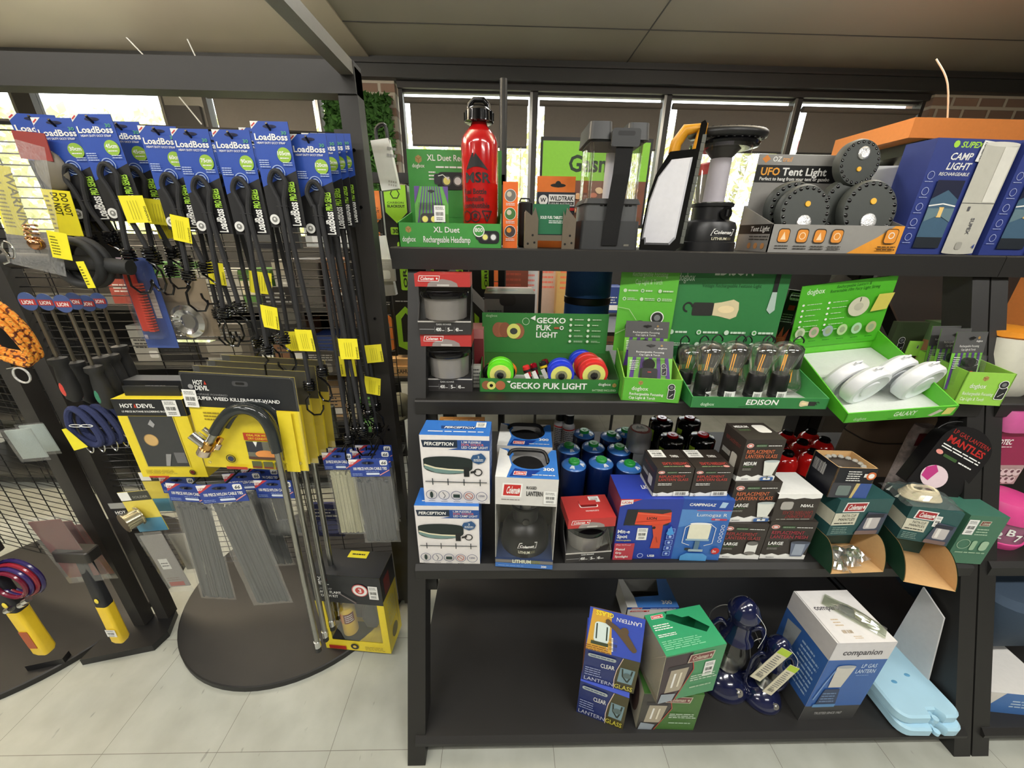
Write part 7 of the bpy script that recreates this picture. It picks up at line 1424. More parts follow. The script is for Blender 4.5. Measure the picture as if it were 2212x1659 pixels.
# --- cable tie packs
def tie_pack(u, v, y, w, L_, label, roll=0, white=False, hdr=.065, short=False, num='100', seed=1):
    q = at(u, v, y=y); t = thing('cable_tie_pack', label, 'cable ties', Matrix.Translation(q) @ RY(roll), 'packs of nylon cable ties'); rnd = random.Random(seed)
    b = MB(); b.box((-w / 2, 0, -hdr), (w / 2, .002, 0), P(38, 66, 150)); p = Panel(b, (-w / 2, 0, -hdr), (1, 0, 0), (0, 0, 1), w, hdr)
    p.poly([(0, .55), (0, 1), (.36, 1)], P(196, 60, 64)); p.poly([(0, .72), (0, 1), (.24, 1), (.1, .74)], WH); p.text('LION', .03, .76, .11, P(196, 60, 64), w=.15, bold=.05); p.text(num + ' PIECE NYLON CABLE TIES', .09, .40, .15, WH, w=.85, bold=.03); p.ell(.48, .80, .16, .08, P(20, 24, 50)); p.rr(.78, .66, .97, .96, .08, WH); p.text('66', .81, .72, .16, P(30, 40, 60), w=.12, bold=.03, shear=.3); p.rr(.40, .12, .74, .24, .05, P(210, 220, 236)); p.line([(.74, .1), (1, .4)], .05, P(220, 150, 150)); p.lines(.05, .08, .3, .24, 2, P(150, 170, 220)); p.lines(.4, .28, .74, .36, 1, P(150, 170, 220)); part(b, 'header_card', t)
    b = MB(); m = mat((206, 204, 170), .6, kind='nylon_ties') if white else mat((78, 82, 84), .5, kind='nylon_ties'); n = 40; l0, l1 = -hdr - .012, -L_ + .01
    top_w = w * .78
    for i in range(n):
        f = (i + .5) / n - .5; x0 = f * w * .8; x1 = f * w * (.84 if not short else .95) + rnd.uniform(-.003, .003); yy = .004 + rnd.uniform(0, .008); zt = l0 - rnd.uniform(0, .025) if not short else l0 - .06 + .05 * (1 - abs(f) * 2) * -1 * 0 - .02
        if short: x0 = f * w * .25
        b.box((-.0026, 0, 0), (.0026, .0015, 1), m, M=Matrix(((1, 0, x0 - x1, x1), (0, 1, 0, yy), (0, 0, zt - l1, l1), (0, 0, 0, 1)))); 
        if not short: b.box((x0 - .0034, yy - .001, zt - .004), (x0 + .0034, yy + .004, zt + .003), m)
    part(b, 'ties', t)
    b = MB(); vs = []; nx, nz = 8, 12
    for k in range(2):
        base = len(vs)
        for i in range(nx + 1):
            for j in range(nz + 1):
                a, c = i / nx, j / nz; bulge = .010 * sin(pi * a) ** .6 * min(1, 4 * c) * min(1, 5 * (1 - c)); vs.append((-w / 2 + w * a, .006 + (-bulge if k == 0 else bulge) + .0012 * rnd.uniform(-1, 1), -hdr + .002 - (L_ - hdr) * c))
    fs = [(k * (nx + 1) * (nz + 1) + i * (nz + 1) + j, k * (nx + 1) * (nz + 1) + i * (nz + 1) + j + 1, k * (nx + 1) * (nz + 1) + (i + 1) * (nz + 1) + j + 1, k * (nx + 1) * (nz + 1) + (i + 1) * (nz + 1) + j) for k in range(1) for i in range(nx) for j in range(nz)]
    b.add(vs, fs, FILM, True); part(b, 'clear_bag', t); peg_hook(t, length=max(.03, GRIDY - y - .01), up=-.012); return t
for a in ((402, 1046, .93, .118, .49, 'long black cable tie pack at the left front', 5.0), (472, 1046, .90, .135, .50, 'long black cable tie pack tilted to the right at the centre front', -5.0), (588, 1038, .94, .112, .22, 'short black cable tie pack fanned out under the heat wand card', 1.0),
          (520, 1022, .99, .12, .40, 'long cable tie pack tucked behind the centre front one', -4.0), (560, 1012, 1.04, .12, .30, 'cable tie pack behind the short one', 0), (380, 1030, 1.0, .11, .40, 'cable tie pack behind the left front one', 2.0)):
    tie_pack(a[0], a[1], a[2], a[3], a[4], a[5], a[6], short='fanned' in a[5], seed=int(a[0]))
for a in ((795, 992, .95, .118, .33, 'black cable tie pack at the right front above the torch kit', -1.0, False), (727, 978, .99, .092, .33, 'natural white cable tie pack left of the black one above the torch kit', 0, True), (800, 974, 1.02, .12, .33, 'black cable tie pack second on the right peg', 0, False), (806, 962, 1.08, .12, .33, 'black cable tie pack third on the right peg', 0, False), (738, 968, 1.05, .09, .33, 'cable tie pack behind the natural white one', 0, True)):
    tie_pack(a[0], a[1], a[2], a[3], a[4], a[5], a[6], a[7], hdr=.062, num='20' if a[7] else '100', seed=int(a[0]))
# --- small blisters left of the ties: solder spools and bags
def spool(u, v, y, label, roll, sc=1., spool_=True):
    q = at(u, v, y=y); t = thing('solder_pack', label, 'solder', Matrix.Translation(q) @ RY(roll)); b = MB(); w, h = .095 * sc, .155 * sc
    b.box((-w / 2, 0, -h), (w / 2, .0015, 0), P(226, 208, 90)); p = Panel(b, (-w / 2, 0, -h), (1, 0, 0), (0, 0, 1), w, h); p.rect(0, .78, 1, 1, P(56, 58, 52)); p.rect(0, .80, .34, 1, WH); p.text('SOLDER', .42, .84, .05, P(170, 170, 160), w=.5); p.rect(0, 0, 1, .34, P(80, 140, 170)); part(b, 'card', t)
    if spool_: b = MB(); b.lathe([(0, 0), (.032, 0), (.032, .003), (.027, .004), (.027, .036), (.032, .037), (.032, .040), (0, .040)], mat((214, 206, 176), .2, .9, kind='solder_wire'), 28, TR(-.01, -.006, -h * .55) @ RZ(-25) @ RX(90)); part(b, 'spool', t)
    return t
spool(285, 1062, .96, 'yellow carded solder spool with a shiny reel, left of the cable ties', -6)
spool(330, 1020, 1.02, 'yellow and black solder card behind the shiny reel', -2, 1., False)
def bag(u, v, y, w, h, label, col, roll=0, red=True, name='small_parts_bag', cat='bag'):
    q = at(u, v, y=y); t = thing(name, label, cat, Matrix.Translation(q) @ RY(roll)); b = MB(); rnd = random.Random(int(u)); n = 8; vs = [(-w / 2 + w * i / n, -.010 * sin(pi * i / n) * sin(pi * j / n) + .001 * rnd.random(), -h * j / n) for i in range(n + 1) for j in range(n + 1)]
    b.add(vs, [(i * (n + 1) + j, i * (n + 1) + j + 1, (i + 1) * (n + 1) + j + 1, (i + 1) * (n + 1) + j) for i in range(n) for j in range(n)], FILM, True); part(b, 'clear_bag', t)
    b = MB(); b.box((-w * .42, .003, -h * .92), (w * .42, .006, -h * .06), col); p = b.face('front', (-w * .42, .003, -h * .92), (w * .42, .006, -h * .06)); 
    if red: p.rect(.1, .02, .8, .10, P(180, 70, 60)); p.lines(.1, .12, .7, .2, 2, P(130, 110, 110)); p.rect(.2, .36, .62, .56, WH); p.lines(.25, .40, .58, .5, 2, P(110, 110, 110))
    part(b, 'contents', t); return t
bag(318, 1150, .93, .085, .26, 'clear bag with a white label and red print, lower left of the ties', P(150, 146, 142), -6)
bag(378, 1150, .97, .075, .18, 'crumpled clear bag with pale contents right of the labelled bag', P(200, 196, 180), -6, False)
t = thing('hang_card', 'black card hanging by the left post under the solder spools', 'card', TR(*at(262, 1086, y=1.0)) @ RY(-4)); b = MB(); b.box((-.045, 0, -.11), (.045, .0015, 0), P(36, 36, 38)); p = Panel(b, (-.045, 0, -.11), (1, 0, 0), (0, 0, 1), .09, .11); p.rect(0, .80, .6, 1, P(160, 160, 156)); hotdevil(p, .1, .48, .2, .55); p.lines(.1, .08, .8, .4, 5, P(170, 170, 170)); part(b, 'card', t)
# --- torch kit box on the floor
M, w, h = fr(.026, (706, 1399), (846, 1412), (700, 1290)); w = (at(846, 1410, z=.026) - at(706, 1399, z=.026)).length; hT = at(672, 1238, y=at(706, 1399, z=.026).y).z - .026
D = .115; t = thing('torch_kit_box', 'yellow and black torch kit box with a window, standing on the round base', 'box', M); b = MB(); zk = hT * .68
b.box((0, 0, 0), (w, D, hT), KB, mats=[None, YB, YB, YB, KB, YB]); F = lambda *a: Panel(b, (0, 0, 0), (1, 0, 0), (0, 0, 1), w, hT)
p = F(); fx0, fx1, fz0, fz1 = .13, .90, .14, .66
for r_ in ((0, 0, 1, fz0), (0, fz0, fx0, fz1), (fx1, fz0, 1, fz1), (0, fz1, 1, .70)): p.rect(*r_, YB, False)
p.k += 1; p.rect(0, .70, 1, 1, KB); p.poly([(.0, .66), (1, .66), (1, .72), (0, .72)], KB); hotdevil(p, .06, .88, .08, .2); p.text('TRADE MAP', .08, .82, .022, P(170, 170, 170), w=.22); p.text('SWIRL FLAME', .08, .775, .03, WH, w=.34, bold=.02); p.text('TORCH KIT', .09, .73, .03, WH, w=.28, bold=.02); p.circ(.70, .84, .075, P(196, 90, 90)); p.circ(.70, .84, .066, WH); p.circ(.70, .84, .042, P(196, 70, 66)); p.text('3', .68, .815, .05, WH, bold=.04)
p.rect(.06, .015, .32, .065, P(170, 40, 30)); p.circ(.46, .07, .04, BK); p.circ(.46, .07, .018, P(220, 190, 60)); p.lines(.62, .03, .92, .09, 3, P(170, 150, 40)); p.line([(.38, .80), (.62, .68)], .012, P(130, 120, 120))
p = b.face('right', (0, 0, 0), (w, D, hT)); p.rect(0, .70, 1, 1, KB); p.rect(.2, .72, .6, .92, P(120, 30, 30)); p.lines(.2, .3, .75, .64, 7, P(216, 210, 140)); p.ell(.5, .16, .22, .08, P(120, 110, 50))
p = b.face('top', (0, 0, 0), (w, D, hT)); p.rect(.40, .70, .68, .98, YT); p.lines(.45, .78, .64, .9, 1, BK); part(b, 'carton', t)
b = MB(); b.box((0, D * .82, hT * fz0), (w, D * .84, hT * fz1), P(90, 88, 84)); part(b, 'inner_card', t)
b = MB(); b.box((w * fx0, .0005, hT * fz0), (w * fx1, .0009, hT * fz1), CLEAR); part(b, 'window_film', t)
b = MB(); b.lathe([(0, 0), (.028, 0), (.028, .125), (.022, .135), (0, .135)], P(236, 200, 60), 24, TR(w * .32, D * .42, hT * .12)); p = cylpanel(b, .028, hT * .12 + .07, .05, 2.6, 0, w * .32, D * .42); p.rect(.0, .0, .45, 1, P(240, 150, 50)); p.rect(.48, 0, 1, 1, P(120, 40, 40)); p.lines(.55, .1, .95, .9, 4, WH); part(b, 'gas_cylinder', t)
b = MB(); b.loft([[(w * .68 + x_ * s_, D * .45 + y_ * s_, z_) for x_, y_ in rrect(-.032, -.022, .032, .022, .012)] for z_, s_ in ((hT * .22, .7), (hT * .34, 1), (hT * .46, .8), (hT * .54, .4))], BLACKP); b.tube(smooth_path([(w * .68, D * .45, hT * .5), (w * .68, D * .4, hT * .62), (w * .58, D * .3, hT * .68), (w * .42, D * .2, hT * .70)], 5), .005, STEEL, 8); part(b, 'torch_head', t)
price(t, None, (w * .82, 0, hT * .74), (1, 0, 0), (0, 0, 1), w * .13, hT * .16)
# --- screwdriver-like tools with red and green ovals
def driver(u, v, y, L_, label, tip, roll):
    q = at(u, v, y=y); t = thing('long_screwdriver', label, 'screwdriver', Matrix.Translation(q) @ RY(roll), 'black handled long screwdrivers hanging head down'); b = MB()
    b.tube([(0, 0, 0), (0, 0, -L_)], .0042, mat((128, 122, 108), .35, .8, kind='tool_steel'), 10); part(b, 'shaft', t)
    b = MB(); hh = L_ + .13; b.lathe([(.004, -L_ + .004), (.019, -L_), (.020, -L_ - .012), (.014, -L_ - .022), (.017, -L_ - .045), (.0195, -L_ - .085), (.017, -L_ - .115), (.008, -L_ - .128), (0, -L_ - .129)][::-1], mat((40, 40, 40), .6, kind='grip_rubber'), 20); part(b, 'handle', t)
    b = MB(); b.ball((-.003, -.0175, -L_ - .085), (.007, .003, .020), tip, n=12, k=7); part(b, 'oval_badge', t)
    b = MB(); b.M = TR(0, -.006, -.012); b.lathe([(0, 0), (.023, 0), (.023, .001), (0, .001)], P(70, 90, 140), 24, RX(90)); p = Panel(b, (-.022, -.0012, -.022), (1, 0, 0), (0, 0, 1), .044, .044); p.rect(.05, .3, .95, .64, P(176, 60, 60)); p.text('LION', .18, .36, .2, WH, w=.62, bold=.05); part(b, 'round_label', t); return t
RG, GG = PL(220, 80, 70), PL(60, 130, 100)
for u, v, y, L_, lab, tip in ((62, 640, .98, .165, 'leftmost long screwdriver with a red oval on its handle', RG), (100, 642, 1.04, .185, 'long screwdriver with a red oval, second from the left', RG), (138, 645, .99, .185, 'long screwdriver with a green oval, third from the left', GG), (162, 640, 1.03, .17, 'long screwdriver with a plain dark handle next to the green one', mat((50, 50, 50), .5)), (190, 645, 1.08, .165, 'long screwdriver with a green oval, fifth from the left', GG), (215, 640, 1.12, .15, 'rightmost long screwdriver half in shade', GG)): driver(u, v, y, L_, lab, tip, 0)
# --- red comb blister
q = at(258, 556, y=1.02); t = thing('thread_repair_pack', 'blue blister pack holding a red ribbed tool', 'tool pack', Matrix.Translation(q) @ RY(0)); b = MB(); w, h = .085, .24; b.box((0 - .01, 0, -h), (w - .01, .0015, 0), P(60, 80, 140)); p = Panel(b, (-.01, 0, -h), (1, 0, 0), (0, 0, 1), w, h); p.rect(0, .86, .4, 1, P(190, 170, 180)); p.rect(.62, .35, .80, .66, P(190, 184, 176)); [p.line([(.62, .37 + .04 * i), (.80, .37 + .04 * i)], .003, P(90, 80, 80)) for i in range(7)]; p.lines(.05, .1, .2, .6, 6, P(190, 180, 190)); part(b, 'card', t)
b = MB(); b.rbox((.004, -.016, -h + .05), (.030, -.002, -.02), mat((214, 60, 40), .3, kind='red_plastic'), .006)
for i in range(18): b.box((.026, -.017, -h + .05 + .0072 * i), (.040, -.003, -h + .054 + .0072 * i), mat((226, 70, 44), .3, kind='red_plastic'))
part(b, 'red_tool', t); b = MB(); b.loft([[(x_, y_, z_) for x_, z_ in rrect(-.004, -h + .03, .062, -.004, .01)] for y_ in (0, -.02)], BLIST, False, caps=(False, True)); part(b, 'clear_blister', t)
# --- chrome deck plate pack
q = at(395, 650, y=1.05); t = thing('chrome_fitting_pack', 'clear blister pack holding round chrome fittings', 'fitting', Matrix.Translation(q)); b = MB(); b.box((-.075, .002, -.10), (.075, .0035, .06), P(150, 134, 112)); part(b, 'card', t)
b = MB(); b.lathe([(.02, 0), (.046, .002), (.046, .012), (.034, .018), (.024, .012), (.02, .010)], CHROME, 36, TR(.005, 0, -.055) @ RX(90)); b.lathe([(0, 0), (.02, .001), (.018, .006), (0, .007)], mat((170, 178, 180), .25, .8, kind='mirror'), 28, TR(.005, 0, -.055) @ RX(90)); part(b, 'chrome_ring', t)
for k in range(2):
    b = MB(); b.tube([(-.055 + .03 * k + .008 * cos(a), -.012 + .008 * sin(a), -.03 - .0016 * a * 1.3) for a in [i * pi / 6 for i in range(60)]], .0022, CHROME, 6); part(b, 'spring', t)
b = MB(); b.loft([[(x_, y_, z_) for x_, z_ in rrect(-.08, -.11, .08, .0, .02)] for y_ in (0, -.028)], BLIST, False, caps=(False, True)); part(b, 'clear_blister', t)
# --- blue rope coils
ROPE = mat((44, 52, 92), .85, kind='blue_rope', scale=350, bump=.6); 
q = at(185, 880, y=.98); t = thing('rope_coil', 'coil of dark blue rope with silver carabiners and a yellow tag', 'rope', Matrix.Translation(q)); b = MB()
for k in range(6):
    cx, cz = -.022 + .014 * k, -.055 - .004 * k; yy = -.01 + .016 * k
    b.tube(smooth_path([(cx - .030, yy, cz - .03), (cx - .030, yy, cz + .02), (cx - .01, yy, cz + .055), (cx + .014, yy, cz + .04), (cx + .034, yy, cz - .01), (cx + .036, yy, cz - .05), (cx + .01, yy, cz - .062)], 5, True), .0085, ROPE, 8, closed=True)
part(b, 'rope', t)
for k, (x_, z_) in enumerate(((-.028, -.125), (-.006, -.128), (.022, -.13), (.048, -.12))):
    b = MB(); b.tube([(x_ + .010 * cos(a) * (1 + .35 * sin(a)), -.01 + .01 * k, z_ + .020 * sin(a)) for a in [2 * pi * i / 22 for i in range(22)]], .0016, CHROME, 6, closed=True); part(b, 'carabiner', t)
b = MB(); p_ = [(-.058, -.030, -.055), (-.052, -.030, -.125), (-.008, -.030, -.112), (-.045, -.030, -.052)]; b.add(p_, [(0, 1, 2, 3)], YT); b.add([(x, y + .0005, z) for x, y, z in p_], [(3, 2, 1, 0)], YT); part(b, 'warning_tag', t)
for k in range(2): b = MB(); b.tube([(-.03 + .03 * k + .018 * cos(a), -.018, -.05 + .004 * sin(a)) for a in [2 * pi * i / 14 for i in range(14)]], .001, WH, 5, closed=True); part(b, 'cable_tie', t)
# --- orange rope coil at the left edge
q = at(2, 735, y=.90); t = thing('rope_coil', 'orange and black checked rope coil with a white carabiner at the left edge', 'rope', Matrix.Translation(q)); 
def check_rope():
    m = bpy.data.materials.new('orange_checked_rope'); m.use_nodes = True; n = m.node_tree.nodes; L = m.node_tree.links; tc = n.new('ShaderNodeTexCoord'); ck = n.new('ShaderNodeTexChecker'); ck.inputs['Scale'].default_value = 170
    ck.inputs['Color1'].default_value = lin((226, 160, 60)) + (1,); ck.inputs['Color2'].default_value = lin((226, 130, 34)) + (1,); w_ = n.new('ShaderNodeTexVoronoi'); w_.inputs['Scale'].default_value = 120; rp = n.new('ShaderNodeValToRGB'); rp.color_ramp.elements[0].position = .55; rp.color_ramp.elements[1].position = .7; rp.color_ramp.elements[0].color = (1, 1, 1, 1); rp.color_ramp.elements[1].color = (.12, .05, .02, 1)
    L.new(tc.outputs['Object'], ck.inputs[0]); L.new(tc.outputs['Object'], w_.inputs[0]); L.new(w_.outputs[0], rp.inputs[0]); mx = n.new('ShaderNodeMix'); mx.data_type = 'RGBA'; mx.blend_type = 'MULTIPLY'; mx.inputs['Factor'].default_value = 1; L.new(ck.outputs[0], mx.inputs['A']); L.new(rp.outputs[0], mx.inputs['B']); L.new(mx.outputs['Result'], n['Principled BSDF'].inputs['Base Color']); n['Principled BSDF'].inputs['Roughness'].default_value = .8; return m
CKR = check_rope(); b = MB()
for k in range(3): b.tube(smooth_path([(-.05 + .012 * k, .012 * k, .07 - .002 * k), (-.012 + .008 * k, .012 * k, .085), (.028 + .006 * k, .012 * k, .03), (.048, .012 * k, -.03), (.038, .012 * k, -.062 + .006 * k), (0, .012 * k, -.052 + .006 * k), (-.05, .012 * k, -.02)], 5, True), .0068, CKR, 8, closed=True)
part(b, 'rope', t); b = MB(); b.tube([(.018 + .019 * cos(a), -.008, -.088 + .020 * sin(a)) for a in [2 * pi * i / 20 for i in range(20)]], .0024, mat((230, 230, 228), .2, .6, kind='bright_steel'), 8, closed=True); b.tube([(-.01, -.008, -.07), (.012, -.008, -.066)], .002, CHROME, 6); part(b, 'carabiner', t)
b = MB(); b.M = RY(30) @ TR(-.06, -.02, -.045); b.box((-.03, 0, 0), (.045, .0008, .03), YT); Panel(b, (-.03, 0, 0), (1, 0, 0), (0, 0, 1), .075, .03).lines(.1, .1, .9, .8, 4, P(110, 104, 30)); part(b, 'warning_tag', t)
# --- top left packs with yellow WARNING labels
q = at(30, 300, y=.92); t = thing('spring_hook_pack', 'cloudy bag with a diagonal yellow WARNING label and brass spring hook at the top left', 'hook pack', Matrix.Translation(q) @ RY(14)); b = MB(); w, h = .115, .27; rnd = random.Random(3); n = 8
b.add([(-w / 2 + w * i / n, -.012 * sin(pi * i / n) * sin(pi * j / n), -h * j / n) for i in range(n + 1) for j in range(n + 1)], [(i * (n + 1) + j, i * (n + 1) + j + 1, (i + 1) * (n + 1) + j + 1, (i + 1) * (n + 1) + j) for i in range(n) for j in range(n)], clear('cloudy_bag', gloss=.06, haze=.2, rough=.2), True); part(b, 'clear_bag', t)
b = MB(); b.M = TR(-.03, .004, -.20) @ RY(-8); b.box((-.03, 0, 0), (.025, .0008, .14), YT); Panel(b, (-.03, 0, 0), (1, 0, 0), (0, 0, 1), .055, .14).text('WARNING', .70, .92, .13, P(110, 104, 20), rot=-90, bold=.02).lines(.1, .1, .5, .9, 14, P(150, 140, 40)); part(b, 'yellow_label', t)
b = MB(); b.tube([(.012 + .010 * cos(a), -.012 + .010 * sin(a), -.165 - .0014 * a) for a in [i * pi / 6 for i in range(50)]], .0022, mat((200, 150, 110), .2, 1, kind='copper_wire'), 6); b.ball((.018, -.012, -.205), .014, mat((190, 140, 100), .2, 1, kind='copper_ball')); part(b, 'spring_hook', t)
q = at(75, 345, y=1.0); t = thing('cord_pack', 'curled black cord under a yellow DO NOT label, left of the stretch cords', 'cord pack', Matrix.Translation(q) @ RY(4)); b = MB(); b.box((-.01, 0, -.16), (.055, .001, -.06), YT); p = Panel(b, (-.01, 0, -.16), (1, 0, 0), (0, 0, 1), .065, .10); p.text('DO NOT', .62, .94, .15, P(60, 56, 10), rot=-90, bold=.03, w=.75); p.text('DO NOT', .30, .94, .15, P(60, 56, 10), rot=-90, bold=.03, w=.75); p.lines(.05, .1, .2, .9, 8, P(120, 110, 30)); part(b, 'yellow_label', t)
b = MB(); b.ball((.02, .012, -.02), (.035, .014, .045), mat((110, 104, 92), .5, kind='grey_bundle')); b.box((-.03, .0, .0), (.04, .002, .055), P(150, 60, 56)); part(b, 'bundle', t)
q = at(135, 400, y=1.04); t = thing('black_strap_bundle', 'bundle of glossy black straps behind the yellow DO NOT label', 'strap', Matrix.Translation(q)); b = MB()
for i in range(9): b.tube(smooth_path([(-.05 + .012 * i, 0, .05), (-.03 + .013 * i, -.01, -.03), (-.02 + .014 * i, 0, -.14)], 4), .006, GLOSSK if i % 3 == 0 else BLACKP, 6)
b.rbox((-.06, -.01, -.22), (.09, .03, -.10), BLACKP, .01); part(b, 'straps', t)
q = at(165, 560, y=.93); t = thing('black_hose', 'coil of thick black hose with a bright yellow tag, above the long screwdrivers', 'hose', Matrix.Translation(q)); b = MB(); b.tube([(-.01 + .05 * cos(a), .01 + .0 * sin(a), -.01 + .05 * sin(a)) for a in [2 * pi * i / 30 for i in range(30)]], .010, RUB, 10, closed=True); b.tube([(-.005 + .046 * cos(a), .03, -.01 + .05 * sin(a)) for a in [2 * pi * i / 30 for i in range(30)]], .010, RUB, 10, closed=True); b.tube([(-.18, .02, -.005), (.0, .02, -.01), (.09, .03, -.02)], .018, RUB, 10); part(b, 'hose', t)
for A, w_, h_ in ((RY(10) @ TR(-.03, -.02, .0), .042, .058), (RY(-4) @ TR(.015, -.018, -.065), .018, .06)): b = MB(); b.M = A; b.box((0, 0, 0), (w_, .0008, h_), YT); Panel(b, (0, 0, 0), (1, 0, 0), (0, 0, 1), w_, h_).lines(.1, .1, .5, .85, 7, P(110, 104, 30)); part(b, 'warning_tag', t)
t = thing('snap_hook', 'silver snap hook and ring hanging at the left edge under the cloudy bag', 'hook', TR(*at(18, 540, y=.92))); b = MB(); b.tube([(.012 * cos(a), 0, .018 * sin(a)) for a in [2 * pi * i / 20 for i in range(20)]], .002, CHROME, 6, closed=True); part(b, 'ring', t); b = MB(); b.tube([(-.022, 0, .02), (-.006, 0, -.012), (-.008, 0, -.026), (-.022, 0, -.03)], .0035, CHROME, 8); part(b, 'snap', t)
# --- lower left: clear packs, red pouches, purple cable, handled tools
for i, (u, v, y, lab) in enumerate(((30, 925, .95, 'pale clear pack in front at the left edge below the orange rope'), (60, 915, 1.02, 'pale clear pack behind the front one at the left edge'))): bag(u, v, y, .09, .11, lab, P(176, 190, 186), -6, False, name='clear_pack')
for i, (u, v, y, lab) in enumerate(((85, 1118, .92, 'front pouch with red contents hanging at the lower left'), (112, 1122, .98, 'second pouch with red contents behind the front one'), (135, 1130, 1.04, 'rear pouch with red contents nearest the grid'))): bag(u, v, y, .12, .27, lab, P(116, 48, 42), -7, False, name='red_pouch', cat='pouch')
q = at(20, 1265, y=.86); t = thing('cable_coil', 'shiny purple and red cable coil with metal connectors at the lower left edge', 'cable', Matrix.Translation(q)); b = MB()
for k, c in enumerate((P(90, 24, 50), P(50, 36, 90), P(130, 30, 44), P(40, 34, 80))): b.tube([(.0 + (.045 + .006 * k) * cos(a), .01 * k, .0 + (.050 + .007 * k) * sin(a)) for a in [2 * pi * i / 30 for i in range(30)]], .006, mat(((110, 26, 50), (56, 40, 100), (140, 34, 50), (46, 36, 90))[k], .15, kind='shiny_cable'), 8, closed=True)
part(b, 'cable', t)
for k, (x_, z_) in enumerate(((.052, -.045), (.034, -.060), (-.02, -.085))): b = MB(); b.tube([(x_, -.012, z_), (x_ - .016, -.014, z_ - .008)], .009, CHROME, 10); part(b, 'connector', t)
def hammer(A, label, lab=True):
    t = thing('heavy_hammer', label, 'hammer', A); b = MB(); KR = mat((30, 32, 38), .6, kind='grip_rubber')
    b.loft([[(x_ * s_, y_ * s_, z_) for x_, y_ in rrect(-.018, -.014, .018, .014, .008)] for z_, s_ in ((.17, 1.0), (.24, .95), (.36, .85))], KR, True); part(b, 'shaft', t)
    b = MB(); b.loft([[(x_ * s_, y_ * s_, z_) for x_, y_ in rrect(-.018, -.015, .018, .015, .008)] for z_, s_ in ((.0, .8), (.012, 1.05), (.09, 1.0), (.17, 1.0))], PL(244, 208, 50), True); part(b, 'yellow_grip', t)
    b = MB(); b.rbox((-.06, -.02, .36), (.04, .02, .40), mat((60, 58, 56), .4, .5, kind='tool_head'), .008); part(b, 'head', t)
    b = MB(); b.ball((0, -.0155, .20), (.006, .002, .010), PL(236, 214, 70)); part(b, 'yellow_dot', t)
    if lab: price(t, None, (-.015, -.0155, .04), (1, 0, 0), (0, 0, 1), .03, .032)
    else: b = MB(); b.box((-.012, -.0165, .035), (.010, -.0158, .10), P(170, 80, 40)); part(b, 'orange_label', t)
    return t
def aim(u0, v0, y0, u1, v1, y1):
    a = at(u0, v0, y=y0); b_ = at(u1, v1, y=y1); z = (b_ - a).normalized(); x = Vector((1, 0, 0)); x = (x - z * x.dot(z)).normalized(); y = z.cross(x); return Matrix(((x.x, y.x, z.x, a.x), (x.y, y.y, z.y, a.y), (x.z, y.z, z.z, a.z), (0, 0, 0, 1))), (b_ - a).length
A, l_ = aim(263, 1382, .93, 172, 1190, .93); print('hammer', l_)
hammer(A @ Matrix.Diagonal((l_ / .39,) * 3 + (1,)), 'hammer with a yellow and black handle and a white price sticker, standing head up')
A, l_ = aim(100, 1406, .88, -60, 1170, .88)
hammer(A @ Matrix.Diagonal((l_ / .40,) * 3 + (1,)), 'hammer with a yellow and black handle and an orange label at the lower left', False)
b = MB(); b.prism([(-.13, -.03), (.10, -.05), (.13, .0), (.12, .10), (-.08, .12)], .0, .03, BLACKP); b.build('rubber_foot', M=TR(*at(255, 1425, z=.0)[:2], 0) @ TR(0, .05, 0) @ RZ(18), label='black angular foot plate between the two round bases', cat='foot plate')
b = MB(); b.box((-.055, 0, 0), (.055, .03, .025), BLACKP); b.build('black_block', M=TR(at(100, 1440, z=.03).x, at(100, 1440, z=.03).y, .028) @ RZ(14), label='low black block on the left round base under the orange-labelled hammer', cat='block')
# ================================================================ the shop behind
IVY = MB(); leafball(IVY, 2600, (-1.53, 3.77, 2.10), (-.98, 3.85, 2.63), .035, LEAF2, random.Random(2)); leafball(IVY, 900, (-1.45, 3.77, 1.7), (-1.05, 3.84, 2.12), .035, LEAF2, random.Random(3))
IVY.build('ivy_panel', label='artificial green ivy hanging on the brick pillar between the windows', cat='ivy', kind='stuff')
# black pole
b = MB(); b.tube([(0, 0, 0), (0, 0, 2.25)], .019, BLACKP, 16); b.build('black_pole', M=TR(-.01, 2.2, 0), label='black upright pole behind the red bottle', cat='pole')
# green gas sign
t = thing('gas_sign', 'bright green framed sign with a food picture below, behind the tall lantern', 'sign', TR(.19, 2.3, 1.60)); b = MB(); w, h = .60, .44; b.box((0, 0, 0), (w, .02, h), BK); p = b.face('front', (0, 0, 0), (w, .02, h)); p.rect(.02, .54, .98, .96, P(140, 212, 60)); p.text('Gasmate', .26, .64, .17, P(24, 50, 30), w=.62, bold=.03); p.rect(.02, .04, .98, .54, P(120, 70, 50))
rnd = random.Random(8)
for i in range(60): p.ell(rnd.uniform(.06, .94), rnd.uniform(.08, .50), .035, .03, P(*rnd.choice(((220, 170, 120), (190, 110, 80), (150, 60, 40), (230, 200, 160), (110, 70, 40)))), 8)
part(b, 'panel', t)
b = MB()
for x in (.03, .57): b.tube([(x, .01, 0), (x, .01, -1.58)], .010, BLACKP, 8)
b.box((.02, -.01, -1.6), (.58, .03, -1.585), BLACKP); part(b, 'stand', t)
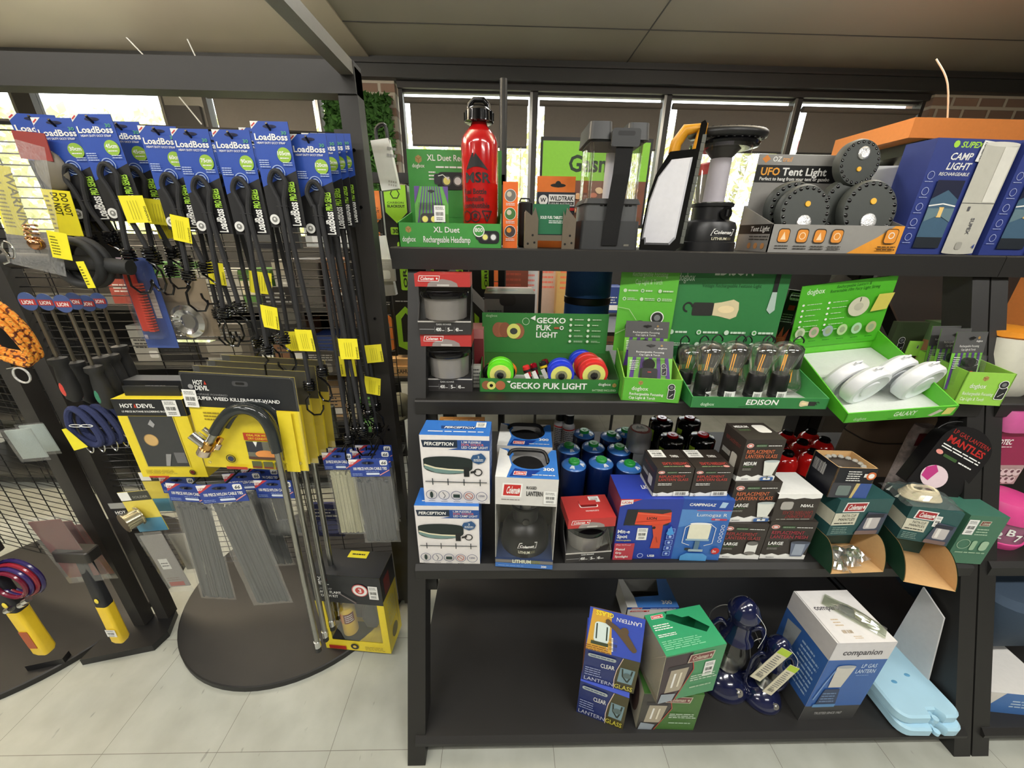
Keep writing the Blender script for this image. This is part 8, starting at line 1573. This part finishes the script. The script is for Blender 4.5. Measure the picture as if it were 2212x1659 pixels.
# orange display head at the right
t = thing('orange_display', 'orange topped display with a black light strip, beyond the camp light cartons', 'display', TR(2.12, 2.25, 0)); b = MB(); OW = mat((222, 138, 72), .5, kind='orange_board'); b.box((0, 0, 2.06), (1.6, .5, 2.15), OW); part(b, 'header', t); b = MB(); b.box((.12, .02, 2.0), (1.58, .46, 2.06), BLACKP); b.box((.14, .01, 2.035), (1.5, .02, 2.045), mat((250, 246, 220), .4, kind='strip_lamp', emit=1.5)); part(b, 'light_strip', t)
b = MB(); b.box((.3, .40, 0), (.34, .46, 2.06), BLACKP); part(b, 'side_post', t); b = MB(); b.box((1.54, .03, 0), (1.6, .47, 2.06), OW); part(b, 'side_panel', t)
b = MB(); b.box((.5, .40, 1.6), (1.54, .46, 2.0), P(226, 224, 190)); b.box((.5, .40, 0), (1.54, .46, 1.6), mat((52, 48, 46), .7, kind='back_panel')); part(b, 'back_panel', t)
b = MB(); b.tube(smooth_path([(0, 0, 0), (.10, -.02, -.12), (.22, 0, -.34)], 5), .004, P(190, 180, 160), 6); b.build('cable', M=TR(2.45, 2.6, 2.52), label='pale cable hanging from the bulkhead above the orange display', cat='cable')
for i, (pts, lab) in enumerate(((((-2.85, 3.6, 2.895), (-2.7, 3.6, 2.72), (-2.45, 3.6, 2.35)), 'thin white cord hanging from the ceiling beside the left blind'), (((-2.4, 3.6, 2.895), (-2.35, 3.6, 2.72), (-2.28, 3.6, 2.62), (-2.2, 3.6, 2.58)), 'short white cord loop by the left blind'))):
    b = MB(); b.tube(list(pts), .005, WH, 6); b.build('white_string', label=lab, cat='string')
# red-lettered board outside
b = MB(); b.box((0, 0, 0), (.95, .02, .30), WH); p = b.face('front', (0, 0, 0), (.95, .02, .30)); p.rect(.40, .60, .52, .95, P(200, 50, 60)); p.ring(.70, .62, .34, .05, P(200, 60, 70)); [p.rect(.06 + .08 * k, .66, .10 + .08 * k, .95, P(200, 50, 60)) for k in range(4)]
b.build('outdoor_sign', M=TR(3.3, 4.9, 2.32), label='white sign with red marks outside the rightmost window', cat='sign')
b = MB(); b.tube([(3.75, 4.92, -.1), (3.75, 4.92, 2.35)], .03, ALU, 8); b.build('sign_post', label='metal post carrying the white sign outside the window', cat='post')
# rear shelving on the left, seen through the grid
def rear_shelf(x0, x1, y0, y1, zs, label, back=True):
    t = thing('rear_shelf', label, 'shelf', TR((x0 + x1) / 2, (y0 + y1) / 2, 0)); bx, by = (x0 + x1) / 2, (y0 + y1) / 2
    for z in zs: b = MB(); b.M = TR(-bx, -by, 0); b.box((x0, y0, z - .025), (x1, y1, z), BEAMP); part(b, 'board', t)
    if back: b = MB(); b.M = TR(-bx, -by, 0); b.box((x0, y1, 0), (x1, y1 + .02, zs[-1] + .35), mat((44, 43, 42), .7, kind='back_panel')); part(b, 'back_panel', t)
    for x in (x0, x1 - .04):
        b = MB(); b.M = TR(-bx, -by, 0); b.box((x, y0, 0), (x + .04, y0 + .04, zs[-1] + .3), BEAMP); part(b, 'upright', t)
    return t
rear_shelf(-3.6, -.72, 2.0, 2.4, (.12, .50, .85, 1.18), 'dark rear shelving seen through the wire grid on the left')
rear_shelf(-.62, 3.4, 3.1, 3.5, (.12, .55, .95), 'dark low rear shelving under the windows behind the shelf unit', True)
pal = [('white', (216, 214, 208)), ('pale grey', (170, 168, 160)), ('tan', (190, 158, 116)), ('black', (30, 30, 32)), ('dark grey', (80, 78, 76)), ('dull red', (150, 70, 60)), ('blue', (50, 70, 130)), ('cream', (214, 204, 176)), ('brown', (120, 86, 60)), ('green', (80, 120, 60))]
rnd = random.Random(12); bn = {.12: 'lowest', .50: 'second', .85: 'third', 1.18: 'top', .55: 'middle', .95: 'upper'}
def stock_row(x0, x1, y, z, seed, where, hmax):
    r = random.Random(seed); x = x0; k = 0; prev = 'the upright'; used = {}
    while x < x1 - .1:
        w = r.uniform(.12, .28); h = r.uniform(.55, 1) * hmax; nm, c = r.choice(pal)
        used[nm] = used.get(nm, 0) + 1
        b = MB(); b.box((0, 0, 0), (w - .012, .2, h), P(*c)); p = b.face('front', (0, 0, 0), (w - .012, .2, h)); c2 = r.choice(pal)[1]; p.rect(0, r.choice((.0, .7)), 1, r.choice((.3, 1.0)), P(*c2)) if r.random() < .5 else None; p.lines(.1, .35, .8, .65, 3, P(*r.choice(((60, 60, 60), (220, 220, 215)))), seed=k); p.rr(.55, .1, .9, .3, .04, WH) if r.random() < .5 else None
        b.build('stock_carton', M=TR(x, y + r.uniform(0, .06), z), label='%s carton by %s, %s board of %s' % (nm, prev, bn[z], where), cat='box'); x += w; k += 1; prev = 'the ' + nm + ' one' + ('' if used[nm] == 1 else ' there')
    return k
for z, hm in ((.50, .26), (.85, .25), (1.18, .26)): stock_row(-2.1, -.8, 2.02, z, int(z * 100), 'the rear shelving', hm)
for z, hm in ((.55, .3), (.95, .22)): stock_row(-.55, 1.5, 3.12, z, int(z * 77), 'the window shelving', hm)
# tall black packs with lime or orange ends
def tall_pack(x, y, zt, w, h, col, label, art=True):
    t = thing('body_board_pack', label, 'tall pack', TR(x, y, zt - h), None); b = MB(); b.box((0, 0, 0), (w, .05, h), BK); p = b.face('front', (0, 0, 0), (w, .05, h)); C_ = P(*col)
    p.poly([(.06, .86), (.5, .80), (.94, .86), (.94, 1), (.06, 1)], C_); p.ring(.5, .955, .028, .006, BK, 6); p.text('CARBON', .16, .905, .010, BK, w=.66); p.text('BLACKOUT', .16, .885, .013, BK, w=.7, bold=.03); p.rr(.2, .74, .8, .78, .006, C_); p.text('30D', .28, .748, .022, BK, w=.4, bold=.03)
    p.rr(.42, .42, .76, .70, .01, C_); p.text('ORIGINAL', .70, .43, .05, BK, rot=90, w=2.9 * .76 * .34 / .33 if 0 else None, bold=.03, sp=.9) if 0 else p.text('ORIGINAL', .70, .435, .022, BK, rot=90, bold=.03, sp=2.4)
    p.poly([(.05, .06), (.5, .03), (.95, .06), (.95, .26), (.5, .32), (.05, .26)], C_); p.poly([(.28, .09), (.72, .09), (.72, .24), (.5, .28), (.28, .24)], BK); p.lines(.1, .345, .9, .36, 1, P(180, 180, 180)); part(b, 'pack', t); return t
LG = (150, 206, 50)
tall_pack(-.515, 1.75, 1.74, .105, .74, LG, 'tall black pack with lime ends hanging right of the steel post')
tall_pack(-.63, 1.78, 1.72, .10, .74, (226, 130, 60), 'tall black pack with orange ends behind the steel post')
tall_pack(-.40, 1.78, 1.72, .10, .70, LG, 'tall black pack with lime ends behind the left leg of the shelf unit')
tall_pack(-.27, 1.812, 1.66, .10, .60, LG, 'tall black pack with a lime ORIGINAL label above the red pot boxes')
tall_pack(-.15, 1.812, 1.66, .10, .60, LG, 'tall black pack with a lime ORIGINAL label left of the pink carton')
t = thing('wire_rail', 'black wire rail panel with white packs behind the tall black packs', 'rail', TR(-.75, 1.86, 0)); b = MB(); b.box((0, 0, 1.76), (.75, .03, 1.80), BLACKP); mesh_panel(b, 0, .75, .02, .02, .8, 1.76, .06, .06); part(b, 'wire_panel', t)
b = MB(); b.box((0, 0, 0), (.03, .03, 1.8), BLACKP); part(b, 'post', t); b = MB(); b.box((.72, 0, 0), (.75, .03, 1.8), BLACKP); part(b, 'post', t)
q = at(815, 320, y=1.45); b = MB(); b.box((0, 0, 0), (.06, .03, .15), P(226, 226, 222), M=RY(-8)); p = Panel(b, (0, -.0005, 0), (1, 0, -.14), (.14, 0, 1), .075, .2); [p.rect(.3 + .1 * (k % 4), .1 + .05 * (k // 4), .36 + .1 * (k % 4), .13 + .05 * (k // 4), P(180, 176, 170)) for k in range(8)]; p.lines(.2, .5, .6, .7, 2, P(170, 170, 170)); b.build('white_pack', M=TR(q.x, 1.45, at(815, 412, y=1.45).z), label='white narrow pack tilted behind the steel post', cat='pack')
b = MB(); b.tube(smooth_path([(0, 0, .0), (.0, 0, .05), (.03, 0, .06), (.035, 0, .0)], 4), .006, BLACKP, 8); b.build('black_loop_handle', M=TR(q.x, 1.46, at(815, 330, y=1.45).z + .02), label='black loop handle above the tilted white pack', cat='handle')
b = MB(); b.box((0, 0, 0), (.05, .03, .22), P(236, 236, 232), M=RY(-6)); b.build('white_pack', M=TR(at(828, 640, y=1.5).x, 1.5, at(828, 640, y=1.5).z), label='long white pack hanging lower between the post and the black packs', cat='pack')
b = MB(); b.box((0, 0, 0), (.12, .08, .05), KRAFT); b.face('front', (0, 0, 0), (.12, .08, .05)).text('KAHU', .3, .3, .4, P(60, 50, 40), w=.5, bold=.04); b.box((.0, .01, .05), (.12, .08, .085), KRAFT); b.build('kraft_carton', M=TR(-.56, 1.72, .90), label='brown card packs marked KAHU under the black lime pack', cat='box')
b = MB(); b.box((-.10, 0, 0), (.2, .16, .02), BEAMP); b.build('small_shelf', M=TR(-.56, 1.70, .878), label='small dark shelf carrying the KAHU packs', cat='shelf')
b = MB(); b.ball((0, 0, .06), (.07, .07, .07), mat((120, 118, 100), .9, kind='camouflage', scale=30, var=.5)); b.ball((-.01, -.06, .035), (.055, .05, .008), mat((90, 88, 76), .9, kind='camouflage_peak', scale=30, var=.5)); b.build('camouflage_cap', M=TR(-.50, 1.62, .72), label='grey green camouflage cap hanging behind the shelf leg', cat='cap')
# tripod and blue dish behind the puk tray
t = thing('tripod', 'small black tripod stove stand in a blue dish behind the puk tray', 'tripod', TR(at(1192, 660, y=1.46).x, 1.46, SH2)); b = MB(); b.lathe([(0, 0), (.085, 0), (.10, .025), (.096, .028), (.08, .008), (0, .008)], mat((30, 56, 130), .3, kind='blue_enamel'), 32); part(b, 'dish', t)
for a in (200, 340, 90): b = MB(); b.tube([(0, 0, .15), (.05 * cos(radians(a)), .05 * sin(radians(a)), .015)], .0035, BLACKP, 8); part(b, 'leg', t)
b = MB(); b.tube([(0, 0, .14), (0, 0, .17), (.008, 0, .178), (.012, 0, .17)], .003, BLACKP, 8); b.tube([(-.035, 0, .155), (.045, .01, .152)], .0025, BLACKP, 6); part(b, 'hook', t)
# clutter seen between the shelves
for (u0, v0, u1, v1, y, c, nm, lab, cat_) in ((1080, 575, 1140, 630, 2.5, (122, 66, 50), 'brown_carton', 'brown carton behind the pink-topped stove carton', 'box'), (1060, 600, 1082, 640, 2.4, (226, 120, 60), 'orange_carton', 'orange carton edge left of the brown carton', 'box'), (1160, 572, 1205, 640, 2.7, (226, 200, 180), 'striped_roll', 'pale striped rolls standing behind the tripod', 'roll'), (1206, 570, 1232, 645, 2.6, (220, 180, 110), 'yellow_board', 'yellow board edge left of the blue bag', 'board'), (1135, 580, 1160, 650, 2.6, (230, 228, 224), 'white_board', 'white board leaning behind the tripod', 'board'), (975, 560, 1030, 640, 2.3, (40, 36, 34), 'dark_helmet_box', 'dark rounded carton behind the upper pot box', 'box')):
    a, e = at(u0, v0, y=y), at(u1, v1, y=y); b = MB(); w = e.x - a.x; zb = .97 if y > 2.0 else SH2; b.box((0, 0, 0), (w, .1, a.z - zb + .06), P(*c)); p = b.face('front', (0, 0, 0), (w, .1, a.z - zb + .06)); p.lines(.2, .5, .8, .8, 4, P(min(255, c[0] + 30), c[1] // 2 + 40, c[2] // 2 + 30)); b.build(nm, M=TR(a.x, y, zb), label=lab, cat=cat_)
rear_shelf(-.2, 1.0, 2.38, 2.9, (.5, .97), 'low rear table with mixed cartons behind the shelf unit', False)
# goods on the rear grid of the left stand
for (u, v, y, w, h, c, lab) in ((690, 880, 1.45, .11, .15, (74, 78, 70), 'dark green headlamp pack on the rear grid'), (800, 862, 1.45, .10, .16, (90, 150, 70), 'green and purple headlamp pack on the rear grid'), (700, 470, 1.48, .16, .10, (206, 208, 206), 'white plastic pack on the rear grid beside the long cords'), (820, 560, 1.48, .10, .08, (200, 198, 190), 'pale pack on the rear grid by the right post'), (740, 640, 1.48, .14, .12, (120, 96, 90), 'brownish pack on the rear grid behind the long cords'), (810, 700, 1.48, .10, .12, (150, 146, 138), 'grey pack on the rear grid by the right post'), (690, 760, 1.48, .12, .10, (90, 86, 84), 'dark grey pack on the rear grid'), (600, 620, 1.48, .14, .16, (60, 58, 58), 'black pack on the rear grid behind the cords'), (470, 700, 1.48, .2, .14, (130, 122, 110), 'beige pack on the rear grid behind the chrome fittings'), (350, 820, 1.48, .18, .10, (150, 148, 140), 'pale stacked pack on the rear grid above the soldering box'), (560, 420, 1.48, .22, .18, (50, 50, 52), 'dark pack on the rear grid behind the cards'), (700, 1090, 1.48, .14, .2, (40, 46, 90), 'dark blue pack low on the rear grid')):
    q = at(u, v, y=y); b = MB(); b.box((-w / 2, 0, -h), (w / 2, .02, 0), P(*c)); p = b.face('front', (-w / 2, 0, -h), (w / 2, .02, 0)); p.lines(.1, .6, .9, .9, 3, P(210, 210, 205), seed=int(u)); p.rr(.15, .1, .85, .5, .1, P(min(255, c[0] + 60), min(255, c[1] + 60), min(255, c[2] + 55))); b.build('hanging_pack', M=Matrix.Translation(q), label=lab, cat='pack')
